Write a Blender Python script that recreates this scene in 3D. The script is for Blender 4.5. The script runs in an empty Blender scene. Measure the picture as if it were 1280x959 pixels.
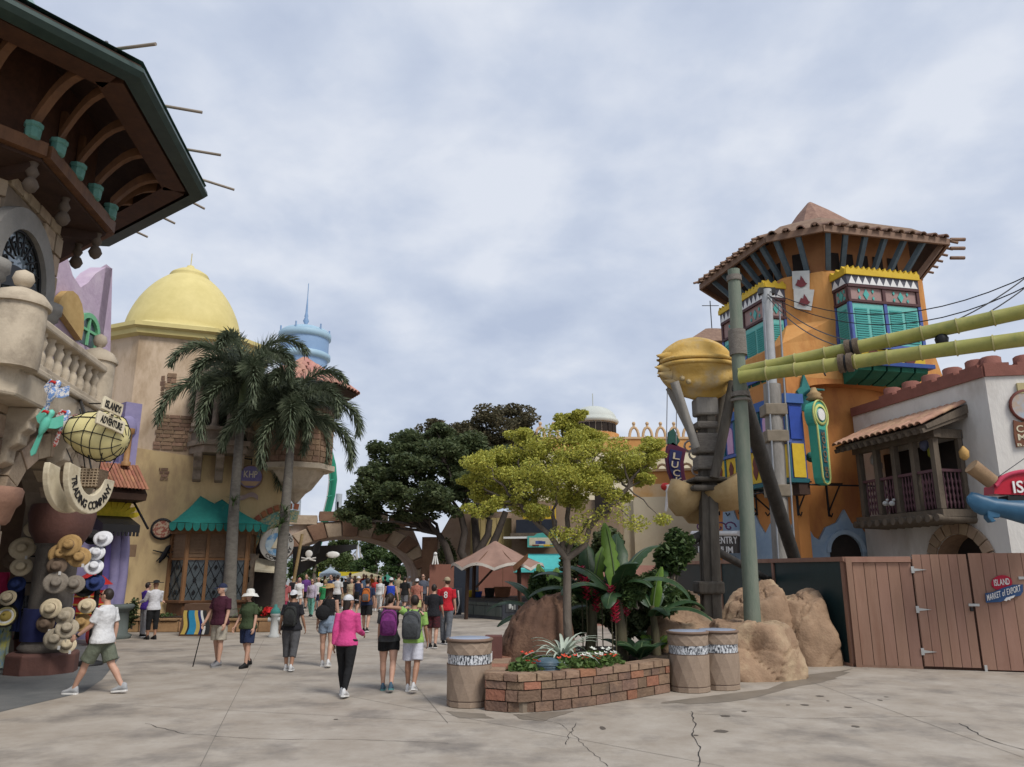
import bpy, math, random
from math import sin, cos, pi, radians as R
from mathutils import Vector as V, Matrix as M, noise as NZ
random.seed(11)
SC = bpy.context.scene
COL = SC.collection
F = 950.0                      # focal length in photograph pixels
PIT = math.atan(234/F)         # camera pitch
EYE = 2.0
# ---------------------------------------------------------------- camera
cd = bpy.data.cameras.new("camera"); cam = bpy.data.objects.new("camera", cd); COL.objects.link(cam)
cd.sensor_width = 36; cd.lens = 36*F/1280; cd.clip_start = .1; cd.clip_end = 3000
cam.location = (0, 0, EYE); cam.rotation_euler = (pi/2+PIT, 0, 0)
SC.camera = cam
# ---------------------------------------------------------------- sky and sun (overcast)
SUN_EL, SUN_AZ = R(50), R(140)
w = bpy.data.worlds.new("World"); SC.world = w; w.use_nodes = True
nt = w.node_tree; nt.nodes.clear()
def wn(t, **k):
    n = nt.nodes.new(t)
    for a, b in k.items(): setattr(n, a, b)
    return n
sky = wn('ShaderNodeTexSky', sky_type='NISHITA', sun_disc=False, sun_elevation=SUN_EL, sun_rotation=SUN_AZ)
sky.air_density = 1.5; sky.dust_density = 3
tc = wn('ShaderNodeTexCoord'); sep = wn('ShaderNodeSeparateXYZ'); nt.links.new(tc.outputs['Generated'], sep.inputs[0])
mx = wn('ShaderNodeMath', operation='MAXIMUM'); nt.links.new(sep.outputs[2], mx.inputs[0]); mx.inputs[1].default_value = 0
ad = wn('ShaderNodeMath', operation='ADD'); nt.links.new(mx.outputs[0], ad.inputs[0]); ad.inputs[1].default_value = .42
dv = wn('ShaderNodeVectorMath', operation='DIVIDE'); cb = wn('ShaderNodeCombineXYZ')
for i in range(2): nt.links.new(ad.outputs[0], cb.inputs[i])
cb.inputs[2].default_value = 1.0
nt.links.new(tc.outputs['Generated'], dv.inputs[0]); nt.links.new(cb.outputs[0], dv.inputs[1])
n1 = wn('ShaderNodeTexNoise'); n1.inputs['Scale'].default_value = 1.7; n1.inputs['Detail'].default_value = 7; n1.inputs['Roughness'].default_value = .55; n1.inputs['Distortion'].default_value = .25
n2 = wn('ShaderNodeTexNoise'); n2.inputs['Scale'].default_value = 6.5; n2.inputs['Distortion'].default_value = .15; n2.inputs['Detail'].default_value = 8; n2.inputs['Roughness'].default_value = .5
for n in (n1, n2): nt.links.new(dv.outputs[0], n.inputs['Vector'])
mxn = wn('ShaderNodeMix', data_type='FLOAT'); mxn.inputs[0].default_value = .42
nt.links.new(n1.outputs[0], mxn.inputs[2]); nt.links.new(n2.outputs[0], mxn.inputs[3])
rp = wn('ShaderNodeValToRGB'); nt.links.new(mxn.outputs[0], rp.inputs[0])
e = rp.color_ramp.elements
e[0].position = .38; e[0].color = (4.55, 5.2, 6.65, 1)
e[1].position = .62; e[1].color = (7.1, 7.5, 8.35, 1)
m_ = e.new(.50); m_.color = (5.6, 6.2, 7.45, 1)
mix = wn('ShaderNodeMix', data_type='RGBA'); mix.inputs[0].default_value = .93
nt.links.new(sky.outputs[0], mix.inputs[6]); nt.links.new(rp.outputs[0], mix.inputs[7])
bg = wn('ShaderNodeBackground'); bg.inputs[1].default_value = .058
nt.links.new(mix.outputs[2], bg.inputs[0])
wo = wn('ShaderNodeOutputWorld'); nt.links.new(bg.outputs[0], wo.inputs[0])
sl = bpy.data.lights.new("sun", 'SUN'); so = bpy.data.objects.new("sun", sl); COL.objects.link(so)
sl.energy = 1.5; sl.angle = R(20); sl.color = (1, .96, .9)
sd = V((sin(SUN_AZ)*cos(SUN_EL), cos(SUN_AZ)*cos(SUN_EL), sin(SUN_EL)))
so.rotation_euler = sd.to_track_quat('Z', 'Y').to_euler(); so.location = (0, 0, 60)
SC.view_settings.view_transform = 'Standard'; SC.view_settings.look = 'None'
SC.view_settings.exposure = .9; SC.view_settings.gamma = 1; SC.view_settings.use_curve_mapping = False
SC.render.engine = 'CYCLES'
SC.cycles.max_bounces = 6; SC.cycles.diffuse_bounces = 3; SC.cycles.transparent_max_bounces = 8

# ---------------------------------------------------------------- measuring helpers (photograph pixel -> place)
sp_, cp_ = sin(PIT), cos(PIT)
def ray(x, y):
    u = (x-640)/F; v = (480-y)/F
    return V((u, cp_-v*sp_, sp_+v*cp_))
def at(x, y, Y):
    d = ray(x, y); return V((0, 0, EYE)) + d*(Y/d.y)
def gnd(x, y, z=0):
    d = ray(x, y); return V((0, 0, EYE)) + d*((z-EYE)/d.z)
class Pl:                       # an upright plane through a towards b, normal to the viewer's side
    def __init__(s, a, b):
        s.a = V((a[0], a[1], 0)); s.d = (V((b[0], b[1], 0))-s.a); s.L = s.d.length; s.d.normalize()
        s.n = V((s.d.y, -s.d.x, 0))
        if s.n.dot(-s.a) < 0: s.n = -s.n
    def hit(s, x, y, o=0):
        d = ray(x, y); a = s.a+s.n*o
        t = s.n.dot(a-V((0, 0, EYE)))/s.n.dot(d); return V((0, 0, EYE))+d*t
    def uz(s, x, y, o=0):
        h = s.hit(x, y, o); return (h-s.a).dot(s.d), h.z
    def p(s, u, z, o=0): return s.a+s.d*u+s.n*o+V((0, 0, z))
Z = V((0, 0, 1))
def xy(p, z=0): return V((p[0], p[1], z))
def rot(a): return M.Rotation(a, 3, 'Z')
def dirv(deg): return V((cos(R(deg)), sin(R(deg)), 0))

# ---------------------------------------------------------------- mesh builder
class MB:
    def __init__(s): s.v = []; s.f = []; s.sm = []
    def add(s, vs, fs, smooth=False):
        b = len(s.v); s.v += [V(v) for v in vs]
        s.f += [tuple(i+b for i in f) for f in fs]; s.sm += [smooth]*len(fs); return s
    def obox(s, o, a, b, c):
        o = V(o); a = V(a); b = V(b); c = V(c)
        vs = [o, o+a, o+a+b, o+b, o+c, o+a+c, o+a+b+c, o+b+c]
        fs = [(0, 3, 2, 1), (4, 5, 6, 7), (0, 1, 5, 4), (1, 2, 6, 5), (2, 3, 7, 6), (3, 0, 4, 7)]
        if a.cross(b).dot(c) < 0: fs = [f[::-1] for f in fs]
        return s.add(vs, fs)
    def box(s, c, size, a=0):
        m = rot(a) if not isinstance(a, M) else a
        x, y, z = m @ V((size[0], 0, 0)), m @ V((0, size[1], 0)), m @ V((0, 0, size[2]))
        return s.obox(V(c)-(x+y+z)/2, x, y, z)
    def beam(s, p0, p1, wd, ht, up=Z):
        p0 = V(p0); p1 = V(p1); d = p1-p0; sd = d.cross(up)
        if sd.length < 1e-5: sd = d.cross(V((1, 0, 0)))
        sd.normalize(); u = sd.cross(d).normalized()
        return s.obox(p0-sd*wd/2-u*ht/2, sd*wd, d, u*ht)
    def loft(s, rings, cap=True, smooth=True, closed=True):
        n = len(rings[0]); vs = [p for r in rings for p in r]; fs = []
        for i in range(len(rings)-1):
            for j in range(n if closed else n-1):
                k = (j+1) % n; fs.append((i*n+j, i*n+k, (i+1)*n+k, (i+1)*n+j))
        s.add(vs, fs, smooth)
        if cap and closed:
            s.add(rings[0], [tuple(range(n))[::-1]]); s.add(rings[-1], [tuple(range(n))])
        return s
    def tube(s, pts, r, n=8, cap=True, smooth=True, ref=None):
        pts = [V(p) for p in pts]; rs = r if isinstance(r, (list, tuple)) else [r]*len(pts)
        rings = []; ref = V(ref) if ref else None
        for i, p in enumerate(pts):
            d = (pts[min(i+1, len(pts)-1)]-pts[max(i-1, 0)])
            if d.length < 1e-7: d = V((0, 0, 1))
            d.normalize()
            if ref is None: ref = V((1, 0, 0)) if abs(d.x) < .8 else V((0, 1, 0))
            x = (ref-d*ref.dot(d)).normalized(); y = d.cross(x); ref = x
            q = rs[i]; qx, qy = q if isinstance(q, (list, tuple)) else (q, q)
            rings.append([p+x*(qx*cos(2*pi*j/n))+y*(qy*sin(2*pi*j/n)) for j in range(n)])
        return s.loft(rings, cap, smooth)
    def lathe(s, prof, c=(0, 0, 0), n=16, m=None, smooth=True, a0=0, cap=True, sy=1):
        c = V(c); m = m or M.Identity(3)
        return s.loft([[c+m @ V((r*cos(a0+2*pi*j/n), sy*r*sin(a0+2*pi*j/n), z)) for j in range(n)] for r, z in prof], cap, smooth)
    def ell(s, c, rx, ry=None, rz=None, n=12, k=7, m=None):
        ry = ry or rx; rz = rz or rx; m = m or M.Identity(3); c = V(c)
        rings = []
        for i in range(k+1):
            t = -pi/2+pi*(i+.04)/(k+.08)
            rings.append([c+m @ V((rx*cos(t)*cos(2*pi*j/n), ry*cos(t)*sin(2*pi*j/n), rz*sin(t))) for j in range(n)])
        return s.loft(rings)
    def prism(s, poly, ext):
        poly = [V(p) for p in poly]; ext = V(ext); n = len(poly)
        nm = V((0, 0, 0))
        for i in range(n): nm += (poly[i]-poly[0]).cross(poly[(i+1) % n]-poly[0])
        if nm.dot(ext) > 0: poly = poly[::-1]
        top = [p+ext for p in poly]
        s.add(poly+top, [tuple(range(n)), tuple(range(2*n-1, n-1, -1))] + [(i, i+n, (i+1) % n+n, (i+1) % n) for i in range(n)])
        return s
    def quad(s, a, b, c, d): return s.add([a, b, c, d], [(0, 1, 2, 3)])
    def grid(s, fn, nu, nv, smooth=True):
        vs = [fn(i/nu, j/nv) for i in range(nu+1) for j in range(nv+1)]
        fs = [(i*(nv+1)+j, (i+1)*(nv+1)+j, (i+1)*(nv+1)+j+1, i*(nv+1)+j+1) for i in range(nu) for j in range(nv)]
        return s.add(vs, fs, smooth)
    def build(s, name, mat, parent=None, at=None, bevel=0, mods=None):
        if at is None: at = W[parent.name] if parent else V((0, 0, 0))
        at = V(at)
        me = bpy.data.meshes.new(name)
        me.from_pydata([v-at for v in s.v], [], s.f)
        me.polygons.foreach_set('use_smooth', s.sm)
        me.materials.append(mat); me.validate()
        o = bpy.data.objects.new(name, me); COL.objects.link(o)
        W[o.name] = at
        if parent: o.parent = parent
        else: o.location = at
        if bevel:
            b = o.modifiers.new('b', 'BEVEL'); b.width = bevel; b.segments = 2; b.limit_method = 'ANGLE'; b.angle_limit = R(40)
        return o
W = {}
def tag(o, label, cat, group=None):
    o['label'] = label; o['category'] = cat
    if group: o['group'] = group
    return o
def thing(name, label, cat, loc=(0, 0, 0), group=None):
    o = bpy.data.objects.new(name, None); COL.objects.link(o); o.location = loc; o.empty_display_size = .2
    W[o.name] = V(loc); return tag(o, label, cat, group)
def structure(o): o['kind'] = 'structure'; return o
def stuff(o): o['kind'] = 'stuff'; return o
def dup(o, loc=None, rz=None, parent=None, label=None):
    c = o.copy(); COL.objects.link(c); W[c.name] = W.get(o.name, V((0, 0, 0)))
    if parent: c.parent = parent
    if loc is not None: c.location = loc; W[c.name] = V(loc)
    if rz is not None: c.rotation_euler = (0, 0, rz)
    if label: c['label'] = label
    for ch in list(o.children): dup(ch, parent=c)
    return c
def mesh_at(me, name, parent, loc, rz=0, sc=None, m3=None):     # another object sharing a mesh, placed in world terms under an unrotated parent
    o = bpy.data.objects.new(name, me); COL.objects.link(o); base = W[parent.name] if parent else V((0, 0, 0))
    W[o.name] = base
    if parent: o.parent = parent
    if m3 is not None: o.matrix_local = M.Translation(V(loc)-base) @ m3.to_4x4()
    else:
        o.location = V(loc)-base; o.rotation_euler = (0, 0, rz)
        if sc: o.scale = sc if not isinstance(sc, (int, float)) else (sc, sc, sc)
    return o
_rock = {}
def blk(name, mat, parent, o, a, b, c, rough=.0):               # one stone / brick / plank / tile: shared rough cube, own size
    key = (mat.name, rough, random.randrange(3) if rough else 0)
    if key not in _rock:
        me = bpy.data.meshes.new(name); rn = random.Random(str(key))
        k = 3 if rough else 2; vs = []; fs = []; idx = {}
        def vid(p):
            if p not in idx:
                idx[p] = len(vs); q = V(p)/(k-1)*2-V((1, 1, 1))
                edge = sum(abs(abs(t)-1) < .01 for t in q)
                if rough:
                    if edge >= 2: q *= 1-rough*.35
                    q += V((rn.uniform(-1, 1), rn.uniform(-1, 1), rn.uniform(-1, 1)))*rough*.28
                vs.append(q*.5)
            return idx[p]
        for ax in range(3):
            for side in (0, k-1):
                for i in range(k-1):
                    for j in range(k-1):
                        q = []
                        for di, dj in ((0, 0), (1, 0), (1, 1), (0, 1)):
                            p = [0, 0, 0]; p[ax] = side; p[(ax+1) % 3] = i+di; p[(ax+2) % 3] = j+dj; q.append(vid(tuple(p)))
                        fs.append(tuple(q) if side else tuple(q[::-1]))
        me.from_pydata(vs, [], fs); me.materials.append(mat); _rock[key] = me
    m3 = M((V(a), V(b), V(c))).transposed()
    return mesh_at(_rock[key], name, parent, V(o)+(V(a)+V(b)+V(c))/2, m3=m3)

# ---------------------------------------------------------------- materials
MATS = {}
def mat(name, col, col2=None, scale=3, rough=.8, bump=.1, bscale=40, rnd=0, metal=0, isl=False, stain=None, stsc=.7, trans=0, spec=.3, emit=0, zs=1, lo=.35, hi=.65, coat=0):
    if name in MATS: return MATS[name]
    m = bpy.data.materials.new(name); m.use_nodes = True; t = m.node_tree; L = t.links.new
    bs = t.nodes['Principled BSDF']
    N = lambda k, **q: [setattr(n, a, b) for n in [t.nodes.new(k)] for a, b in q.items()] and t.nodes[-1] or t.nodes[-1]
    bs.inputs['Roughness'].default_value = rough; bs.inputs['Metallic'].default_value = metal
    bs.inputs['Specular IOR Level'].default_value = spec
    if coat: bs.inputs['Coat Weight'].default_value = coat
    geo = t.nodes.new('ShaderNodeNewGeometry'); mp = t.nodes.new('ShaderNodeMapping'); L(geo.outputs['Position'], mp.inputs[0]); mp.inputs['Scale'].default_value = (1, 1, zs)
    cur = None
    c1 = (*col, 1); c2 = (*(col2 or [q*.8 for q in col]), 1)
    if isl:
        rr = t.nodes.new('ShaderNodeValToRGB'); L(geo.outputs['Random Per Island'], rr.inputs[0])
        rr.color_ramp.elements[0].color = c1; rr.color_ramp.elements[1].color = c2; cur = rr.outputs[0]
    else:
        nz = t.nodes.new('ShaderNodeTexNoise'); nz.inputs['Scale'].default_value = scale; nz.inputs['Detail'].default_value = 11; nz.inputs['Roughness'].default_value = .68; L(mp.outputs[0], nz.inputs[0])
        rr = t.nodes.new('ShaderNodeValToRGB'); L(nz.outputs[0], rr.inputs[0])
        rr.color_ramp.elements[0].position = lo; rr.color_ramp.elements[1].position = hi
        rr.color_ramp.elements[0].color = c1; rr.color_ramp.elements[1].color = c2; cur = rr.outputs[0]
    if stain:
        nz = t.nodes.new('ShaderNodeTexNoise'); nz.inputs['Scale'].default_value = stsc; nz.inputs['Detail'].default_value = 8; nz.inputs['Roughness'].default_value = .65; L(mp.outputs[0], nz.inputs[0])
        r2 = t.nodes.new('ShaderNodeValToRGB'); L(nz.outputs[0], r2.inputs[0]); r2.color_ramp.elements[0].position = .5; r2.color_ramp.elements[1].position = .68
        mm = t.nodes.new('ShaderNodeMix'); mm.data_type = 'RGBA'; L(r2.outputs[0], mm.inputs[0]); L(cur, mm.inputs[6]); mm.inputs[7].default_value = (*stain, 1); cur = mm.outputs[2]
    if rnd:
        oi = t.nodes.new('ShaderNodeObjectInfo'); hs = t.nodes.new('ShaderNodeHueSaturation'); L(cur, hs.inputs['Color'])
        mr = t.nodes.new('ShaderNodeMapRange'); L(oi.outputs['Random'], mr.inputs[0]); mr.inputs[3].default_value = 1-rnd; mr.inputs[4].default_value = 1+rnd*.6; L(mr.outputs[0], hs.inputs['Value'])
        m2 = t.nodes.new('ShaderNodeMath'); m2.operation = 'MULTIPLY'; m2.inputs[1].default_value = 7.31; L(oi.outputs['Random'], m2.inputs[0])
        fr = t.nodes.new('ShaderNodeMath'); fr.operation = 'FRACT'; L(m2.outputs[0], fr.inputs[0])
        m3 = t.nodes.new('ShaderNodeMapRange'); L(fr.outputs[0], m3.inputs[0]); m3.inputs[3].default_value = .5-rnd*.05; m3.inputs[4].default_value = .5+rnd*.04; L(m3.outputs[0], hs.inputs['Hue']); cur = hs.outputs[0]
    L(cur, bs.inputs['Base Color'])
    if bump:
        nb = t.nodes.new('ShaderNodeTexNoise'); nb.inputs['Scale'].default_value = bscale; nb.inputs['Detail'].default_value = 5; L(mp.outputs[0], nb.inputs[0])
        bp = t.nodes.new('ShaderNodeBump'); bp.inputs['Strength'].default_value = bump; bp.inputs['Distance'].default_value = .04; L(nb.outputs[0], bp.inputs['Height']); L(bp.outputs[0], bs.inputs['Normal'])
    if emit: L(cur, bs.inputs['Emission Color']); bs.inputs['Emission Strength'].default_value = emit
    if trans:
        tr = t.nodes.new('ShaderNodeBsdfTranslucent'); L(cur, tr.inputs[0]); ms = t.nodes.new('ShaderNodeMixShader'); ms.inputs[0].default_value = trans
        L(bs.outputs[0], ms.inputs[1]); L(tr.outputs[0], ms.inputs[2]); L(ms.outputs[0], t.nodes['Material Output'].inputs[0])
    MATS[name] = m; return m
def hexc(h):
    return tuple((lambda c: c/12.92 if c <= .04045 else ((c+.055)/1.055)**2.4)(int(h[i:i+2], 16)/255) for i in (0, 2, 4))
GL = {}
def _glyphs(chars):
    obs = []
    for ch in chars:
        cu = bpy.data.curves.new('glyph', 'FONT'); cu.body = ch; cu.size = 1; cu.offset = .012; cu.resolution_u = 3
        ob = bpy.data.objects.new('glyph', cu); COL.objects.link(ob); obs.append((ch, ob, cu))
    dg = bpy.context.evaluated_depsgraph_get()
    for ch, ob, cu in obs:
        me = bpy.data.meshes.new_from_object(ob.evaluated_get(dg))
        vs = [v.co.copy() for v in me.vertices]; fs = [tuple(p.vertices) for p in me.polygons]; ed = {}
        for p in me.polygons:
            for a in p.edge_keys: ed[a] = ed.get(a, 0)+1
        x0 = min(v.x for v in vs); x1 = max(v.x for v in vs)
        GL[ch] = ([V((v.x-x0, v.y, 0)) for v in vs], fs, [a for a in ed if ed[a] == 1], x1-x0)
        bpy.data.meshes.remove(me); bpy.data.objects.remove(ob); bpy.data.curves.remove(cu)
_glyphs('ABCDEFGHIJKLMNOPQRSTUVWXYZabcdefghijklmnopqrstuvwxyz0123456789&')
def glyph(mb, ch, o, dx, dy, sx, sy, ext=.012):
    vs, fs, ed, wd = GL[ch]; nn = dx.cross(dy)
    q = [o+dx*(v.x*sx)+dy*(v.y*sy)+nn*ext for v in vs]
    mb.add(q, fs)
    for a, b in ed: mb.add([q[a], q[b], q[b]-nn*ext, q[a]-nn*ext], [(0, 1, 2, 3)])
def twidth(s): return sum((GL[c][3] if c != ' ' else .3)+.09 for c in s)-.09
def text(mb, s, o, dx, dy, width, h, ext=.012):                 # lettering starting at o, dx right, dy up, total width and cap height
    dx = V(dx).normalized(); dy = V(dy).normalized(); k = width/twidth(s); x = 0
    for c in s:
        if c != ' ': glyph(mb, c, V(o)+dx*x, dx, dy, k, h/.72, ext); x += (GL[c][3]+.09)*k
        else: x += .39*k
    return mb
def arctext(mb, s, c, dx, dy, r, a0, a1, h, ext=.012, sgn=1):   # letters along an arc, tops outward (sgn 1) or inward (-1)
    dx = V(dx); dy = V(dy); n = len(s); tot = twidth(s); x = 0
    for ch in s:
        wd = GL[ch][3] if ch != ' ' else .3
        a = a0+(a1-a0)*(x+wd/2)/tot; k = abs(a1-a0)*r/tot
        if ch != ' ':
            up = (dx*cos(a)+dy*sin(a))*sgn; rt = up.cross(dx.cross(dy))
            glyph(mb, ch, V(c)+(dx*cos(a)+dy*sin(a))*r-rt*(wd*k/2), rt, up, k, h/.72, ext)
        x += wd+.09
    return mb
# ================================================================ materials
concrete = mat('concrete', (.295, .25, .20), (.395, .35, .295), scale=1.3, rough=.72, bump=.12, bscale=14, stain=(.185, .163, .14), stsc=.7)
asphalt = mat('dark paving', (.10, .105, .105), (.15, .15, .145), scale=2, rough=.7, bump=.2, bscale=50)
crackm = mat('crack', (.035, .032, .03), rough=.9, bump=0)
spotm = mat('ground spot', (.09, .075, .06), (.13, .11, .09), rough=.7, bump=0)
stone = mat('sandstone', (.46, .36, .25), (.34, .26, .18), scale=2.2, rough=.88, bump=.35, bscale=22, rnd=.18, stain=(.19, .135, .095), stsc=1.3)
mortar = mat('mortar', (.19, .15, .11), (.24, .19, .14), rough=.95, bump=.2)
castst = mat('cast stone', (.52, .44, .33), (.42, .35, .26), scale=2.0, rough=.85, bump=.18, bscale=30, stain=(.24, .195, .145), stsc=1.1)
greyst = mat('grey stone', (.27, .255, .23), (.21, .20, .18), scale=2, rough=.8, bump=.2)
redst = mat('red stone', (.14, .065, .05), (.10, .05, .042), scale=1.5, rough=.75, bump=.25, bscale=12)
wood = mat('brown timber', (.145, .066, .028), (.09, .04, .018), scale=4, rough=.6, bump=.2, bscale=20, zs=.4)
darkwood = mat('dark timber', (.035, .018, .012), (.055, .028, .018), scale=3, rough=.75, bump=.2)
gutter = mat('dark green gutter', (.022, .042, .038), (.035, .06, .05), scale=4, rough=.45, bump=.05)
copper = mat('green copper', (.07, .20, .165), (.13, .28, .23), scale=5, rough=.6, bump=.15, stain=(.07, .17, .13), stsc=3)
paleg = mat('pale green glazing', (.35, .50, .48), (.42, .56, .54), rough=.35)
iron = mat('black iron', (.012, .012, .013), rough=.5, bump=.05)
steel = mat('grey steel', (.33, .34, .35), (.26, .27, .28), rough=.45, metal=.5, bump=.03)
glassd = mat('dark glass', (.05, .07, .08), (.08, .10, .11), rough=.08, bump=0, spec=.7)
darkin = mat('dark interior', (.02, .016, .014), (.03, .022, .018), rough=.9, bump=0)  # near-black that stands for unlit depth, laid on flat sheets
cream = mat('cream paint', (.62, .55, .40), (.54, .47, .33), scale=4, rough=.6, bump=.06, stain=(.40, .33, .22), stsc=2)
yellowp = mat('pale yellow canvas', (.70, .62, .30), (.60, .52, .24), scale=3, rough=.65, bump=.06)
blackp = mat('black paint', (.015, .014, .014), rough=.5, bump=0)
wicker = mat('wicker', (.13, .09, .055), (.20, .14, .09), scale=30, rough=.8, bump=.3)
whitep = mat('white paint', (.74, .73, .70), (.64, .63, .61), rough=.6, bump=.05)
redp = mat('red paint', (.50, .03, .025), (.40, .02, .02), rough=.45, bump=.03)
bluep = mat('blue paint', (.075, .12, .34), (.06, .095, .27), scale=4, rough=.5, bump=.05)
tealp = mat('teal paint', (.07, .34, .30), (.10, .40, .35), scale=4, rough=.5, bump=.06)
skyb = mat('light blue paint', (.18, .33, .55), (.25, .42, .62), scale=3, rough=.5, bump=.05)

# ================================================================ ground
def patch(name, pts, m, z): return structure(MB().add([xy(p, z) for p in pts], [tuple(range(len(pts)))]).build(name, m))
g = MB(); S = 700
g.grid(lambda a, b: V((-S+2*S*a, -60+1100*b, 0)), 40, 40, False)
structure(g.build('ground', concrete))
q = [gnd(-60, 905), gnd(105, 866), gnd(128, 850), gnd(150, 822), gnd(100, 806), gnd(-60, 806)]
a = MB().add([xy(p, .004) for p in q], [tuple(range(len(q)))]); structure(a.build('shop_paving', asphalt))
def crack(pts, wd):
    P = []
    for i in range(len(pts)-1):
        a_, b_ = gnd(*pts[i]), gnd(*pts[i+1]); n = max(2, int((b_-a_).length/.12))
        for k in range(n):
            p = a_.lerp(b_, k/n); P.append(p+V((random.uniform(-.02, .02), random.uniform(-.02, .02), 0)))
    P.append(gnd(*pts[-1])); mb = MB(); L = []
    for i, p in enumerate(P):
        d = (P[min(i+1, len(P)-1)]-P[max(0, i-1)]).normalized(); s = V((d.y, -d.x, 0))*wd*random.uniform(.3, 1)
        L.append([xy(p-s, .005), xy(p+s, .005)])
    mb.loft(L, cap=False, smooth=False, closed=False)
    structure(mb.build('pavement_crack', crackm))
crack([(864, 890), (869, 905), (866, 918), (874, 935), (873, 959)], .010)
crack([(1200, 905), (1235, 925), (1280, 938)], .010)
crack([(180, 905), (230, 918), (330, 925), (430, 925), (560, 930)], .006)
crack([(860, 893), (1000, 899), (1180, 896)], .005)
crack([(706, 932), (720, 905)], .006)
crack([(520, 868), (700, 905), (760, 959)], .004)
for a_, b_ in (((420, 868), (905, 959)), ((215, 815), (560, 822)), ((120, 880), (600, 905)), ((560, 905), (470, 800)), ((1010, 852), (1280, 948)), ((250, 959), (330, 800))):
    p, q = gnd(*a_), gnd(*b_); d = (q-p).normalized()*.004; s_ = V((d.y, -d.x, 0)); structure(MB().quad(xy(p-s_, .0042), xy(p+s_, .0042), xy(q+s_, .0042), xy(q-s_, .0042)).build('paving_joint', mat('joint', (.13, .115, .10), (.2, .18, .155), scale=3, bump=0)))
for i, (x, y, a_, b_) in enumerate([(753, 911, .06, .1), (907, 896, .12, .07), (901, 915, .14, .08), (1006, 882, .11, .06), (1025, 871, .1, .06), (1070, 909, .08, .06), (1060, 885, .09, .05), (930, 890, .06, .05), (985, 882, .05, .03), (1100, 876, .05, .05), (870, 920, .05, .03), (420, 900, .05, .03), (1035, 877, .04, .03), (1108, 872, .06, .03)]):
    c = gnd(x, y); k = [V((c.x+a_*.7*random.uniform(.7, 1.1)*cos(t*pi/5), c.y+b_*1.2*random.uniform(.7, 1.1)*sin(t*pi/5), .0045)) for t in range(10)]
    structure(MB().add(k, [tuple(range(10))]).build('ground_spot', spotm))
wetm = mat('damp concrete', (.17, .145, .115), (.22, .19, .155), scale=1.6, rough=.45, bump=.1, bscale=14)  # darker, smoother concrete laid near the bins and planter
def blob(name, pts, m, z):
    c = sum((gnd(*p) for p in pts), V())/len(pts); out = []
    n = len(pts)
    for i in range(n):
        a_, b_ = gnd(*pts[i]), gnd(*pts[(i+1) % n])
        for k in range(8):
            p = a_.lerp(b_, k/8); p = c+(p-c)*(1+.28*NZ.noise(p*1.9)+.12*NZ.noise(p*6)); out.append(xy(p, z))
    structure(MB().add(out, [tuple(range(len(out)))]).build(name, m))
blob('damp_patch', [(845, 876), (960, 862), (1000, 845), (1060, 838), (1055, 848), (985, 862), (935, 874), (870, 882)], wetm, .0035)
blob('damp_patch', [(640, 894), (720, 889), (700, 895), (680, 903), (655, 900)], wetm, .0035)
blob('damp_patch', [(560, 890), (606, 893), (620, 899), (575, 898)], wetm, .0035)

# ================================================================ shared builders
def octv(c, ap, nd, n=8, z=0):
    r = ap/cos(pi/n); return [V((c[0]+r*cos(R(nd)+pi/n*(2*i-1)), c[1]+r*sin(R(nd)+pi/n*(2*i-1)), z)) for i in range(n)]
def ringloft(mb, levels, c, nd, n=8, cap=True):   # levels: (apothem, z)
    return mb.loft([octv(c, ap, nd, n, z) for ap, z in levels], cap, False)
def arch_pts(uc, hw, zs, rise, n=12): return [(uc+hw*cos(pi-pi*i/n), zs+rise*sin(pi*i/n)) for i in range(n+1)]
def arch_wall(mb, pl, u0, u1, z0, z1, th, arches, o=0):
    x = u0; e = -pl.n*th
    for uc, hw, zs, rise in arches:
        if uc-hw > x: mb.prism([pl.p(x, z0, o), pl.p(uc-hw, z0, o), pl.p(uc-hw, z1, o), pl.p(x, z1, o)], e)
        A = arch_pts(uc, hw, zs, rise)
        mb.prism([pl.p(u, z, o) for u, z in A]+[pl.p(uc+hw, z1, o), pl.p(uc-hw, z1, o)], e)
        x = uc+hw
    if u1 > x: mb.prism([pl.p(x, z0, o), pl.p(u1, z0, o), pl.p(u1, z1, o), pl.p(x, z1, o)], e)
    return mb
def stones(parent, pl, u0, u1, z0, z1, rh, l0, l1, m, skip=None, dep=.07, o=0, gap=.025, name='stone_block', rough=.12):
    z = z0
    while z < z1-.05:
        h = min(random.choice(rh) if isinstance(rh, list) else rh, z1-z)
        if z1-z-h < .12: h = z1-z
        u = u0-random.uniform(0, l0*.6)
        while u < u1:
            l = random.uniform(l0, l1); a_, b_ = max(u, u0), min(u+l, u1)
            if b_-a_ > .1 and not (skip and skip((a_+b_)/2, z+h/2, b_-a_, h)):
                blk(name, m, parent, pl.p(a_+gap/2, z+gap/2, o), pl.d*(b_-a_-gap), pl.n*(dep*random.uniform(.8, 1.2)), V((0, 0, h-gap)), rough)
            u += l
        z += h
def voussoirs(parent, pl, uc, hw, zs, rise, wd, n, m, dep, o=0, name='arch_stone', gap=.012, back=0):
    for i in range(n):
        a0 = pi*(n-i)/n-gap/hw; a1 = pi*(n-i-1)/n+gap/hw
        q = [(uc+(hw)*cos(a0), zs+rise*sin(a0)), (uc+hw*cos(a1), zs+rise*sin(a1)), (uc+(hw+wd)*cos(a1), zs+(rise+wd)*sin(a1)), (uc+(hw+wd)*cos(a0), zs+(rise+wd)*sin(a0))]
        MB().prism([pl.p(u, z, o-back) for u, z in q], pl.n*(dep*random.uniform(.85, 1.1)+back)).build(name, m, parent, bevel=.015)

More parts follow.
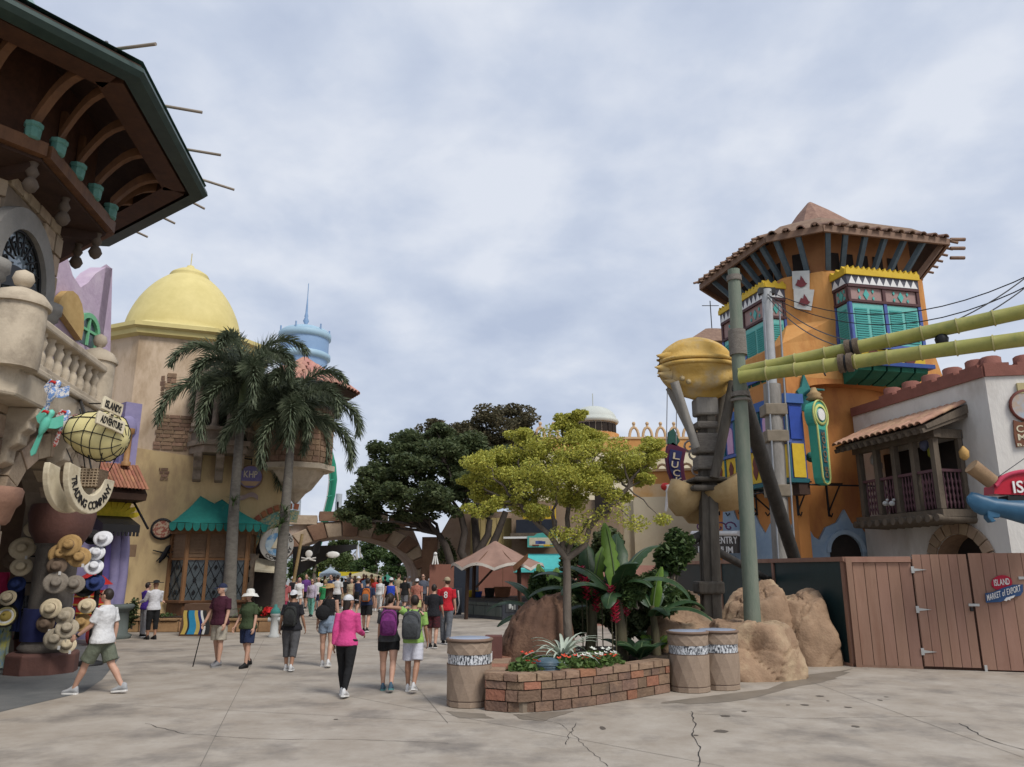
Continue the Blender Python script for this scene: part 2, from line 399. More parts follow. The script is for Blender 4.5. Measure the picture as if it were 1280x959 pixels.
# ================================================================ left corner tower with the trading shop
T = V((-12.89, 13.86, 0)); ND = 8.0
LF = Pl((-8.33, 12.95), (-8.79, 15.49))
tw = thing('shop_tower', 'sandstone shop tower with balustraded balcony under a dark overhanging timber roof', 'building', (T.x, T.y, 0))
u1 = LF.uz(27, 410)[0]; u2 = LF.uz(131, 455)[0]; zr = 6.25
LW = Pl(LF.p(0, 0, -.45), LF.p(1, 0, -.45))
uL, zc = LW.uz(60, 572); uS0, zsp = LW.uz(4, 640)
uS1 = LW.uz(90, 640)[0]; uc = (uS0+uS1)/2; hw = (uS1-uS0)/2
zsp = 3.05; rise = max(.8, LW.uz(60, 572)[1]-zsp)
ue = LW.uz(118, 600)[0]
wl = MB(); arch_wall(wl, LW, uS0-4.5, uc+hw, 0, 5.0, .9, [(uc, hw, zsp, rise)]); wl.obox(LW.p(uc+hw, 3.25), LW.d*(ue-uc-hw), -LW.n*.9, V((0, 0, 1.75)))
A1 = LW.p(ue, 0); dB = dirv(145)
A1 = A1+dB*.9; wl.prism([A1, A1+dB*5, A1+dB*5+V((0, 0, 5)), A1+V((0, 0, 5))], -V((dB.y, -dB.x, 0))*.5)
wl.build('wall', mortar, tw)
def sk(u, z, l, h):
    if z < 3.3 and u > uc: return True
    if z < zsp-.1: return uc-hw-.02 < u < uc+hw+.02 or abs(u-uc) < hw+l/2
    return ((u-uc)/(hw+.5))**2+((z-zsp)/(rise+.5))**2 < 1.02
stones(tw, LW, uS0-3.0, ue, 0, 5.0, [.42, .5, .36], .5, 1.0, stone, sk, .08)
voussoirs(tw, LW, uc, hw, zsp, rise, .46, 9, stone, .13, back=.6)
# dark room behind the arch
rm = MB(); i0 = LW.p(uS0-4, 0, -4.5); 
rm.obox(LW.p(uS0-4.4, 0, -4.6), LW.d*9, LW.n*.1, V((0, 0, 5)))
rm.obox(LW.p(uS0-4.4, 4.6, -4.5), LW.d*9, LW.n*3.6, V((0, 0, .3)))
rm.obox(LW.p(uc+hw+2.2, 0, -4.5), LW.d*.2, LW.n*3.6, V((0, 0, 4.8)))
rm.build('shop_interior', mat('brown interior', (.13, .08, .055), (.17, .11, .07), rough=.9), tw)
# corbel stone left of the arch
lc = MB().lathe([(.22, -.36), (.27, -.3), (.33, -.08), (.40, 0), (.42, .2), (.38, .26)], LW.p(uS0-.62, zsp+.05, .1), 14); lc.build('corbel', mat('pink stone', (.33, .19, .13), (.25, .14, .10), rough=.8, bump=.3, bscale=14), tw)
# upper drum and window
drum = MB(); UWc = octv(T, 3.1, 10.3); ringloft(drum, [(3.1, 4.6), (3.1, 9.6)], T, 10.3); drum.build('upper_wall', mortar, tw)
UW = Pl(UWc[0], UWc[1])
wu, wz = UW.uz(20, 322); HWW = 1.0
def sk2(u, z, l, h): return abs(u-wu) < HWW+.4+l/2-.1 if z < 7.5 else ((u-wu)/(HWW+.55))**2+((z-7.5)/(HWW+.55))**2 < 1
stones(tw, UW, 0, UW.L, 5.0, 9.5, [.45, .38], .45, .9, stone, sk2, .07)
UW2 = Pl(UWc[1], UWc[2]); stones(tw, UW2, 0, UW2.L, 5.0, 9.5, [.45, .38], .5, .9, stone, None, .07)
UW0 = Pl(UWc[7], UWc[0]); stones(tw, UW0, .8, UW0.L, 5.0, 9.5, [.45, .38], .5, .9, stone, None, .07)
win = MB(); oa = arch_pts(wu, HWW+.42, 7.5, HWW+.42, 16); ia = arch_pts(wu, HWW, 7.5, HWW, 16)
win.loft([[UW.p(oa[i][0], oa[i][1], 0), UW.p(oa[i][0], oa[i][1], .22), UW.p(ia[i][0], ia[i][1], .22), UW.p(ia[i][0], ia[i][1], .02)] for i in range(17)], False, False, False)
wf = win.build('window', greyst, tw)
gp = MB(); gp.add([UW.p(u, z, .03) for u, z in ia]+[UW.p(wu+HWW, 4.9, .03), UW.p(wu-HWW, 4.9, .03)], [tuple(range(19))]); gp.build('pane', mat('sky glass', (.30, .37, .42), (.20, .26, .30), rough=.08, bump=0, spec=.8), wf)
gr = MB(); rr = random.Random(3)
def scroll(c, r, s, a0):
    gr.tube([UW.p(c[0]+s*r*(1-.8*i/14)*cos(a0+i*.5), c[1]+r*(1-.8*i/14)*sin(a0+i*.5), .1) for i in range(15)], .022, 5)
for k in range(-3, 4):
    x = wu+k*.29; gr.tube([UW.p(x, 4.9, .1), UW.p(x, 7.2+.1*(3-abs(k)), .1)], .024, 5)
    for z in (5.3, 5.9, 6.5): scroll((x+.14, z), .16, 1, 0); scroll((x+.14, z+.3), .13, -1, 1.6)
for k in range(9):
    a_ = pi*k/8; gr.tube([UW.p(wu+.3*cos(a_), 7.75+.25*sin(a_), .1), UW.p(wu+.97*cos(a_), 7.5+.97*sin(a_), .1)], .022, 5)
    scroll((wu+.62*cos(a_+.2), 7.6+.62*sin(a_+.2)), .14, 1, a_)
gr.tube([UW.p(wu+.97*cos(pi*i/16), 7.5+.97*sin(pi*i/16), .1) for i in range(17)], .035, 5)
gr.build('iron_grille', iron, wf)
bd = MB(); bd.loft([[UW.p(wu-HWW+2*HWW*i/10, 7.05+.25*sin(pi*i/10), .06), UW.p(wu-HWW+2*HWW*i/10, 7.45+.28*sin(pi*i/10), .06), UW.p(wu-HWW+2*HWW*i/10, 7.45+.28*sin(pi*i/10), .16), UW.p(wu-HWW+2*HWW*i/10, 7.05+.25*sin(pi*i/10), .16)] for i in range(11)], True, False); bd.build('transom', iron, wf)
for sgn in (-1, 1):
    MB().lathe([(.34, 0), (.34, .15), (.25, .22), (.235, 1.2), (.25, 1.9), (.31, 1.95), (.31, 2.05), (.36, 2.1), (.36, 2.28), (.25, 2.3)], UW.p(wu+sgn*(HWW+.21), 5.15, .12), 16).build('column', greyst, tw)
# balcony
bp = octv(T, 4.95, ND+2); fl = MB(); P_ = [LF.p(u1-.1, 0, .12), LF.p(u2, 0, .12)]
dA = dirv(235); pl_ = [P_[0]+dA*4, P_[0], P_[1], P_[1]+dirv(145)*4, V((T.x, T.y, 0))]
fl.prism([V((p.x, p.y, 4.75)) for p in pl_], V((0, 0, .5))); fl.build('balcony_floor', castst, tw, bevel=.05)
fl = MB(); c_ = V((T.x, T.y, 0)); fl.prism([V((p.x, p.y, 5.25))+(p-c_).normalized()*.08 for p in pl_[:4]]+[V((T.x, T.y, 5.25))], V((0, 0, .12))); fl.build('balcony_edge', castst, tw, bevel=.03)
ua, ub = u1+.42, u2-.32
fb = MB()
fb.obox(LF.p(ua-.3, 5.37, -.2), LF.d*(ub-ua+.5), LF.n*.3, V((0, 0, .12))); fb.build('bottom_rail', castst, tw, bevel=.02)
fb = MB(); fb.obox(LF.p(ua-.3, 6.12, -.2), LF.d*(ub-ua+.5), LF.n*.34, V((0, 0, .16))); fb.build('top_rail', castst, tw, bevel=.04)
bm = MB().lathe([(.075, 0), (.075, .05), (.05, .08), (.10, .22), (.085, .34), (.05, .4), (.06, .42), (.095, .56), (.05, .66), (.075, .69), (.075, .75)], (0, 0, 0), 12); bo = bm.build('baluster', castst, tw, at=(0, 0, 0)); bme = bo.data; bpy.data.objects.remove(bo)
nb = 9
for i in range(nb): mesh_at(bme, 'baluster', tw, LF.p(ua+.1+(ub-ua-.2)*i/(nb-1), 5.38, -.03))
def pier(p, r, z0=5.2, z1=6.45, nm='balcony_pier'):
    MB().lathe([(r*.96, z0), (r, z0+.12), (r, z1-.1), (r*.98, z1)], xy(p), 20).build(nm, castst, tw)
    MB().lathe([(r*1.12, z1-.06), (r*1.14, z1), (r*.85, z1+.16), (r*.45, z1+.24), (r*.2, z1+.27), (r*.14, z1+.3), (r*.3, z1+.33), (r*.4, z1+.43), (r*.32, z1+.54), (.02, z1+.6)], xy(p), 20).build('pier_cap', castst, tw)
pier(LF.p(u1-.08, 0, -.05), .42, z1=6.32); pier(LF.p(u2, 0, -.15), .36)
for px in (44, 100, -30):
    uu = LF.uz(px, 520)[0]; pr = [(-.45, 4.75), (.1, 4.75), (.1, 4.6), (-.02, 4.5), (.0, 4.38), (-.12, 4.28), (-.12, 4.12), (-.28, 4.02), (-.28, 3.8), (-.45, 3.7)]
    MB().prism([LF.p(uu-.17, z, o) for o, z in pr], LF.d*.34).build('corbel', castst, tw, bevel=.03)
# roof: beam ring, posts, rafters, pots, soffit, gutter
ringo = lambda ap, z: octv(T, ap, ND, 8, z)
rb = MB()
for i in range(8):
    a_, b_ = ringo(3.95, 9.62)[i], ringo(3.95, 9.62)[(i+1) % 8]; rb.beam(a_, b_, .24, .26)
rb.build('beam', wood, tw)
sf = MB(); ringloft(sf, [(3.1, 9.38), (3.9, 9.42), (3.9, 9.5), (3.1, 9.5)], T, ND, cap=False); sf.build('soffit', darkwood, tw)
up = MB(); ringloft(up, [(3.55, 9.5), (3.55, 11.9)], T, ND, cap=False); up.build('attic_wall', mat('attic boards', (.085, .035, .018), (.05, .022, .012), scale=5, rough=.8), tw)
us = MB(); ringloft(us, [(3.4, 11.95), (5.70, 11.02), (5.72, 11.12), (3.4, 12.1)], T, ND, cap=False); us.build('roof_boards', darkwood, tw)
gt = MB(); ringloft(gt, [(5.42, 10.86), (5.72, 10.86), (5.80, 10.95), (5.78, 11.04), (5.6, 11.2), (5.42, 11.1)], T, ND, cap=False); gt.build('gutter', gutter, tw)
fa = MB()
for i in range(8):
    a_, b_ = ringo(5.1, 10.98)[i], ringo(5.1, 10.98)[(i+1) % 8]; fa.beam(a_, b_, .5, .2)
fa.build('eave_beam', mat('dark brown timber', (.075, .032, .016), (.05, .022, .012), scale=4, rough=.65), tw)
rf = MB(); ringloft(rf, [(5.75, 11.2), (3.2, 12.45), (2.9, 12.5)], T, ND, cap=False); rf.build('roof', copper, tw)
lan = MB(); ringloft(lan, [(2.2, 12.4), (2.2, 13.9), (2.4, 14.0), (2.4, 14.15), (1.6, 15.2), (.4, 16), (.05, 17)], T, ND); ln = lan.build('roof_lantern', paleg, tw)
lr = MB()
for p, q in zip(ringo(2.22, 12.4), ringo(2.22, 14.0)): lr.beam(p, q, .09, .09)
lr.build('lantern_frame', copper, ln)
potm = MB().lathe([(.10, 0), (.15, .03), (.165, .22), (.15, .25), (.185, .28), (.185, .36), (.13, .38)], (0, 0, 0), 8, smooth=False, a0=pi/8); po = potm.build('copper_pot', copper, tw, at=(0, 0, 0)); pme = po.data; bpy.data.objects.remove(po)
A0 = ringo(4.02, 9.72); A2 = ringo(5.25, 10.98)
for i in (6, 7, 0, 1):
    j = (i+1) % 8; a_, b_ = A0[i], A0[j]; nrm = dirv(ND+45*i)
    for k, t in enumerate((.10, .37, .64, .91)):
        p = a_.lerp(b_, t); mesh_at(pme, 'copper_pot', tw, p, 0, .88)
        e2 = A2[i].lerp(A2[j], .5+(t-.5)*1.06)
        pts = []
        for s in range(9):
            f = s/8; pt = V((p.x, p.y, p.z+.38)).lerp(V((e2.x, e2.y, e2.z)), f); pt.z += .42*sin(pi*f)*(1-.25*f); pts.append(pt)
        rb = MB(); sd_ = (b_-a_).normalized()
        rb.loft([[q_+sd_*.07+V((0, 0, .1)), q_-sd_*.07+V((0, 0, .1)), q_-sd_*.07-V((0, 0, .1)), q_+sd_*.07-V((0, 0, .1))] for q_ in pts], True, False); rb.build('rafter', wood, tw)
        if k in (1, 2): MB().beam(V((p.x, p.y, 9.7))-nrm*.35, V((p.x, p.y, 11.2))-nrm*.4, .12, .12).build('post', wood, tw)
bl = MB().lathe([(.02, -.62), (.1, -.56), (.145, -.46), (.1, -.35), (.05, -.31), (.07, -.29), (.115, -.2), (.06, -.08), (.09, 0), (.09, .2)], (0, 0, 0), 12); bo = bl.build('pendant', mat('grey oak', (.12, .09, .065), (.08, .06, .045), rough=.8), tw, at=(0, 0, 0)); bme2 = bo.data; bpy.data.objects.remove(bo)
for i in (7, 0, 1, 2):
    c0 = ringo(3.75, 9.42)[i]; mesh_at(bme2, 'pendant', tw, c0)
    c1_ = ringo(3.75, 9.42)[(i+1) % 8]; mesh_at(bme2, 'pendant', tw, c0.lerp(c1_, .45) if i != 1 else c0.lerp(c1_, .3))
    MB().beam(T+V((0, 0, 9.28))+(c0-T-V((0, 0, 9.42)))*.82, c0-V((0, 0, .1)), .16, .2).build('bracket', darkwood, tw)
E8 = ringo(5.8, 11.2)
for i, ts in ((7, (.45, .93)), (0, (.33, .68, .98)), (1, (.25, .55, .85))):
    for t in ts:
        p = E8[i].lerp(E8[(i+1) % 8], t); n_ = dirv(ND+45*i+(0 if t < .9 else 20))
        MB().tube([p-n_*.3+V((0, 0, .12)), p+n_*.62+V((0, 0, .02))], .032, 7).build('roof_pole', mat('grey bamboo', (.30, .25, .2), (.22, .18, .14), rough=.7), tw)
pb = at(136, 62, 12.3); bd_ = MB(); bd_.ell(pb, .055, .11, .06, 8, 6); bd_.ell(pb+V((0, -.1, .06)), .038, n=8, k=5); bd_.tube([pb+V((0, .08, 0)), pb+V((0, .2, -.04))], [.03, .012], 5); bd_.tube([pb+V((0, 0, -.04)), pb+V((0, 0, -.22))], .012, 4)
tag(bd_.build('pigeon', mat('bird grey', (.10, .10, .11), (.16, .16, .17), scale=9), at=pb), 'small grey pigeon perched on the dark green roof edge', 'bird')
# hat pillar
hp = gnd(55, 846); HP = V((hp.x-.42, hp.y+.6, 0))
pil = thing('hat_pillar', 'stone arcade pillar on a dark red octagonal base, hung all over with straw hats', 'pillar', HP)
ringloft(MB(), [(.62, 0), (.62, .36), (.58, .40)], HP, 20).build('base', redst, pil, bevel=.02)
MB().lathe([(.44, .40), (.5, .48), (.42, .6), (.40, .7), (.40, 2.5), (.46, 2.55)], HP, 16).build('shaft', mat('pillar stone', (.17, .15, .13), (.12, .105, .09), rough=.85, bump=.3), pil)
MB().lathe([(.44, 2.55), (.5, 2.66), (.58, 2.8), (.64, 3.15), (.6, 3.35)], HP, 14).build('capital', redst, pil, bevel=.02)
MB().lathe([(.47, .62), (.49, .9), (.47, 1.25)], HP, 16).build('blue_wrap', mat('navy cloth', (.012, .016, .06), (.02, .025, .09), rough=.9), pil)
hatc = {'cream': ((.62, .52, .36), (.52, .43, .28)), 'tan': ((.42, .27, .11), (.33, .20, .08)), 'brown': ((.13, .09, .06), (.17, .12, .085)), 'beige': ((.42, .36, .27), (.34, .29, .21)), 'white': ((.72, .72, .74), (.62, .62, .65)), 'black': ((.014, .013, .014), (.02, .02, .02)), 'navy': ((.02, .035, .12), (.03, .05, .16)), 'grey': ((.24, .21, .17), (.19, .16, .13))}
def hat_mb(r, ch, crown_r, curl=.03, n=20):
    return MB().loft([[V((rr*cos(2*pi*j/n), rr*.92*sin(2*pi*j/n), z+(curl*abs(cos(2*pi*j/n))**2 if k < 3 else 0))) for j in range(n)] for k, (rr, z) in enumerate([(r, -.012), (r, 0), (r*.75, .0), (crown_r*1.05, .012), (crown_r, .03), (crown_r*.92, ch*.8), (crown_r*.8, ch), (crown_r*.3, ch*.93), (.005, ch*.9)])], True, True)
def hat(x, y, Y, col, label, r=.2, ch=.12, cr=.095, face=(.3, -1, .25), band=None, group='hats hung on display'):
    m_ = mat('hat '+col, *hatc[col], scale=25, rough=.85, bump=.25, bscale=120)
    r *= 1.06; cr *= 1.06; ch *= 1.1; p = at(x, y, Y); q = V(face).normalized().to_track_quat('Z', 'Y').to_matrix()
    t = thing('hat', label, 'hat', p, group)
    mb = hat_mb(r, ch, cr, random.uniform(.0, .05)); mb.v = [p+q @ v for v in mb.v]; mb.build('hat_body', m_, t)
    if band:
        b = MB().lathe([(cr*1.02, .025), (cr*1.03, .05), (cr*.99, .05)], (0, 0, 0), 18, cap=False); b.v = [p+q @ v for v in b.v]; b.build('hat_band', mat('hat '+band, *hatc[band]), t)
    if random.random() < .6: MB().box(p+V((r*.5, -.03, -r*.75)), (.05, .006, .07)).build('price_tag', whitep, t)
    return t
Yp = HP.y-.5
for a_ in [(87, 682, Yp, 'tan', 'large golden straw hat at the very top of the pillar', .23), (76, 693, Yp+.06, 'tan', 'golden straw hat half hidden behind the topmost one on the pillar', .22), (99, 697, Yp+.1, 'tan', 'golden straw hat on the right under the topmost pillar hat', .21),
           (71, 708, Yp, 'brown', 'dark brown felt hat below the golden straw hats on the pillar', .18), (70, 729, Yp-.05, 'grey', 'wide grey brown hat in the middle of the pillar', .22), (93, 731, Yp+.05, 'grey', 'grey hat with an upturned brim at the right edge of the pillar', .19),
           (64, 761, Yp-.12, 'cream', 'pale cream cowboy hat with pinched crown low on the pillar', .2), (82, 771, Yp-.02, 'beige', 'beige hat to the right of the pale cowboy hat on the pillar', .19), (84, 786, Yp-.05, 'beige', 'beige hat with drooping brim, second from the bottom right of the pillar', .2),
           (58, 780, Yp-.05, 'brown', 'brown felt hat under the pale cowboy hat on the pillar', .18), (69, 799, Yp-.12, 'beige', 'beige hat with dark band at the bottom of the pillar', .21), (84, 807, Yp, 'cream', 'small cream hat hanging lowest on the pillar', .16)]:
    hat(*a_, band='brown' if 'band' in a_[4] or random.random() < .4 else None, face=(random.uniform(-.1, .5), -1, random.uniform(.05, .5)))
st = gnd(117, 838); ST = V((st.x-.55, st.y+.8, 0))
hs = thing('hat_stand', 'black wooden hat stand beside the pillar carrying white and black hats', 'stand', ST)
MB().tube([ST, ST+V((0, 0, 2.6))], .06, 8).build('post', blackp, hs); MB().lathe([(.3, 0), (.3, .06), (.08, .12)], ST, 12).build('foot', blackp, hs)
sb = MB()
for k in range(9): sb.tube([ST+V((0, 0, .9+k*.19)), ST+V((.16*cos(k*2.2), -.16+.1*sin(k*2.2), .95+k*.19))], .014, 5)
sb.build('peg', blackp, hs)
for a_ in [(129, 674, ST.y-.15, 'white', 'white brimmed hat at the top of the black hat stand', .19), (121, 692, ST.y-.2, 'white', 'white bucket hat second from the top of the black stand', .17), (117, 709, ST.y-.22, 'white', 'floppy white sun hat third from the top of the black stand', .19),
           (119, 729, ST.y-.2, 'navy', 'navy blue hat below the three white hats', .19), (107, 735, ST.y-.15, 'black', 'black wide hat behind the navy hat on the stand', .22), (109, 758, ST.y-.25, 'cream', 'cream hat with wide tilted brim seen edge on beside the white shirt man', .17), (102, 779, ST.y-.2, 'tan', 'tan leather coloured hat lowest on the black stand', .2), (116, 672, ST.y-.05, 'black', 'black round hat behind the topmost white hat', .18)]:
    hat(*a_, face=(random.uniform(.1, .6), -1, random.uniform(.1, .5)))
st2 = gnd(24, 842); S2 = V((st2.x, st2.y+.5, 0))
h2 = thing('hat_stand', 'dark clothes and hat stand under the arch at the left picture edge', 'stand', S2)
MB().tube([S2, S2+V((0, 0, 2.75))], .05, 8).build('post', blackp, h2); MB().lathe([(.35, 0), (.35, .06), (.08, .12)], S2, 12).build('foot', blackp, h2)
fr = MB()
for z in (1.2, 1.75, 2.3): fr.tube([S2+V((-.45, -.05, z)), S2+V((.3, -.05, z))], .018, 6)
fr.build('rail', blackp, h2)
for a_ in [(43, 661, S2.y-.25, 'cream', 'cream sun hat hung tilted at the top of the left stand', .2), (28, 686, S2.y-.3, 'cream', 'big round cream sun hat in the middle of three on the left stand', .24), (27, 709, S2.y-.34, 'cream', 'cream hat with turned up brim under the big round sun hat', .2),
           (10, 748, S2.y-.4, 'cream', 'small panama hat with black band at the left picture edge', .16), (21, 731, S2.y-.2, 'navy', 'navy cap between the cream hats on the left stand', .17), (18, 700, S2.y, 'brown', 'brown hat behind the cream hats on the left stand', .22)]:
    hat(*a_, band='black' if 'panama' in a_[4] else None, face=(random.uniform(.0, .5), -1, random.uniform(.1, .4)))
p = at(7, 771, S2.y-.35)
sm = thing('sombrero', 'small yellow, black and white striped sombrero at the left picture edge', 'hat', p)
q = V((.3, -1, .3)).normalized().to_track_quat('Z', 'Y').to_matrix()
for k, (r0, r1, z0, z1, mm) in enumerate([(.24, .19, .05, .02, blackp), (.19, .15, .02, .01, yellowp), (.15, .11, .01, .01, whitep), (.11, .02, .01, .15, mat('hat tan2', (.4, .3, .08), (.3, .22, .05)))]):
    mb = MB().lathe([(r0, z0), (r1, z1), (r1, z1-.012), (r0, z0-.012)], (0, 0, 0), 18, cap=(k == 3)); mb.v = [p+q @ v for v in mb.v]; mb.build('brim' if k < 3 else 'crown', mm, sm)
def cloth(x0, y0, x1, y1, Y, col, label, col2=None, sc=8):
    m_ = mat('cloth '+label[:24], col, col2, scale=sc, rough=.9, bump=.1, zs=.5)
    a_, b_ = at(x0, y0, Y), at(x1, y1, Y); wd = b_.x-a_.x
    f = lambda s, t: V((a_.x+wd*s, Y+.05*sin(s*17+t*2)+.02*sin(t*9), a_.z+(b_.z-a_.z)*t))
    mb = MB().grid(f, 14, 10); mb.grid(lambda s, t: f(s, t)+V((0, .03, 0)), 14, 10)
    return tag(mb.build('hanging_garment', m_, at=a_), label, 'garment', 'clothes hanging at the shop arch')
cloth(-8, 782, 8, 836, S2.y-.1, (.16, .32, .55), 'blue and yellow beach towel hanging at the left picture edge', (.6, .55, .1), 14)
cloth(10, 735, 24, 790, S2.y-.02, (.02, .03, .10), 'navy shirt hanging on the left stand behind the panama hat')
cloth(-6, 716, 8, 745, S2.y+.05, (.45, .03, .10), 'crimson scarf hanging behind the panama hat')
cloth(20, 765, 36, 800, S2.y+.1, (.02, .02, .02), 'black shirt hanging low on the left stand')
cloth(-4, 778, 12, 800, S2.y+.02, (.10, .16, .06), 'olive garment hanging behind the striped sombrero')
cloth(24, 745, 42, 775, S2.y+.25, (.30, .30, .30), 'black and white patterned shirt between the stand and the pillar', (.02, .02, .02), 30)
tr = thing('clay_planter', 'reddish brown clay tub on the floor at the left picture edge', 'tub', gnd(14, 838))
MB().lathe([(.22, 0), (.3, .55), (.34, .58), (.34, .66), (.28, .66), (.26, .5)], gnd(14, 838)+V((0, .5, 0)), 14).build('tub', mat('clay red', (.22, .08, .05), (.16, .06, .04)), tr)
# ================================================================ airship shop sign
YS = 12.6; px2m = YS/1.0/F
sg = thing('airship_sign', 'hanging shop sign of a striped yellow airship over a curved lettered board', 'sign', at(115, 560, YS))
n0, n1 = at(76, 533, YS), at(154, 552, YS); ax = (n1-n0).normalized(); LN = (n1-n0).length
q = ax.to_track_quat('Z', 'Y').to_matrix()
prof = [(.02, 0), (.12, .06), (.24, .2), (.34, .38), (.40, .58), (.42, .72), (.38, .86), (.26, .97), (.1, 1.03), (.02, 1.04)]
prof = [(r_*1.0, z_*LN) for r_, z_ in prof]
MB().lathe(prof, n0, 24, q).build('envelope', yellowp, sg)
nt_ = MB()
for k in (2, 3, 4, 5, 6, 7):
    r_, z_ = prof[k]; nt_.tube([n0+q @ V(((r_+.008)*cos(t*pi/10), (r_+.008)*sin(t*pi/10), z_)) for t in range(21)], .008, 4)
for k in range(10):
    a0 = 2*pi*k/10; tw_ = .9 if k % 2 else 0
    nt_.tube([n0+q @ V(((r_+.01)*cos(a0+tw_*max(0, 1-z_/(LN*.5))), (r_+.01)*sin(a0+tw_*max(0, 1-z_/(LN*.5))), z_)) for r_, z_ in prof[1:9]], .008, 4)
nt_.build('net', iron, sg)
eb = MB(); eb.lathe([(r_+.02, z_) for r_, z_ in prof[1:9]], n0, 24, q)
bk = at(114, 598, YS); wk = MB().loft([[bk+V((a_*s_, b_*s_*.8, z_)) for a_, b_ in ((-1, -1), (1, -1), (1, 1), (-1, 1))] for s_, z_ in ((.15, -.16), (.19, .0), (.2, .13))], True, False); wb = wk.build('basket', wicker, sg)
ww = MB()
for k in range(7): ww.tube([bk+V((-.2, -.16, -.14+k*.045)), bk+V((.2, -.16, -.14+k*.045))], .012, 4)
for k in range(7): ww.tube([bk+V((-.17+k*.057, -.165, -.16)), bk+V((-.18+k*.06, -.165, .14))], .01, 4)
ww.build('weave', mat('pale wicker', (.38, .30, .2), (.28, .2, .13)), wb)
rp_ = MB()
for a_, b_ in ((-1, -1), (1, -1), (1, 1), (-1, 1)): rp_.tube([bk+V((a_*.2, b_*.16, .13)), n0+ax*(LN*.55)+V((a_*.3, b_*.25, -.28))], .01, 4)
rp_.build('rope', blackp, sg)
dx = V((.06, 1, -.05)).normalized(); dz = V((.0, .06, 1)); dz = (dz-dx*dz.dot(dx)).normalized(); nn = dx.cross(dz)
cc = at(113, 594, YS-.25)
def crescent(c, r0, r1, a0, a1, th, n=22):
    pts = [c+dx*(r1*cos(R(a0+(a1-a0)*i/n)))+dz*(r1*sin(R(a0+(a1-a0)*i/n))) for i in range(n+1)]+[c+dx*(r0*cos(R(a1+(a0-a1)*i/n)))+dz*(r0*sin(R(a1+(a0-a1)*i/n))) for i in range(n+1)]
    return MB().prism([p+nn*th/2 for p in pts], -nn*th)
crescent(cc-dx*.05-nn*.30, .34, .62, 172, 352, .10).build('rear_board', cream, sg, bevel=.015)
fb_ = crescent(cc, .33, .63, 172, 360, .10).build('front_board', cream, sg, bevel=.015)
arctext(MB(), 'TRADING COMPANY', cc+nn*.05, dx, dz, .555, R(192), R(348), .13, .012, -1).build('lettering', blackp, fb_)
dx2 = V((.38, .92, -.20)).normalized(); dz2 = V((.0, .2, 1)); dz2 = (dz2-dx2*dz2.dot(dx2)).normalized(); n2_ = dx2.cross(dz2)
def board(c, wd, ht, s, th_=.05, tx=.8):
    ed_ = [(-.5, -.5), (.1, -.46), (.5, -.5), (.53, 0), (.5, .5), (.0, .46), (-.5, .5), (-.53, .1)]
    b_ = MB().prism([c+dx2*(wd*a_)+dz2*(ht*b_)+n2_*th_/2 for a_, b_ in ed_], -n2_*th_).build('name_board', cream, sg, bevel=.01)
    text(MB(), s, c-dx2*(wd*tx/2)-dz2*(ht*.28)+n2_*th_/2, dx2, dz2, wd*tx, ht*.55).build('lettering', blackp, b_)
board(at(140, 509, YS-.42), .38, .23, 'ISLANDS'); board(at(139, 519.5, YS-.46), .08, .07, 'of', .04, .7); board(at(138, 529, YS-.44), .52, .22, 'ADVENTURE')
br = MB(); br.tube([LF.hit(100, 500), at(106, 520, YS)], .03, 6); br.tube([LF.hit(90, 545, -.2), at(82, 535, YS)], .02, 6); br.tube([LF.hit(108, 505), at(146, 505, YS)], .015, 5); br.tube([at(100, 512, YS), cc+V((0, 0, .1))], .015, 5)
br.build('bracket', iron, sg)
def parrot(x, y, Y, c1, c2, label, s=1, tilt=0):
    p = at(x, y, Y); t = thing('parrot_ornament', label, 'ornament', p, 'painted parrots hanging by the balcony')
    m = M.Rotation(tilt, 3, 'Y')
    b = MB().lathe([(.01, -.22), (.05, -.14), (.075, -.02), (.06, .08), (.045, .12), (.06, .17), (.045, .22), (.01, .245)], (0, 0, 0), 10); b.v = [p+m @ (v*s) for v in b.v]; b.build('body', c1, t)
    b = MB().tube([V((.0, -.05, .18)), V((-.07, -.08, .18)), V((-.1, -.08, .14))], [.03, .025, .006], 6); b.v = [p+m @ (v*s) for v in b.v]; b.build('beak', redp, t)
    for k in (-1, 1):
        b = MB().prism([V((k*.04, 0, .1)), V((k*.18, .03, .22)), V((k*.24, .05, .05)), V((k*.17, .04, -.02)), V((k*.05, .01, -.06))], V((0, .03, 0))); b.v = [p+m @ (v*s) for v in b.v]; b.build('wing', c2, t)
    b = MB().prism([V((-.03, 0, -.15)), V((.03, 0, -.15)), V((.05, .04, -.5)), V((0, .05, -.56)), V((-.04, .04, -.5))], V((0, .025, 0))); b.v = [p+m @ (v*s) for v in b.v]; b.build('tail', c2, t)
stripe = mat('striped blue white', (.16, .28, .55), (.72, .70, .68), scale=26, rough=.5, bump=0, lo=.49, hi=.51)
mint = mat('mint green paint', (.10, .46, .34), (.16, .55, .42), rough=.5)
parrot(66, 492, 12.3, stripe, stripe, 'blue and white striped hanging parrot, the highest of three', .95, .35)
parrot(57, 530, 12.2, mint, mint, 'mint green hanging parrot with red beak, the lowest of three', 1.0, .35)
parrot(80, 527, 12.4, stripe, mat('striped red', (.5, .08, .06), (.7, .68, .66), scale=26, lo=.49, hi=.51), 'small red, white and blue hanging parrot beside the airship nose', .8, .3)

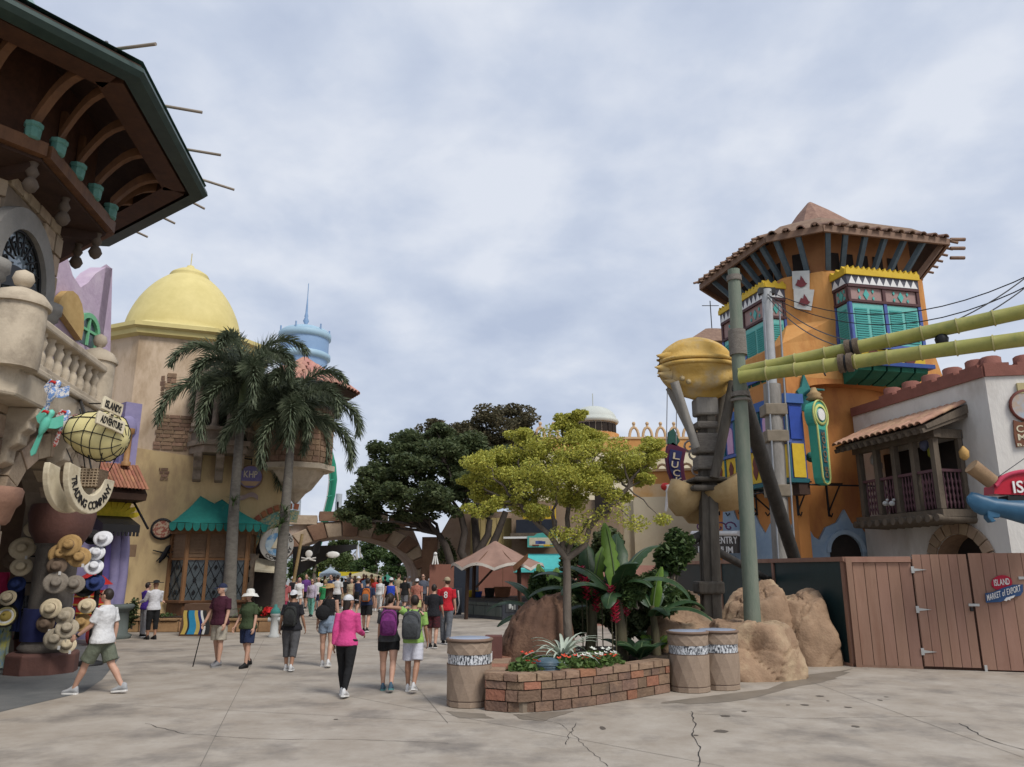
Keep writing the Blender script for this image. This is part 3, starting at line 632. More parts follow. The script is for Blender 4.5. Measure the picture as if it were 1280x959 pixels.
# ================================================================ lilac shop
lil = mat('lilac plaster', (.50, .39, .48), (.42, .32, .41), scale=2.5, rough=.85, bump=.35, bscale=9, stain=(.54, .44, .51), stsc=1.6)
lav = mat('lavender plaster', (.21, .19, .33), (.27, .24, .39), scale=2, rough=.8, bump=.2, bscale=12)
tile = mat('terracotta tile', (.38, .17, .10), (.29, .125, .075), scale=5, rough=.8, bump=.2, rnd=.25)
ls = thing('lilac_shop', 'lilac plaster shop front with jagged tower top and green arched window', 'building', at(120, 700, 24)*1)
ls.location.z = 0; W[ls.name] = V((ls.location.x, ls.location.y, 0))
PT = Pl(at(70, 400, 21.0), at(140, 400, 24.0)); PB = Pl(at(105, 650, 23.6), at(161, 650, 24.6))
sil = [(60, 300), (77, 313), (84, 320), (91, 345), (101, 360), (110, 354), (120, 342), (132, 335), (140.5, 336), (138, 440)]
tp = [PT.hit(*p) for p in sil]; bt = [V((tp[-1].x, tp[-1].y, 0)), V((tp[0].x, tp[0].y, 0))]
wu_, wz_ = PT.uz(106, 432); ht_ = PT.uz(106, 396)[1]-wz_
MB().prism(tp+bt, -PT.n*.5).build('tower_wall', lil, ls)
e0 = tp[-2]; MB().prism([e0-V((0, 0, .02)), e0-PT.n*3-V((0, 0, 2.2)), V((e0.x, e0.y, 0))-PT.n*3, V((e0.x, e0.y, 0))], -PT.d*.4).build('side_wall', lil, ls)
hw_ = .48; oa = arch_pts(wu_, hw_+.16, wz_+ht_-hw_, hw_+.16, 12); ia = arch_pts(wu_, hw_, wz_+ht_-hw_, hw_, 12)
rg = MB(); oo = [(wu_-hw_-.16, wz_)]+oa+[(wu_+hw_+.16, wz_)]; ii = [(wu_-hw_, wz_)]+ia+[(wu_+hw_, wz_)]
rg.loft([[PT.p(*oo[i], .01), PT.p(*oo[i], .1), PT.p(*ii[i], .1), PT.p(*ii[i], .01)] for i in range(len(oo))], False, False)
grn = mat('leaf green paint', (.14, .40, .20), (.18, .46, .25), rough=.5)
wf = rg.build('window', grn, ls); MB().add([PT.p(u, z, .012) for u, z in ii], [tuple(range(len(ii)))]).build('pane', glassd, wf)
mu = MB(); mu.obox(PT.p(wu_-.04, wz_, .02), PT.d*.08, PT.n*.06, V((0, 0, ht_))); mu.obox(PT.p(wu_-hw_, wz_+ht_*.5, .02), PT.d*hw_*2, PT.n*.05, V((0, 0, .08))); mu.build('mullion', grn, wf)
# yellow shell ornament
sx, sz = PT.uz(78, 405); sh = MB().prism([PT.p(sx+.75*cos(t*pi/8-.3), sz+1.0*sin(t*pi/8-.3), .02) for t in range(9)], PT.n*.2); sh.build('shell_ornament', mat('gold ochre', (.5, .34, .14), (.4, .26, .1), scale=3), ls)
top = PB.hit(160, 505)
uR = PB.uz(161, 650)[0]; zT = PB.p(uR, 0).z+0; zT = (lambda h: h.z)(PB.hit(173, 505))
MB().prism([PB.p(-3, 0), PB.p(uR, 0), PB.p(uR, zT), PB.p(PB.uz(146, 600)[0], zT), PB.p(PB.uz(146, 600)[0], zT-2), PB.p(-3, zT-2)], -PB.n*.5).build('street_wall', lav, ls)
fx, fz = PB.uz(160, 535)
MB().loft([[PB.p(fx+r_*a_, fz+r_*b_*1.3, o_) for a_, b_ in [(cos(k*pi/7), sin(k*pi/7)) for k in range(14)]] for r_, o_ in ((.3, 0), (.27, .05), (.17, .1), (.03, .12))], True, True).build('relief', lav, ls)
MB().lathe([(.14, 0), (.14, .12), (.09, .16), (.09, 1.0), (.15, 1.05), (.15, 1.2)], PB.hit(157, 583, .3), 10).build('carved_post', mat('honey timber', (.36, .2, .08), (.27, .14, .06), rough=.6), ls)
# tile canopy
c0, c1_ = PB.uz(130, 620)[0]-.4, PB.uz(162, 620)[0]+.15; zt, zb = PB.hit(150, 583).z, PB.hit(168, 613, .95).z
MB().prism([PB.p(c0, zt-.1), PB.p(c0, zb-.12, .95), PB.p(c0, zb-.3, .9), PB.p(c0, zb-.35)], PB.d*(c1_-c0)).build('canopy', darkwood, ls)
nr, nc = 4, 13; tv = (PB.p(0, zb, 1.0)-PB.p(0, zt, 0))/nr
tlm = MB().loft([[V((x, -.16*cos(a_), .12*sin(a_)+.02*k)) for a_ in [pi*j/6 for j in range(7)]]+[V((x, -.13*cos(a_), .09*sin(a_)+.02*k)) for a_ in [pi*j/6 for j in range(6, -1, -1)]] for k, x in ((1, 0), (0, .5))], True, True)
to = tlm.build('roof_tile', tile, at=(0, 0, 0)); TILE = to.data; bpy.data.objects.remove(to)
def tiles(parent, o, along, down, na, nd, lift=.02):            # rows of half round tiles on a sloping plane
    al = along.normalized(); dn = down.normalized(); nn_ = al.cross(dn)
    if nn_.z < 0: nn_ = -nn_
    wa, ld = along.length/na, down.length/nd
    for i in range(na):
        for j in range(nd):
            p = o+al*((i+.5)*wa)+dn*(j*ld)+nn_*(lift+.03)
            mesh_at(TILE, 'roof_tile', parent, p, m3=M((dn*(ld*1.12/.5), al*(wa/.33*random.uniform(.95, 1.03)), nn_*(wa/.33))).transposed())
tiles(ls, PB.p(c0, zt, 0), PB.d*(c1_-c0), PB.p(0, zb, 1.0)-PB.p(0, zt, 0), 12, 4)
# crown, awning, drapes, lamp
kx, kz = PB.uz(138, 652); cr = MB()
for k in range(9):
    a_ = pi*(.12+.76*k/8); cr.prism([PB.p(kx+.15*cos(a_-.25), kz+.1*sin(a_-.25), .05), PB.p(kx+.15*cos(a_+.25), kz+.1*sin(a_+.25), .05), PB.p(kx+.75*cos(a_+.13), kz+.62*sin(a_+.13), .05), PB.p(kx+.95*cos(a_), kz+.8*sin(a_), .05), PB.p(kx+.75*cos(a_-.13), kz+.62*sin(a_-.13), .05)], PB.n*.1)
cr.build('crown_ornament', mat('crown yellow', (.62, .46, .03), (.45, .36, .02), scale=8), ls)
w0, w1 = PB.uz(112, 660)[0], PB.uz(158, 660)[0]; za = PB.hit(140, 656, .9).z
aw = MB(); aw.prism([PB.p(w0, za+.35), PB.p(w0, za, 1.0), PB.p(w0, za-.22, 1.0), PB.p(w0, za-.1)], PB.d*(w1-w0)); aw.build('awning', blackp, ls)
for k in range(10): MB().prism([PB.p(w0+(w1-w0)*k/10+.02, za-.2, .98), PB.p(w0+(w1-w0)*(k+1)/10-.02, za-.2, .98), PB.p(w0+(w1-w0)*(k+.8)/10, za-.34, .98), PB.p(w0+(w1-w0)*(k+.2)/10, za-.34, .98)], PB.n*.03).build('scallop', blackp, ls)
MB().beam(PB.p(w1-.1, za+1.1, .05), PB.p(w1+.25, za-.1, 1.0), .05, .05).build('stay', iron, ls)
for k, uu in enumerate((PB.uz(128, 700)[0], PB.uz(140, 700)[0], PB.uz(151, 700)[0])):
    MB().tube([PB.p(uu, .9, .06), PB.p(uu+.06, 1.8, .12), PB.p(uu-.03, 2.6, .1), PB.p(uu, 3.2, .06)], [.22, .15, .22, .14], 10).build('drape', lav if k else mat('deep violet', (.13, .10, .3), (.1, .08, .24)), ls)
MB().lathe([(.5, 0), (.55, .1), (.42, .16), (.4, .8), (.5, .86), (.55, .95), (.5, 1.0)], PB.p(PB.uz(144, 720)[0], 0, .3), 14).build('pedestal', mat('grey green stone', (.13, .15, .14), (.10, .12, .11)), ls)
# red and gold cart
cp = gnd(150, 800); cp = V((cp.x-.25, cp.y-1.5, 0)); ct = thing('vendor_cart', 'red and gold striped vendor cart behind the man in white', 'cart', cp)
MB().lathe([(.42, .45), (.44, .5), (.42, .55), (.42, 1.35), (.46, 1.42), (.40, 1.46)], cp, 8, smooth=False).build('body', redp, ct)
gold = mat('gold paint', (.55, .33, .06), (.45, .26, .05), rough=.45)
for z in (.62, .85, 1.08, 1.3): MB().lathe([(.425, z-.02), (.445, z-.02), (.445, z+.02), (.425, z+.02)], cp, 8, smooth=False, cap=False).build('gold_band', gold, ct)
MB().lathe([(.55, 1.62), (.5, 1.66), (.32, 1.82), (.2, 1.9), (.04, 2.05)], cp, 14).build('canopy', redp, ct)
MB().lathe([(.04, 1.4), (.04, 1.7)], cp, 8).build('mast', gold, ct)
for a_ in (-.35, .35): MB().lathe([(.3, -.03), (.3, .03)], cp+V((a_, -.3, .3)), 16, M.Rotation(pi/2, 3, 'Y')).build('wheel', mat('dark red wheel', (.22, .02, .02), (.15, .02, .02)), ct)

# ================================================================ domed building
plas = mat('beige plaster', (.60, .47, .34), (.50, .38, .26), scale=1.1, rough=.9, bump=.3, bscale=10, stain=(.36, .26, .165), stsc=1.1, zs=.4)
plas2 = mat('ochre plaster', (.58, .44, .235), (.50, .36, .18), scale=1.0, rough=.9, bump=.25, bscale=10, stain=(.38, .27, .155), stsc=1.0, zs=.4)
domey = mat('yellow dome', (.64, .54, .235), (.56, .47, .19), scale=1.4, rough=.65, bump=.08, bscale=8)
stn = mat('carved stone', (.33, .265, .2), (.25, .2, .15), scale=4, rough=.88, bump=.4, bscale=25, stain=(.16, .125, .10), stsc=1.6)
DC = V((-13.6, 31.5, 0)); d0 = at(230, 412, 31.5); DC.x = d0.x; NDD = -69.5
db = thing('domed_building', 'beige plaster building under a pale yellow dome, with teal awning over a bay window', 'building', DC)
OC = octv(DC, 3.2, NDD); zt = at(200, 416, OC[0].y).z
DF = Pl(OC[0], OC[1])
uE = DF.uz(360, 620)[0]; uT = DF.L
ringloft(MB(), [(3.2, 0), (3.2, zt)], DC, NDD).build('tower_wall', plas, db)
DF.p(0, 0)
MB().prism([DF.p(uT*.98, 0, .02), DF.p(uE, 0, .02), DF.p(uE, zt-1.6, .02), DF.p(uT*.98, zt-1.6, .02)], -DF.n*6).build('wing_wall', plas2, db)
MB().prism([DF.p(.0, 0, .025), DF.p(uT, 0, .025), DF.p(uT, 6.2, .025), DF.p(.0, 6.5, .025)], -DF.n*.2).build('lower_wall', plas2, db)
ringloft(MB(), [(3.2, zt-.12), (3.42, zt-.05), (3.45, zt+.12), (3.6, zt+.2), (3.6, zt+.36), (3.3, zt+.42), (2.9, zt+.62)], DC, NDD).build('cornice', domey, db)
dz0 = zt+.45; top_ = at(234, 329, 31.5).z; H_ = top_-dz0
dp = [(2.62, 0), (2.66, .08), (2.5, .16), (2.42, .2), (2.40, .26), (2.36, .3)]+[(2.36*(1-t**1.75)**.60 if t < .93 else 0, .3+(H_-.75)*t) for t in [i/14 for i in range(1, 14)]]
tz = dp[-1][1]; dp = [p for p in dp if p[0] > .72]; dp += [(.78, tz-.10), (.82, tz-.02), (.76, tz+.08), (.5, tz+.25), (.2, tz+.38), (.14, tz+.5), (.01, tz+.55)]
MB().lathe([(r_, z_+dz0) for r_, z_ in dp], DC, 48).build('dome', domey, db)
MB().tube([DC+V((0, 0, dz0+tz+.5)), DC+V((0, 0, dz0+tz+1.1))], .02, 5).build('finial', domey, db)
# exposed brick patches
brick = mat('exposed brick', (.31, .205, .13), (.22, .14, .09), scale=6, rough=.9, bump=.3, rnd=.25)
def brickpatch(x0, y0, x1, y1, pl, rh=.12, rl=.3):
    ua_, zb_ = pl.uz(x0, y1); ub_, zt_ = pl.uz(x1, y0); r_ = zb_; k = 0
    while r_ < zt_-.02:
        u = ua_-(k % 2)*rl/2+random.uniform(-.1, .1)
        while u < ub_-.02:
            a_, b_ = max(u, ua_+random.uniform(0, .1)), min(u+rl, ub_-random.uniform(0, .1))
            if b_-a_ > .05: blk('brick', brick, db, pl.p(a_+.01, r_+.01, .0), pl.d*(b_-a_-.02), pl.n*.06, V((0, 0, rh-.02)), .12)
            u += rl
        r_ += rh; k += 1
DL = Pl(OC[7], OC[0])
brickpatch(199, 471, 209, 497, DL, .2, .35); brickpatch(203, 470, 224, 498, DF, .2, .35); brickpatch(197, 588, 213, 601, DF, .12, .26); brickpatch(190, 525, 240, 562, DF, .15, .4)
# bay window
b0, b1 = DF.uz(208, 757)[0], DF.uz(312, 745)[0]; f0, f1 = b0+.55, b1-.25; zb_, zh = .95, DF.hit(260, 668, .7).z
bp = [(b0, .03), (f0, .75), (f1, .75), (b1, .03)]
pw = lambda a_, b_, t: (a_[0]+(b_[0]-a_[0])*t, a_[1]+(b_[1]-a_[1])*t)
bay = MB(); bay.prism([DF.p(u, .35, o) for u, o in bp], V((0, 0, zb_-.35))); bw = bay.build('bay_window', wood, db)
bay = MB(); bay.prism([DF.p(u+(-.12 if i < 2 else .12), zb_-.08, o+.1) for i, (u, o) in enumerate(bp)], V((0, 0, .1))); bay.build('sill', wood, bw, bevel=.02)
bay = MB(); bay.prism([DF.p(u+(-.12 if i < 2 else .12), zh, o+.1) for i, (u, o) in enumerate(bp)], V((0, 0, .35))); bay.build('head', mat('oak', (.26, .135, .06), (.19, .095, .04), scale=4, rough=.6, bump=.2, zs=.3), bw)
oak = MATS['oak']; louv = mat('louvre timber', (.27, .17, .10), (.20, .125, .07), scale=5, rough=.6, bump=.1)
segs = [(bp[0], bp[1], 1), (bp[1], bp[2], 3), (bp[2], bp[3], 1)]
zm = zb_+(zh-zb_)*.62
leadg = mat('leaded glass', (.05, .065, .07), (.09, .11, .115), scale=4, rough=.15, bump=.1, spec=.6)
for a_, b_, n_ in segs:
    for k in range(n_):
        p0, p1 = pw(a_, b_, k/n_), pw(a_, b_, (k+1)/n_); P0, P1 = DF.p(p0[0], 0, p0[1]), DF.p(p1[0], 0, p1[1]); dd = (P1-P0); L_ = dd.length; dd.normalize(); nn_ = V((dd.y, -dd.x, 0))
        if nn_.dot(-P0) < 0: nn_ = -nn_
        MB().obox(P0+V((0, 0, zb_))-dd*.05, dd*.11, nn_*.1, V((0, 0, zh-zb_))).build('mullion', oak, bw)
        pn = MB().add([P0+V((0, 0, zb_)), P1+V((0, 0, zb_)), P1+V((0, 0, zm)), P0+V((0, 0, zm))], [(0, 1, 2, 3)]).build('pane', leadg, bw)
        ld = MB(); nd_ = 2
        for i in range(-4, 5):
            for sg_ in (-1, 1):
                pts = []
                for s in range(25):
                    f = s/24; u = L_*(.5+sg_*(f-.5)*1.0)+i*L_*.5
                    if .05 < u < L_-.05: pts.append(P0+dd*u+nn_*.02+V((0, 0, zb_+(zm-zb_)*f)))
                if len(pts) > 2: ld.tube([pts[0], pts[-1]], .012, 4)
        for i in range(3):
            c_ = P0+dd*(L_/2)+nn_*.03+V((0, 0, zb_+(zm-zb_)*(.2+.3*i))); ld.prism([c_-dd*.07, c_-V((0, 0, .1)), c_+dd*.07, c_+V((0, 0, .1))], nn_*.02)
        ld.build('lead_work', iron, bw)
        MB().obox(P0+V((0, 0, zm-.04))+dd*.05, dd*(L_-.1), nn_*.06, V((0, 0, .08))).build('rail', oak, bw)
        MB().obox(P0+V((0, 0, zm))+dd*.05-nn_*.03, dd*(L_-.1), nn_*.03, V((0, 0, zh-zm))).build('shutter', louv, bw)
        lv = MB()
        for i in range(6): lv.obox(P0+dd*.07+V((0, 0, zm+.07+i*(zh-zm-.1)/6)), dd*(L_-.14), nn_*.03, V((0, 0, .05)))
        stuff(lv.build('louvre', louv, bw))
        if k == n_-1: MB().obox(P1+V((0, 0, zb_))-dd*.05, dd*.1, nn_*.095, V((0, 0, zh-zb_))).build('mullion', oak, bw)
# teal awning with two peaks
teal = mat('teal canvas', (.009, .125, .105), (.012, .155, .13), scale=6, rough=.75, bump=.05)
aw = thing('teal_awning', 'teal canvas awning with two peaks and scalloped edge over the bay window', 'awning', DF.p((b0+b1)/2, zh))
e0, e1 = DF.uz(212, 650, 1.5)[0], DF.uz(335, 660, 1.5)[0]; zE = DF.hit(270, 655, 1.5).z; zP = DF.hit(242, 620, .5).z
pk = [(e0+(e1-e0)*.27, zP), (e0+(e1-e0)*.50, zP-.1)]
def azz(u, o):
    hz = 0
    for pu, pz in pk:
        d_ = max(abs(u-pu)/((pu-e0)*1.0 if u < pu else (e1-pu)*.98), abs(o-.45)/1.08 if o > .45 else 0)
        hz = max(hz, (pz-zE)*max(0, 1-d_)**1.25)
    return zE+hz
us = sorted(set([e0+(e1-e0)*i/40 for i in range(41)]+[p[0] for p in pk])); 
vs = []; fs = []; no = 12
for u in us:
    for j in range(no+1): o = 1.5*j/no+.03*(j == 0); vs.append(DF.p(u, azz(u, o)+.02*NZ.noise(V((u*2, o*2, 0))), o))
for i in range(len(us)-1):
    for j in range(no): fs.append((i*(no+1)+j, (i+1)*(no+1)+j, (i+1)*(no+1)+j+1, i*(no+1)+j+1))
MB().add(vs, fs, True).build('canvas', teal, aw)
def scal(a_, b_, n_):
    d_ = (b_-a_)/n_
    for k in range(n_):
        o_ = a_+d_*k; s = MB(); out = V((DF.n.x, DF.n.y, 0))*.02
        s.prism([o_+d_*.04, o_+d_*.96, o_+d_*.94-V((0, 0, .16)), o_+d_*.75-V((0, 0, .25)), o_+d_*.5-V((0, 0, .28)), o_+d_*.25-V((0, 0, .25)), o_+d_*.06-V((0, 0, .16))], out); s.build('scallop', teal, aw)
scal(DF.p(e0, zE, 1.5), DF.p(e1, zE, 1.5), 13); scal(DF.p(e0, zE, .1), DF.p(e0, zE, 1.5), 4)
MB().beam(DF.p(e0, zE-.02, 1.48), DF.p(e1, zE-.02, 1.48), .04, .04).build('rod', iron, aw)
MB().tube([DF.p(e1-.2, zE-.1, 1.45), DF.p(b1+.1, 2.2, .05)], .02, 5).build('stay', iron, aw)
# stone balcony with columns and dark window
q0, q1 = DF.uz(240, 560)[0], DF.uz(308, 560)[0]; zl = DF.hit(265, 566, .9).z
poly = [(q0-.1, 0), (q0+.45, .95), (q1, .95), (q1+.3, 0)]
for nm, a_, b_, ex in (('balcony_slab', zl, .28, 0), ('balcony_rim', zl+.28, .2, .1), ('balcony_rim', zl+.85, .14, .08)):
    MB().prism([DF.p(u+(-ex if i < 2 else ex), a_, o+ex*(o > 0)) for i, (u, o) in enumerate(poly)], V((0, 0, b_))).build(nm, stn, db, bevel=.02)
MB().prism([DF.p(u*.98+.02*q1, zl+.45, o*.9) for u, o in poly], V((0, 0, .42))).build('balcony_wall', stn, db)
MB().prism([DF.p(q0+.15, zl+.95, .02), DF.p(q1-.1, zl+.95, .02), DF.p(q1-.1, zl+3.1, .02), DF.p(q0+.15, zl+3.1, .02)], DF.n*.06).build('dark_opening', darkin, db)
for uu in (q0+.1, q0+.75, (q0+q1)/2+.3, q1):
    MB().lathe([(.19, zl+.98), (.19, zl+1.1), (.13, zl+1.16), (.12, zl+2.7), (.19, zl+2.82), (.2, zl+3.0)], DF.p(uu, 0, .55), 12).build('column', stn, db)
MB().prism([DF.p(u+(-.1 if i < 2 else .1), zl+3.0, o+.05*(o > 0)) for i, (u, o) in enumerate(poly)], V((0, 0, .4))).build('entablature', stn, db, bevel=.03)
for uu in (q0+.12, q0+.9, q1-.35):
    pr = [(0, zl), (.85, zl), (.85, zl-.18), (.62, zl-.28), (.5, zl-.52), (.3, zl-.62), (.22, zl-.95), (0, zl-1.05)]
    MB().prism([DF.p(uu, z_, o_) for o_, z_ in pr], DF.d*.3).build('corbel', stn, db, bevel=.03)
# right hand string course, oriel turret and pink tile roof
r0, r1 = q1+.3, DF.uz(352, 565)[0]; zs_ = DF.hit(330, 560, .4).z
MB().prism([DF.p(r0, zs_, 0), DF.p(r0, zs_, .4), DF.p(r0, zs_+.18, .55), DF.p(r0, zs_+.3, .5), DF.p(r0, zs_+.3, 0)], DF.d*(r1-r0)).build('string_course', stn, db, bevel=.02)
for uu in (r0+.25, r0+.95): MB().prism([DF.p(uu, zs_, 0), DF.p(uu, zs_, .35), DF.p(uu, zs_-.3, .25), DF.p(uu, zs_-.45, .1), DF.p(uu, zs_-.9, .06), DF.p(uu, zs_-.95, 0)], DF.d*.14).build('corbel', stn, db)
TC = at(375, 540, 30.2); TC.z = 0; z0, z1 = at(380, 578, 29).z, at(400, 500, 29).z
oa_ = 1.22
ringloft(MB(), [(.05, z0-1.5), (.35, z0-1.1), (.55, z0-.95), (oa_-.2, z0-.25), (oa_+.12, z0-.2), (oa_+.12, z0), (oa_, z0+.02)], TC, -60).build('turret_base', castst, db)
ringloft(MB(), [(oa_, z0), (oa_, z1+.4)], TC, -60).build('turret_wall', mat('turret mortar', (.3, .2, .13), (.25, .17, .11)), db)
OT = octv(TC, oa_, -60)
for i in (7, 0, 1): stones(db, Pl(OT[i], OT[(i+1) % 8]), 0, .99, z0+.05, z1+.3, .22, .3, .5, brick, None, .04, 0, .02, 'brick')
pinkt = mat('pink roof tile', (.50, .26, .20), (.40, .20, .15), scale=6, rough=.85, bump=.2, rnd=.2)
zr_ = at(443, 492, 30.2).z; zk = at(380, 452, 30.2).z
rO = octv(TC, 2.05, -60, 8, zr_); tp_ = V((TC.x, TC.y, zk))
MB().loft([rO, octv(TC, .1, -60, 8, zk)], True, False).build('turret_roof', darkwood, db)
to = bpy.data.meshes.new('roof_tile'); to.from_pydata([v.co for v in TILE.vertices], [], [tuple(p.vertices) for p in TILE.polygons]); to.materials.append(pinkt); to.polygons.foreach_set('use_smooth', [True]*len(to.polygons))
_T = TILE; TILE = to
for i in range(8):
    a_, b_ = rO[i], rO[(i+1) % 8]
    if (a_+b_).y/2 > TC.y+1.5: continue
    nr_ = 5; mid = (a_+b_)/2
    for j in range(nr_):
        f0_, f1_ = j/nr_, (j+1)/nr_; A_, B_ = tp_.lerp(a_, f0_), tp_.lerp(b_, f0_); A2_, B2_ = tp_.lerp(a_, f1_), tp_.lerp(b_, f1_); na = max(1, int(round((B2_-A2_).length/.3)))
        dn = (mid-tp_)/nr_; tiles(db, (A2_+B2_)/2-(B2_-A2_)/2-dn, (B2_-A2_), dn, na, 1)
PINK = TILE; TILE = _T
# wing roof
# round sign with hook, ribbon
ks = thing('round_hanging_sign', 'round purple sign with pale letters hanging from a hook above a ribbon', 'sign', DF.hit(313, 597, .35))
kc = DF.hit(313, 597, .35); kd = DF.d; rk = .42
MB().lathe([(rk, -.05), (rk, .05)], kc, 24, DF.n.to_track_quat('Z', 'Y').to_matrix()).build('disc', mat('purple sign', (.13, .12, .26), (.20, .17, .30), scale=5), ks)
MB().lathe([(rk, -.06), (rk+.05, -.06), (rk+.05, .07), (rk, .07)], kc, 24, DF.n.to_track_quat('Z', 'Y').to_matrix(), cap=False).build('rim', mat('bronze', (.16, .10, .06), (.22, .14, .08)), ks)
text(MB(), 'KHP', kc-kd*.25+V((0, 0, -.02))+DF.n*.06, kd, Z, .5, .26).build('lettering', cream, ks)
MB().prism([kc-kd*.38-V((0, 0, .16))+DF.n*.05, kc+kd*.38-V((0, 0, .16))+DF.n*.05, kc+kd*.2-V((0, 0, .34))+DF.n*.05, kc-kd*.2-V((0, 0, .34))+DF.n*.05], DF.n*.03).build('banner', mat('tan panel', (.4, .27, .16)), ks)
MB().tube([kc+V((0, 0, .42)), kc+V((0, 0, .68)), kc-kd*.35+V((0, 0, .72)), kc-kd*.55+V((0, 0, .62)), kc-kd*.52+V((0, 0, .5))], .03, 6).build('hook', iron, ks)
MB().tube([kc+V((0, 0, .7)), kc+V((0, 0, .72))-DF.n*.36], .03, 6).build('hook', iron, ks)
rbn = MB(); rbn.loft([[kc+kd*(.9*t-.55)+V((0, 0, -.72-.12*sin(t*6)+.2*(1-t)))-DF.n*.2, kc+kd*(.9*t-.55)+V((0, 0, -.9-.12*sin(t*6)+.2*(1-t)))-DF.n*.2] for t in [i/10 for i in range(11)]], False, True, False); rbn.build('ribbon', mat('ribbon stone', (.36, .27, .24), (.3, .22, .2)), ks, mods=None)
md = thing('medallion', 'round reddish wall medallion on the ochre wall left of the bay window', 'wall sign', DF.hit(203, 662, .05))
mc = DF.hit(203, 662, .06); mq = DF.n.to_track_quat('Z', 'Y').to_matrix()
MB().lathe([(.36, -.05), (.36, .03), (.3, .06)], mc, 20, mq).build('disc', mat('medallion red', (.30, .10, .07), (.5, .36, .25), scale=9, lo=.48, hi=.52), md); MB().lathe([(.33, .02), (.4, .02), (.4, .09), (.33, .09)], mc, 20, mq, cap=False).build('rim', iron, md)
il = thing('iron_wall_ornament', 'black wrought iron lizard ornament below the round medallion', 'ornament', DF.hit(202, 692, .1))
c_ = DF.hit(202, 692, .1); mb = MB(); mb.tube([c_-DF.d*.05-V((0, 0, .35)), c_+DF.d*.08-V((0, 0, .1)), c_+DF.d*.2+V((0, 0, .2)), c_+DF.d*.28+V((0, 0, .28))], [.03, .1, .08, .04], 8)
for a_, b_ in ((-.3, .1), (-.15, -.3), (.4, .05), (.3, -.2)): mb.tube([c_+DF.d*.1, c_+DF.d*a_+V((0, 0, b_))], [.04, .02], 6)
mb.build('body', iron, il)
lm = thing('wall_lamp', 'small square wall lamp beside the violet shop entrance', 'lamp', DL.hit(164, 689, .1)); c_ = DL.hit(164, 689, .12)
MB().box(c_, (.3, .22, .42), .4).build('housing', mat('bronze'  , (.16, .10, .06)), lm); MB().ell(c_+DL.n*.14, .06, n=8, k=5).build('bulb', cream, lm)
# portal: brick ring, tiled band, round ship sign, column and dark passage
pu, pz = uE+.15, DF.hit(360, 700).z; 
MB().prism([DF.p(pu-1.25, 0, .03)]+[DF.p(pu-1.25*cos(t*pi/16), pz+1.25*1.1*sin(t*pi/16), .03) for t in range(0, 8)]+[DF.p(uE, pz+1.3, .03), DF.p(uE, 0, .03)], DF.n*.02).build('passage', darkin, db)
for k in range(13):
    a_ = pi-pi*.56*k/13; b_ = pi-pi*.56*(k+.72)/13
    MB().prism([DF.p(pu+r_*cos(t), pz+r_*1.1*sin(t), .02) for r_, t in ((1.75, a_), (1.75, b_), (1.95, b_), (1.95, a_))], DF.n*.12).build('brick', mat('orange brick', (.36, .13, .06), (.28, .10, .05), rnd=.2), db)
MB().loft([[DF.p(pu+r_*cos(pi-pi*.56*k/16), pz+r_*1.1*sin(pi-pi*.56*k/16), o_) for r_, o_ in ((1.3, .0), (1.3, .08), (1.72, .08), (1.72, .0))] for k in range(17)], True, False).build('tile_band', mat('mosaic', (.40, .36, .2), (.12, .26, .22), scale=9, lo=.47, hi=.53), db)
cu_ = DF.uz(313, 720)[0]; MB().lathe([(.2, 0), (.2, .2), (.14, .28), (.13, 2.1), (.2, 2.22), (.17, 2.3), (.24, 2.5), (.26, 2.62)], DF.p(cu_, 0, .25), 14).build('column', stn, db)
ss = thing('round_ship_sign', 'round white lettered sign with blue sea picture behind the second palm', 'sign', DF.hit(346, 681, .7)); c_ = DF.hit(346, 681, .7)
MB().lathe([(.62, -.05), (.62, .05)], c_, 28, mq).build('ring_board', mat('sign ring', (.50, .47, .42), (.42, .4, .36)), ss); MB().lathe([(.42, .05), (.42, .07)], c_, 24, mq).build('picture', mat('sea picture', (.12, .27, .46), (.45, .55, .6), scale=3, lo=.45, hi=.55), ss)
arctext(MB(), 'COMPANY', c_+DF.n*.06, DF.d, Z, .57, R(225), R(350), .12, .012, -1).build('lettering', blackp, ss); arctext(MB(), 'CURIO', c_+DF.n*.06, DF.d, Z, .47, R(75), R(10), .12, .012, 1).build('lettering', blackp, ss)
sl_ = MB().prism([c_+DF.n*.08+V((0, 0, -.15))-DF.d*.2, c_+DF.n*.08+V((0, 0, -.15))+DF.d*.2, c_+DF.n*.08+V((0, 0, .28))], DF.n*.02); sl_.build('sail', cream, ss)
MB().tube([c_-DF.n*.0, c_-DF.n*.7+V((0, 0, .2))], .03, 6).build('bracket', iron, ss)
ca = thing('cream_awning', 'small cream canvas awning in the passage beside the second palm', 'awning', DF.hit(330, 708, .6)); a_, b_ = DF.hit(319, 700, .3), DF.hit(343, 716, 1.0)
MB().prism([DF.hit(320, 697, .2), DF.hit(344, 703, .2), DF.hit(344, 715, 1.0), DF.hit(318, 713, 1.0)], V((0, 0, -.06))).build('canvas', cream, ca)
# planter in front
pn0, pn1 = gnd(150, 791), gnd(338, 791); pt = thing('long_planter', 'low golden stone planter along the foot of the domed building', 'planter', (pn0+pn1)/2)
PP = Pl(pn0, pn1); MB().prism([PP.p(0, 0, -.06), PP.p(PP.L, 0, -.06), PP.p(PP.L, 0, -.9), PP.p(0, 0, -.9)], V((0, 0, .36))).build('core', mortar, pt)
gst = mat('golden stone', (.36, .22, .11), (.27, .16, .08), scale=4, rough=.85, bump=.3, rnd=.2)
stones(pt, PP, 0, PP.L, 0, .36, .36, .5, .8, gst, None, .07, -.06); stones(pt, PP, 0, PP.L, .36, .46, .1, .6, .9, gst, None, .3, -.22, name='coping_stone')
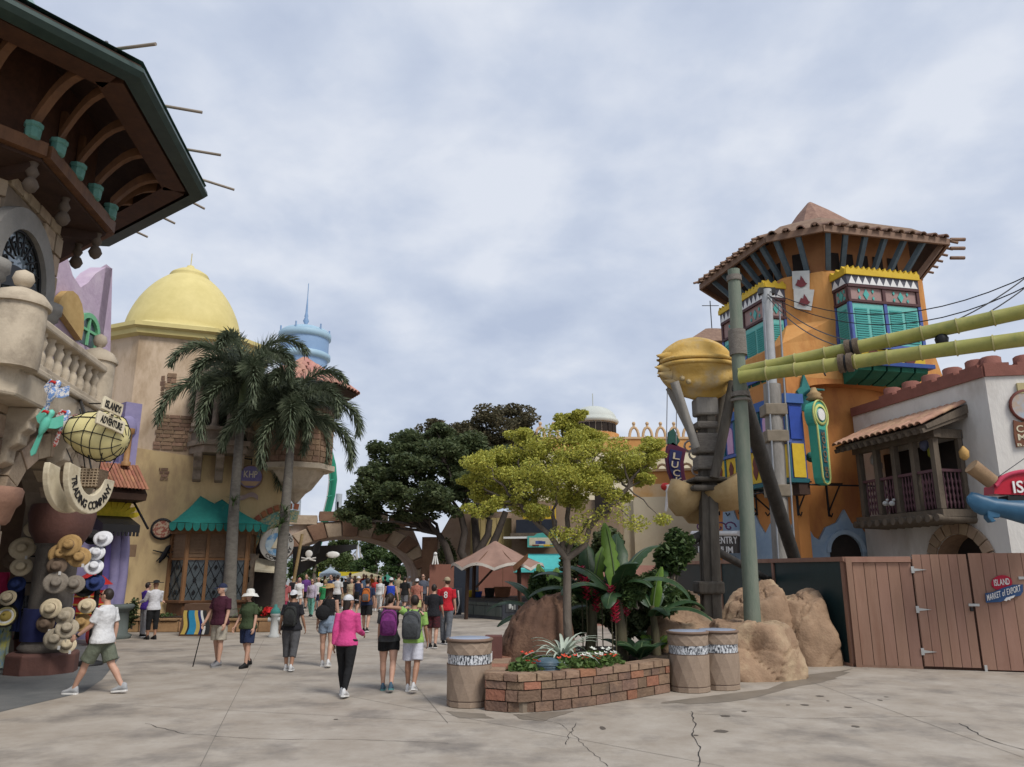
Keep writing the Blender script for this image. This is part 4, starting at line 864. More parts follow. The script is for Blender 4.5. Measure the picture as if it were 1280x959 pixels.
# painted barrel
pbp = gnd(243, 796); bb = thing('painted_box', 'box planter painted with blue, yellow and white wavy stripes by the palm foot', 'painted box', pbp)
wdt, hgt = .95, .98
MB().loft([[pbp+V((a_*k_, b_*.35+.35, z_)) for a_, b_ in ((-1, -1), (1, -1), (1, 1), (-1, 1))] for k_, z_ in ((wdt*.53, 0), (wdt*.42, hgt))], True, False).build('box', mat('umber', (.12, .07, .045), (.09, .05, .03)), bb)
for k, (cc_, a_, b_) in enumerate([((.55, .4, .1), -.43, -.3), ((.02, .03, .04), -.3, -.24), ((.03, .25, .45), -.24, -.02), ((.55, .42, .12), -.02, .1), ((.02, .03, .15), .1, .2), ((.7, .7, .66), .2, .28), ((.03, .03, .03), .28, .42)]):
    L_ = [[pbp+V(((a_+.05*sin(t*5))*(1-.2*t)*1.05, -.03+.0*t, .06+.72*t)), pbp+V(((b_+.05*sin(t*5))*(1-.2*t)*1.05, -.03, .06+.72*t))] for t in [i/10 for i in range(11)]]
    m_ = MB().loft(L_, False, False, False); m_.v = [v+V((0, .02, 0)) for v in m_.v]; m_.build('painted_stripe', mat('stripe %d' % k, cc_, rough=.6), bb)
fh = gnd(342, 797); fy = thing('fire_hydrant', 'grey fire hydrant with teal cap at the end of the long planter', 'hydrant', fh)
MB().lathe([(.17, 0), (.17, .06), (.12, .1), (.115, .62), (.15, .65), (.15, .7)], fh, 16).build('barrel', mat('hydrant grey', (.45, .46, .45), (.36, .37, .36)), fy); MB().lathe([(.15, .7), (.16, .74), (.12, .84), (.05, .9), (.05, .97), (.01, .98)], fh, 16).build('cap', mat('hydrant teal', (.05, .2, .18)), fy)
MB().tube([fh+V((-.2, 0, .52)), fh+V((.2, 0, .52))], .07, 10).build('nozzle', MATS['hydrant grey'], fy)
# ================================================================ vegetation builders
def leafmat(name, c1, c2, tr=.25): return mat(name, c1, c2, isl=True, rough=.55, bump=0, trans=tr, spec=.25)
bark = mat('grey bark', (.15, .125, .10), (.10, .08, .065), scale=6, rough=.9, bump=.5, bscale=18, zs=.4)
darkbark = mat('dark bark', (.05, .04, .033), (.075, .06, .05), scale=6, rough=.9, bump=.5, bscale=18, zs=.4)
palmbark = mat('palm trunk', (.18, .165, .14), (.115, .105, .09), scale=5, rough=.9, bump=.35, bscale=16, zs=2.5)
soil = mat('soil', (.03, .021, .015), (.05, .035, .025), scale=8, rough=.95, bump=.5)
def palm(base, top, label, seed, nf=14, L=2.6, r=.27, lean=0):
    rn = random.Random(seed); base = V(base); top = V(top)
    t = thing('palm_tree', label, 'palm tree', base, 'palms in front of the domed building')
    d = top-base; mid = base.lerp(top, .5)+V((lean, 0, 0)); pts = []; rs = []
    for i in range(25):
        f = i/24; p = base.lerp(mid, f).lerp(mid.lerp(top, f), f); pts.append(p); rs.append((r*(1.08-.45*f)+.10*max(0, 1-f*7)**2)*(1+.025*(i % 2)))
    MB().tube(pts, rs, 14).build('trunk', palmbark, t)
    MB().tube([top, top+V((0, 0, .5)), top+V((0, 0, 1.0))], [r*.74, r*.66, r*.4], 12).build('crownshaft', mat('palm green shaft', (.16, .20, .09), (.11, .15, .06), scale=3), t)
    c = top+V((0, 0, .85)); pm = leafmat('palm leaf', (.045, .065, .034), (.16, .185, .115), .25)
    for k in range(nf):
        az = 2*pi*k*.382+rn.uniform(-.2, .2); el = R(82-92*(k/(nf-1))**1.05+rn.uniform(-8, 8)); Lk = L*rn.uniform(.9, 1.12)
        h = V((cos(az), sin(az), 0)); p = c.copy(); mb = MB(); rp = [p.copy()]; n = 32; a = el
        for i in range(n):
            p = p+(h*cos(a)+Z*sin(a))*(Lk/n); a -= (.03+.085*(i/n)) * (1.12 if el > .3 else .8); rp.append(p.copy())
        mb.tube(rp[::2], [.035*(1-.8*j/13) for j in range(len(rp[::2]))], 5)
        sd_ = h.cross(Z)
        for i in range(3, n+1):
            f = i/n; tg = (rp[i]-rp[i-1]).normalized(); up_ = sd_.cross(tg)
            for q in range(14):
                an = 2*pi*(q+rn.random())/14; out = sd_*cos(an)+up_*sin(an)
                if out.dot(up_) < -.75: continue
                ll = .80*(1-.55*f**2)*(.6+.4*min(1, f*4))*rn.uniform(.75, 1.1); dd = (out*.82+tg*.75+Z*(-.22)).normalized(); b = rp[i-1].lerp(rp[i], rn.random()); wv = dd.cross(tg).normalized()*.026
                m_ = b+dd*ll*.6+V((0, 0, -.02)); e_ = b+dd*ll+V((0, 0, -.10*ll-.05))
                mb.add([b-wv*.5, b+wv*.5, m_+wv, m_-wv], [(0, 1, 2, 3)]); mb.add([m_-wv, m_+wv, e_], [(0, 1, 2)])
        mb.build('frond', pm, t)
    # an epiphyte tuft on the trunk
    return t
def tuft(parent_thing, c, m_, n=26, L=.55, name='fern_tuft', seed=1):
    rn = random.Random(seed); mb = MB()
    for k in range(n):
        az = rn.uniform(0, 2*pi); el = rn.uniform(-.4, 1.2); h = V((cos(az), sin(az), 0)); p = V(c); sd_ = h.cross(Z)*.022; a = el; pr = p
        for i in range(3):
            q = pr+(h*cos(a)+Z*sin(a))*(L*rn.uniform(.8, 1.1)/3); w0_, w1_ = (1-.33*i), (.67-.33*i)
            mb.add([pr-sd_*w0_, pr+sd_*w0_, q+sd_*w1_, q-sd_*w1_], [(0, 1, 2, 3)]); pr = q; a -= .5
    return mb.build(name, m_, parent_thing)
P1 = palm(gnd(277, 790)+V((0, .55, .35)), at(303, 508, 27.3), 'taller plume leaved palm in front of the teal awning', 3, 17, 3.4, .215, -.12)
P2 = palm(gnd(338, 790)+V((0, .6, .35)), at(364, 548, 27.6), 'leaning palm right of the teal awning beside the bridge', 8, 16, 3.25, .215, .0)
fern = leafmat('fern leaf', (.04, .075, .025), (.075, .12, .04))
tuft(P1, at(292, 628, 27.0), fern, 30, .6, seed=2); tuft(P2, at(352, 655, 27.2), fern, 40, .75, seed=3); tuft(P2, at(356, 640, 27.2), fern, 30, .6, seed=4)

def leaf_cloud(mb, c, rx, ry, rz, n, size, rn, shell=.55, droop=0):
    for _ in range(n):
        while True:
            v = V((rn.uniform(-1, 1), rn.uniform(-1, 1), rn.uniform(-1, 1)))
            if shell*rn.random() < v.length <= 1: break
        p = c+V((v.x*rx, v.y*ry, v.z*rz)); a = V((rn.uniform(-1, 1), rn.uniform(-1, 1), rn.uniform(-.6, .6)-droop)).normalized(); b = a.cross(V((rn.uniform(-1, 1), rn.uniform(-1, 1), rn.uniform(-1, 1)))).normalized()
        s = size*rn.uniform(.6, 1.3); mb.add([p-a*s*.5, p+b*s*.28, p+a*s*.6, p-b*s*.28], [(0, 1, 2, 3)])
def limb(mb, a, b, r0, r1, rn, bend=.12, n=5):
    a = V(a); b = V(b); L = (b-a).length; pts = [a]
    for i in range(1, n): pts.append(a.lerp(b, i/n)+V((rn.uniform(-1, 1), rn.uniform(-1, 1), rn.uniform(-.5, .8)))*L*bend*.5)
    pts.append(b); mb.tube(pts, [r0+(r1-r0)*i/n for i in range(n+1)], 7); return pts
def tree(name, label, base, clumps, forks, lm, bm, leaf, dens, seed, r0=.3, group=None, droop=0, subs=5):
    """clumps: (centre, rx, ry, rz); forks: list of main limb ends; every clump is fed by the nearest fork"""
    rn = random.Random(seed); base = V(base); t = thing(name, label, 'tree', base, group)
    tm = MB(); cm = MB(); ends = []
    for f in forks:
        pts = limb(tm, base, f, r0, r0*.5, rn, .10); ends += [(p, r0*(1-.5*i/len(pts))) for i, p in enumerate(pts[2:], 2)]
    for c, rx, ry, rz in clumps:
        c = V(c); e_ = min(ends, key=lambda q: (q[0]-c).length); limb(tm, e_[0], c, e_[1]*.55, r0*.10, rn, .18)
        for k in range(subs):
            v = V((rn.uniform(-1, 1), rn.uniform(-1, 1), rn.uniform(-.8, 1))).normalized()*rn.uniform(.35, .85); q = c+V((v.x*rx, v.y*ry, v.z*rz))
            limb(tm, c+V((0, 0, -.1*rz)), q, r0*.12, r0*.03, rn, .2, 3)
            k_ = rn.uniform(.38, .62); leaf_cloud(cm, q, rx*k_, ry*k_, rz*k_*.8, int(dens*rx*rz*k_*2.2), leaf, rn, .45, droop)
    tm.build('trunk', bm, t); cm.build('crown', lm, t); return t
def pxclump(x, y, Y, r, asp=.8, d=None): c = at(x, y, Y); s = Y/F; return (c, r*s, (d or r*s), r*s*asp)

# ---------------------------------------------------------------- blue tower far away, coaster
bt = at(380, 440, 105); bt.z = 0; BT = thing('blue_tower', 'light blue round tower with ringed cap and spire far behind the palms', 'tower', bt)
def zz(y, Y=105): return at(380, y, Y).z
s_ = 105/F
bl1 = mat('tower blue', (.20, .31, .48), (.24, .36, .53), scale=.4, rough=.6, bump=0); bl2 = mat('tower pale blue', (.33, .46, .55), (.28, .42, .52), scale=.4, rough=.5, bump=0)  # distance haze put into the tower colours, paler and less saturated
MB().lathe([(7*s_, 0), (7*s_, zz(545)), (27*s_, zz(500)), (29*s_, zz(466)), (31*s_, zz(448)), (31*s_, zz(425))], bt, 32).build('drum', bl1, BT)
for y0, y1, r_ in ((452, 443, 34), (427, 417, 33.5)): MB().lathe([(r_*s_*.9, zz(y0)), (r_*s_, zz(y0-2)), (r_*s_, zz(y1+2)), (r_*s_*.9, zz(y1))], bt, 32).build('ring', bl2, BT)
MB().lathe([(32*s_, zz(418)), (29*s_, zz(415)), (18*s_, zz(411)), (5*s_, zz(409)), (3*s_, zz(408))], bt, 32).build('cap', bl2, BT)
MB().lathe([(2.5*s_, zz(410)), (1.8*s_, zz(406)), (4*s_, zz(402)), (2*s_, zz(398)), (2.6*s_, zz(396)), (1.6*s_, zz(392)), (1.5*s_, zz(388)), (.5*s_, zz(370))], bt, 12).build('spire', bl1, BT)
MB().tube([bt+V((0, 0, zz(372))), bt+V((0, 0, zz(355)))], .06, 5).build('mast', bl1, BT)
for k in range(6): a_ = k*pi/3+.4; MB().tube([bt+V((31*s_*cos(a_), 31*s_*sin(a_), zz(418))), bt+V((31*s_*cos(a_), 31*s_*sin(a_), zz(411)))], .12, 5).build('pinnacle', bl1, BT)
YC = 95
cg = mat('coaster green', (.02, .22, .13), (.03, .26, .16), scale=.5, rough=.4, bump=0)
co = thing('coaster_track', 'curving green coaster track rising behind the stone bridge', 'roller coaster', at(410, 700, YC)*1)
tp_ = [(398, 528), (404, 545), (411, 562), (416, 582), (417.5, 600), (415, 620), (410, 640), (402, 668), (392, 700)]
MB().tube([at(x, y, YC+i*.6) for i, (x, y) in enumerate(tp_)], .42, 10).build('spine', cg, co)
for o in (-6, -4.5): MB().tube([at(x+o*(1 if i < 8 else .6), y+1.5, YC-1+i*.6) for i, (x, y) in enumerate(tp_)], .09, 6).build('rail', whitep if o == -6 else cg, co)
for i, (x, y) in enumerate(tp_[1:-1]): MB().tube([at(x-6, y+1.5, YC-1+i*.6), at(x, y, YC+i*.6)], .07, 5).build('tie', cg, co)
gcol = mat('column grey', (.40, .43, .46), (.36, .39, .42), rough=.5, bump=0)
for k, (x0, y0, x1, y1) in enumerate([(364, 606, 362, 700), (374, 596, 369, 700), (424, 618, 418, 690), (423, 628, 428, 690), (366, 640, 352, 700)]):
    a_ = at(x0, y0, YC+5); b_ = at(x1, y1, YC+5); b_.z = min(b_.z, 0); MB().tube([a_, b_], .42 if k != 4 else .2, 10).build('support', gcol, co)

# ---------------------------------------------------------------- stone arch bridge
lst = mat('pale bridge stone', (.42, .33, .24), (.33, .25, .18), scale=2.5, rough=.9, bump=.6, bscale=7, stain=(.24, .17, .12), stsc=.6)
dst = mat('brown bridge stone', (.21, .125, .08), (.16, .09, .06), scale=2.5, rough=.9, bump=.5, bscale=9)
pkw = mat('pinkish rubble wall', (.43, .32, .25), (.34, .24, .18), scale=1.2, rough=.9, bump=.5, bscale=5, stain=(.50, .42, .36), stsc=.5)
BR = Pl(at(345, 700, 44), at(600, 700, 47)); bu = lambda x, y: BR.uz(x, y)
bc, _ = bu(434, 735); bh = bu(522, 735)[0]-bc; bz0 = 1.6; brz = bu(430, 671)[1]-bz0
bg_ = thing('stone_bridge', 'checkered brown and beige stone arch bridge over the walkway', 'bridge', BR.p(bc, 0))
ub0, ub1 = bu(352, 700)[0], bu(600, 700)[0]; ztop = bu(430, 648)[1]
ctop = lambda u: bz0+(brz+.85)*math.sqrt(max(.05, 1-((u-bc)/(bh+4.2))**2))
cw = MB(); A = arch_pts(bc, bh, bz0, brz, 20)
cw.prism([BR.p(ub0-2, 0), BR.p(bc-bh, 0)]+[BR.p(u, z) for u, z in A]+[BR.p(bc+bh, 0), BR.p(bu(535, 700)[0], 0), BR.p(bu(535, 700)[0], ztop-2.6), *[BR.p(u_, ctop(u_)) for u_ in [bc+bh*(.9-.2*k) for k in range(11)]], BR.p(ub0-2, ctop(bc-bh))], -BR.n*5)
cw.build('core', pkw, bg_)
nv = 15
for i in range(nv):
    a0, a1 = pi*(nv-i)/nv, pi*(nv-i-1)/nv; w_ = .95 if i % 2 else .85
    g_ = .006
    q_ = [(bc+bh*cos(a0-g_), bz0+brz*sin(a0-g_)), (bc+bh*cos(a1+g_), bz0+brz*sin(a1+g_)), (bc+(bh+w_)*cos(a1+g_), bz0+(brz+w_)*sin(a1+g_)), (bc+(bh+w_)*cos(a0-g_), bz0+(brz+w_)*sin(a0-g_))]
    MB().prism([BR.p(u, z, -.3) for u, z in q_], BR.n*(.62 if i % 2 else .5)).build('arch_stone', dst if i % 2 else lst, bg_, bevel=.05)
zc_ = bu(430, 640)[1]
u = ub0-.5; k = 0
while u < bc+bh*.62:
    l_ = random.uniform(1.6, 2.4); zt_ = ctop(u+l_/2)-.60
    blk('coping_stone', dst if k % 2 else lst, bg_, BR.p(u+.03, zt_+.6, -.4), BR.d*(l_-.06), BR.n*.72, V((0, 0, random.uniform(.5, .65))), .1); u += l_; k += 1
rw = thing('rubble_wall', 'pinkish rubble wall right of the bridge behind the dark tree', 'wall', BR.p(bu(560, 700)[0], 0))
RW = Pl(BR.p(bu(519, 700)[0], 0, .0), at(640, 700, 46)); zt_ = RW.uz(560, 640)[1]
MB().prism([RW.p(0, 0), RW.p(RW.L, 0), RW.p(RW.L, zt_), RW.p(2.2, zt_), RW.p(.9, RW.uz(540, 690)[1]), RW.p(.0, RW.uz(520, 726)[1])], -RW.n*1.5).build('wall', pkw, rw)
su = RW.uz(537, 700)[0]; MB().obox(RW.p(su-.45, 0), RW.d*.9, RW.n*.2, V((0, 0, RW.uz(537, 672)[1]))).build('pilaster', dst, rw)
# black flag and awning in the bridge shade, leaning pole
fl = thing('pirate_flag', 'black flag with white skull hanging from a slanting pole under the bridge', 'flag', at(372, 700, 33))
MB().tube([at(378, 668, 33), at(367, 728, 33)], .07, 8).build('pole', mat('bamboo pole', (.42, .31, .16), (.33, .24, .12)), fl)
fx = lambda s, t: at(376+s*26-3*t, 686-7*s+16*t+3*sin(s*5), 33+.25*sin(s*7+t))
mb = MB().grid(fx, 12, 6); mb.grid(lambda s, t: fx(s, t)+V((0, .03, 0)), 12, 6); mb.build('cloth', blackp, fl)
c_ = at(386, 694, 32.6); sk_ = MB().ell(c_+V((0, 0, .04)), .16, .03, .15, 10, 6); sk_.box(c_-V((0, 0, .14)), (.16, .03, .1)); sk_.tube([c_+V((-.3, 0, -.25)), c_+V((.3, 0, -.12))], .03, 5); sk_.tube([c_+V((-.3, 0, -.12)), c_+V((.3, 0, -.25))], .03, 5); sk_.build('skull_emblem', whitep, fl)
fa_ = lambda s, t: at(366+s*80, 684-3*s+(6+34*(1-s)**1.5)*t, 33.5+.2*sin(s*6))
mb = MB().grid(fa_, 10, 5); mb.grid(lambda s, t: fa_(s, t)+V((0, .03, 0)), 10, 5); tag(mb.build('black_banner', blackp, at=at(410, 690, 33)), 'black cloth banner drooping under the bridge beside the skull flag', 'banner')
fe = MB(); c_ = at(416, 694, 33); fe.ell(c_, .3, .04, .14, 8, 5); tag(fe.build('pale_emblem', whitep, at=c_), 'small white emblem on the black banner under the bridge', 'emblem')

# ---------------------------------------------------------------- trees beyond the bridge and the big dark tree
lg = leafmat('olive leaf', (.045, .075, .022), (.11, .14, .045)); mg = leafmat('mid green leaf', (.03, .06, .02), (.075, .115, .035)); dg_ = leafmat('dark green leaf', (.05, .075, .03), (.125, .15, .065), .35); rus = leafmat('russet leaf', (.075, .072, .04), (.135, .11, .06))
bgtrees = [(395, 705, 78, 22, lg), (420, 690, 84, 26, lg), (440, 708, 80, 22, lg), (372, 712, 74, 18, mg), (470, 700, 70, 28, mg), (500, 702, 66, 24, mg), (455, 714, 74, 18, mg), (515, 722, 64, 14, mg)]
for i, (x, y, Y, r_, m_) in enumerate(bgtrees):
    c = at(x, y, Y); s = Y/F; base = V((c.x, Y, 0)); rn = random.Random(40+i)
    cl = [(c+V((rn.uniform(-.55, .55)*r_*s, rn.uniform(-.5, .5)*r_*s, rn.uniform(-.55, .55)*r_*s)), r_*s*.55, r_*s*.55, r_*s*.5) for _ in range(6)]
    tree('bushy_tree', ['pale olive bushy tree under the left part of the bridge arch', 'tall pale olive tree under the crown of the bridge arch', 'olive tree right of the arch crown', 'dark bush at the left foot of the bridge arch', 'wide green rounded tree under the right half of the arch', 'green rounded tree near the right springing of the arch', 'green bush behind the beige umbrella', 'small green bush at the right foot of the arch'][i], base, cl, [c+V((0, 0, -.2*r_*s))], m_, bark, .3, 120, 50+i, .25, 'trees beyond the bridge')
# bare pale tree + blue pole far
bx = at(448, 715, 95); bx.z = 0; rn = random.Random(5); tm = MB()
for k in range(9): limb(tm, bx+V((0, 0, 1)), at(430+k*6+rn.uniform(-3, 3), 676+rn.uniform(-3, 16), 95), .28, .04, rn, .2)
tt = thing('bare_tree', 'pale bare branched tree far behind the bridge arch', 'tree', bx); tm.build('trunk', mat('pale bark', (.42, .40, .38), (.34, .33, .31)), tt)
bp_ = at(433, 690, 90); MB().tube([V((bp_.x, 90, 0)), at(431, 668, 90)], [.35, .15], 8); tag(MB().tube([V((bp_.x, 90, 0)), at(431, 668, 90)], [.4, .2], 8).build('blue_mast', mat('pale blue mast', (.35, .45, .52)), at=V((bp_.x, 90, 0))), 'pale blue slanting mast far behind the bridge arch', 'mast')
# big dark tree behind the kiosk
YT = 42; tb = at(588, 715, YT); tb.z = 0
forks = [at(548, 668, YT), at(575, 640, YT), at(612, 650, YT), at(600, 610, YT+1), at(632, 640, YT)]
cl = [pxclump(x, y, YT+d_, r_, a_) for x, y, r_, a_, d_ in [(455, 630, 24, .8, 0), (470, 600, 26, .8, 0), (490, 565, 26, .8, 1), (452, 655, 15, .7, -1), (490, 625, 28, .75, -1), (478, 660, 15, .7, 0), (520, 590, 32, .8, 0), (515, 550, 24, .7, 2), (545, 540, 20, .7, 2), (555, 575, 34, .8, -1), (540, 620, 30, .7, -2), (590, 610, 34, .8, -1), (580, 565, 30, .8, 1), (620, 580, 32, .8, 1), (500, 645, 17, .6, 0), (560, 640, 18, .6, -1), (600, 640, 16, .6, 0), (640, 610, 26, .8, 2), (565, 600, 34, .8, 2), (610, 620, 30, .8, 2), (438, 640, 18, .8, 0), (462, 640, 22, .8, 1), (505, 605, 28, .8, 1), (530, 640, 22, .6, -1), (480, 585, 22, .8, 1), (640, 575, 26, .8, 1), (535, 565, 26, .8, 1), (465, 615, 22, .8, 0)]]
tree('shade_tree', 'large dark spreading shade tree right of the stone bridge', tb, cl, forks, dg_, darkbark, .21, 230, 77, .33, subs=8)
YU = 50; tb2 = at(640, 715, YU); tb2.z = 0
cl = [pxclump(x, y, YU, r_, a_) for x, y, r_, a_ in [(540, 533, 22, .6), (510, 552, 22, .7), (560, 552, 30, .7), (595, 543, 30, .8), (612, 524, 26, .8), (635, 516, 26, .55), (653, 528, 24, .8), (630, 550, 34, .8), (655, 560, 26, .9), (600, 565, 32, .8), (575, 580, 30, .8), (640, 590, 30, .8)]]
tree('russet_tree', 'tall russet tinged tree rising behind the dark shade tree', tb2, cl, [at(600, 570, YU), at(640, 560, YU), at(575, 575, YU)], rus, darkbark, .22, 170, 78, .4, subs=7)
# small leafy sprays near the dark tree trunk
def bush(x, y, Y, rx, rz, m_, label, n, leaf, name='shrub', seed=1, group=None):
    c = at(x, y, Y); s = Y/F; rn = random.Random(seed); t = thing(name, label, 'shrub', V((c.x, Y, max(0, c.z-rz*s))), group); mb = MB()
    for k in range(6): leaf_cloud(mb, c+V((rn.uniform(-.6, .6)*rx*s, rn.uniform(-.3, .3)*rx*s, rn.uniform(-.5, .5)*rz*s)), rx*s*.55, rx*s*.5, rz*s*.6, n//6, leaf, rn, .3)
    mb.build('foliage', m_, t); st_ = MB()
    for k in range(4): limb(st_, W[t.name]+V((rn.uniform(-.1, .1), 0, 0)), c+V((rn.uniform(-.5, .5)*rx*s, 0, 0)), .03, .01, rn)
    st_.build('stem', bark, t); return t
bush(557, 690, 43.5, 12, 18, dg_, 'dark climbing shrub on the rubble wall left of the tree trunk', 900, .2, seed=2)
bush(200, 774, 27.1, 22, 9, mg, 'low green shrub in the long planter under the bay window', 700, .12, seed=4)
bush(165, 765, 25.5, 9, 20, dg_, 'dark green shrub at the corner beside the vendor cart', 600, .14, seed=5)
spk = leafmat('strap leaf', (.05, .09, .035), (.13, .18, .08))
def strap_plant(c, label, n, L, seed, m_=spk, wd=.035, name='strap_leaf_plant', group=None, el0=.5, el1=1.4):
    rn = random.Random(seed); t = thing(name, label, 'plant', c, group)
    for k in range(n):
        az = 2*pi*k*.382; a = rn.uniform(el0, el1); h = V((cos(az), sin(az), 0)); p = V(c); sd_ = h.cross(Z); rows = []; LL = L*rn.uniform(.8, 1.1)
        for i in range(8):
            w_ = wd*min(1, .55+.2*i)*(1-(i/7)**3); rows.append([p-sd_*w_+Z*.01, p, p+sd_*w_+Z*.01]); p = p+(h*cos(a)+Z*sin(a))*(LL/7); a -= .24
        MB().loft(rows, False, True, False).build('leaf', m_, t)
    return t
strap_plant(gnd(318, 791)+V((0, .5, .45)), 'strap leaved plant with red flowers at the right of the long planter', 18, .75, 3)
strap_plant(gnd(300, 791)+V((0, .5, .45)), 'strap leaved plant behind the woman with the white sun hat', 16, .7, 4)
poin = leafmat('poinsettia red', (.45, .015, .02), (.6, .03, .03), .15)
for x, n_ in ((235, 'red poinsettia right behind the man with the cane'), (329, 'red poinsettia beside the fire hydrant'), (262, 'red poinsettia between the palm and the man with the cane')):
    c = gnd(x, 791)+V((0, .4, .62)); t = thing('poinsettia', n_, 'flower', c-V((0, 0, .2)), 'poinsettias in the long planter'); mb = MB(); leaf_cloud(mb, c, .28, .2, .14, 70, .17, random.Random(x), .2); mb.build('bloom', poin, t); mb = MB(); leaf_cloud(mb, c-V((0, 0, .15)), .3, .2, .12, 60, .15, random.Random(x+1), .2); mb.build('foliage', mg, t)
sl_ = MB().obox(PP.p(0, .455, -.22), PP.d*PP.L, -PP.n*.65, V((0, 0, .03))); structure(sl_.build('planter_soil', soil))

# ---------------------------------------------------------------- umbrellas under the bridge
def umbrella(x, y, Y, rpx, m_, label, hgt=5, n=8):
    top = at(x, y, Y); r = rpx*Y/F; h = hgt*Y/F; t = thing('umbrella', label, 'umbrella', V((top.x, Y, 0)), 'umbrellas beyond the bridge')
    MB().lathe([(.06, top.z+.1), (.1, top.z), (r, top.z-h), (r*1.01, top.z-h-.22), (r*.98, top.z-h-.2), (.1, top.z-.1)], V((top.x, Y, 0)), n, smooth=False, cap=False).build('canopy', m_, t); MB().tube([V((top.x, Y, 0)), V((top.x, Y, top.z+.25))], .05, 6).build('pole', steel, t)
umbrella(413, 711, 52, 13, mat('pale blue canvas', (.42, .50, .56), (.36, .44, .5)), 'pale blue grey umbrella under the left part of the bridge arch', 6)
umbrella(455, 715, 56, 22, mat('beige canvas', (.52, .44, .26), (.46, .38, .22)), 'wide beige umbrella under the middle of the bridge arch', 5)
umbrella(484, 720, 60, 12, mat('green canvas', (.03, .16, .11), (.04, .19, .13)), 'green umbrella under the right part of the bridge arch', 5)
cy = thing('yellow_canopy', 'flat yellow canopy between the blue and beige umbrellas', 'canopy', at(432, 730, 58)); c_ = at(430, 718, 58)
MB().box(c_, (3.2, 2.4, .28)).build('canopy', mat('bright yellow canvas', (.65, .52, .03)), cy)
for sx_ in (-1.4, 1.4): MB().tube([V((c_.x+sx_, 58, 0)), c_+V((sx_, 0, 0))], .05, 6).build('post', steel, cy)

# ---------------------------------------------------------------- kiosk with scalloped brown canopy
KY = 33.5; kp = gnd(612, 774); kp = V((kp.x, kp.y+1.0, 0)); ks_ = thing('kiosk', 'round snack kiosk with brown scalloped canvas roof and dark counter', 'kiosk', kp)
kc0, kc1 = gnd(583, 772), gnd(628, 776); dk = mat('dark counter', (.03, .035, .045), (.045, .05, .06), rough=.5); dgp = mat('dark grey green panel', (.07, .09, .085), (.1, .12, .11), rough=.6)
kc2 = gnd(665, 772); zk = at(605, 750, kc0.y).z
pts = [kc0, kc1, kc2, kc2+V((0, 2.5, 0)), kc0+V((.3, 2.2, 0))]
MB().prism([xy(p) for p in pts], V((0, 0, zk))).build('counter', dk, ks_); MB().prism([xy(p+(p-kp)*.05, zk) for p in pts], V((0, 0, .09))).build('worktop', blackp, ks_)
KP = Pl(kc0, kc1); stones(ks_, KP, .05, KP.L-.05, .12, zk-.05, [.42], .8, .9, dgp, None, .04, 0, .04, 'panel', 0)
KP2 = Pl(kc1, kc2); MB().obox(KP2.p(.25, .3), KP2.d*.9, KP2.n*.03, V((0, 0, .55))).build('menu_board', mat('slate', (.05, .055, .06)), ks_)
mk = MB(); mk.ell(KP2.p(.5, .55, .04), .1, .02, .13, 10, 6); mk.obox(KP2.p(.72, .62, .03), KP2.d*.14, KP2.n*.01, V((0, 0, .1))); mk.obox(KP2.p(.72, .4, .03), KP2.d*.12, KP2.n*.01, V((0, 0, .14))); mk.obox(KP2.p(.93, .38, .03), KP2.d*.12, KP2.n*.01, V((0, 0, .3))); mk.build('menu_print', mat('pale print', (.5, .52, .5)), ks_)
pk_ = at(619, 677, KY+1.0); brn = mat('brown canvas', (.30, .185, .14), (.24, .145, .11), scale=2, rough=.8, bump=.05)
N_ = 48; zE_ = at(619, 707, KY).z; rK = 1.68
rings = []
for f in (0, .12, .35, .6, .85, 1.0):
    L_ = []
    for j in range(N_):
        a_ = 2*pi*j/N_; rr_ = .05+rK*f*(1.0+.12*(1 if cos(a_) > 0 else 0)); sc_ = abs(sin(a_*4)); L_.append(pk_+V((rr_*cos(a_)*1.12, rr_*sin(a_)*1.0, (zE_-pk_.z)*(f**.92)+(.22*sc_-.12)*f**4)))
    rings.append(L_)
MB().loft(rings, False, True).build('canopy', brn, ks_)
hm = MB(); hm.loft([[p+V((0, 0, .01)) for p in rings[-1]], [p+V((0, 0, -.10))+(p-pk_)*.01 for p in rings[-1]]], False, True); hm.build('pale_hem', mat('pale hem', (.55, .5, .44)), ks_)
rb_ = MB()
for k in range(8): a_ = pi/8+k*pi/4; rb_.tube([pk_+V((0, 0, -.1)), rings[-1][int(N_*(k+.5)/8) % N_]-V((0, 0, .06))], .035, 5)
rb_.build('rib', wood, ks_)
for dx_, dy_ in ((-1.2, -.9), (1.1, -.9), (-1.0, .9), (1.1, .9)): MB().beam(V((pk_.x+dx_, pk_.y+dy_, 0)), V((pk_.x+dx_*.95, pk_.y+dy_*.95, zE_+.15)), .12, .12).build('post', darkwood, ks_)
MB().beam(V((pk_.x-.8, pk_.y-.8, 1.3)), V((pk_.x-.1, pk_.y-.8, zE_-.2)), .09, .09).build('brace', darkwood, ks_)
MB().prism([at(641, 708, KY-1), at(660, 692, KY-1), at(660, 699, KY-1), at(643, 716, KY-1)], V((0, .2, 0))).build('side_strut', wood, ks_)
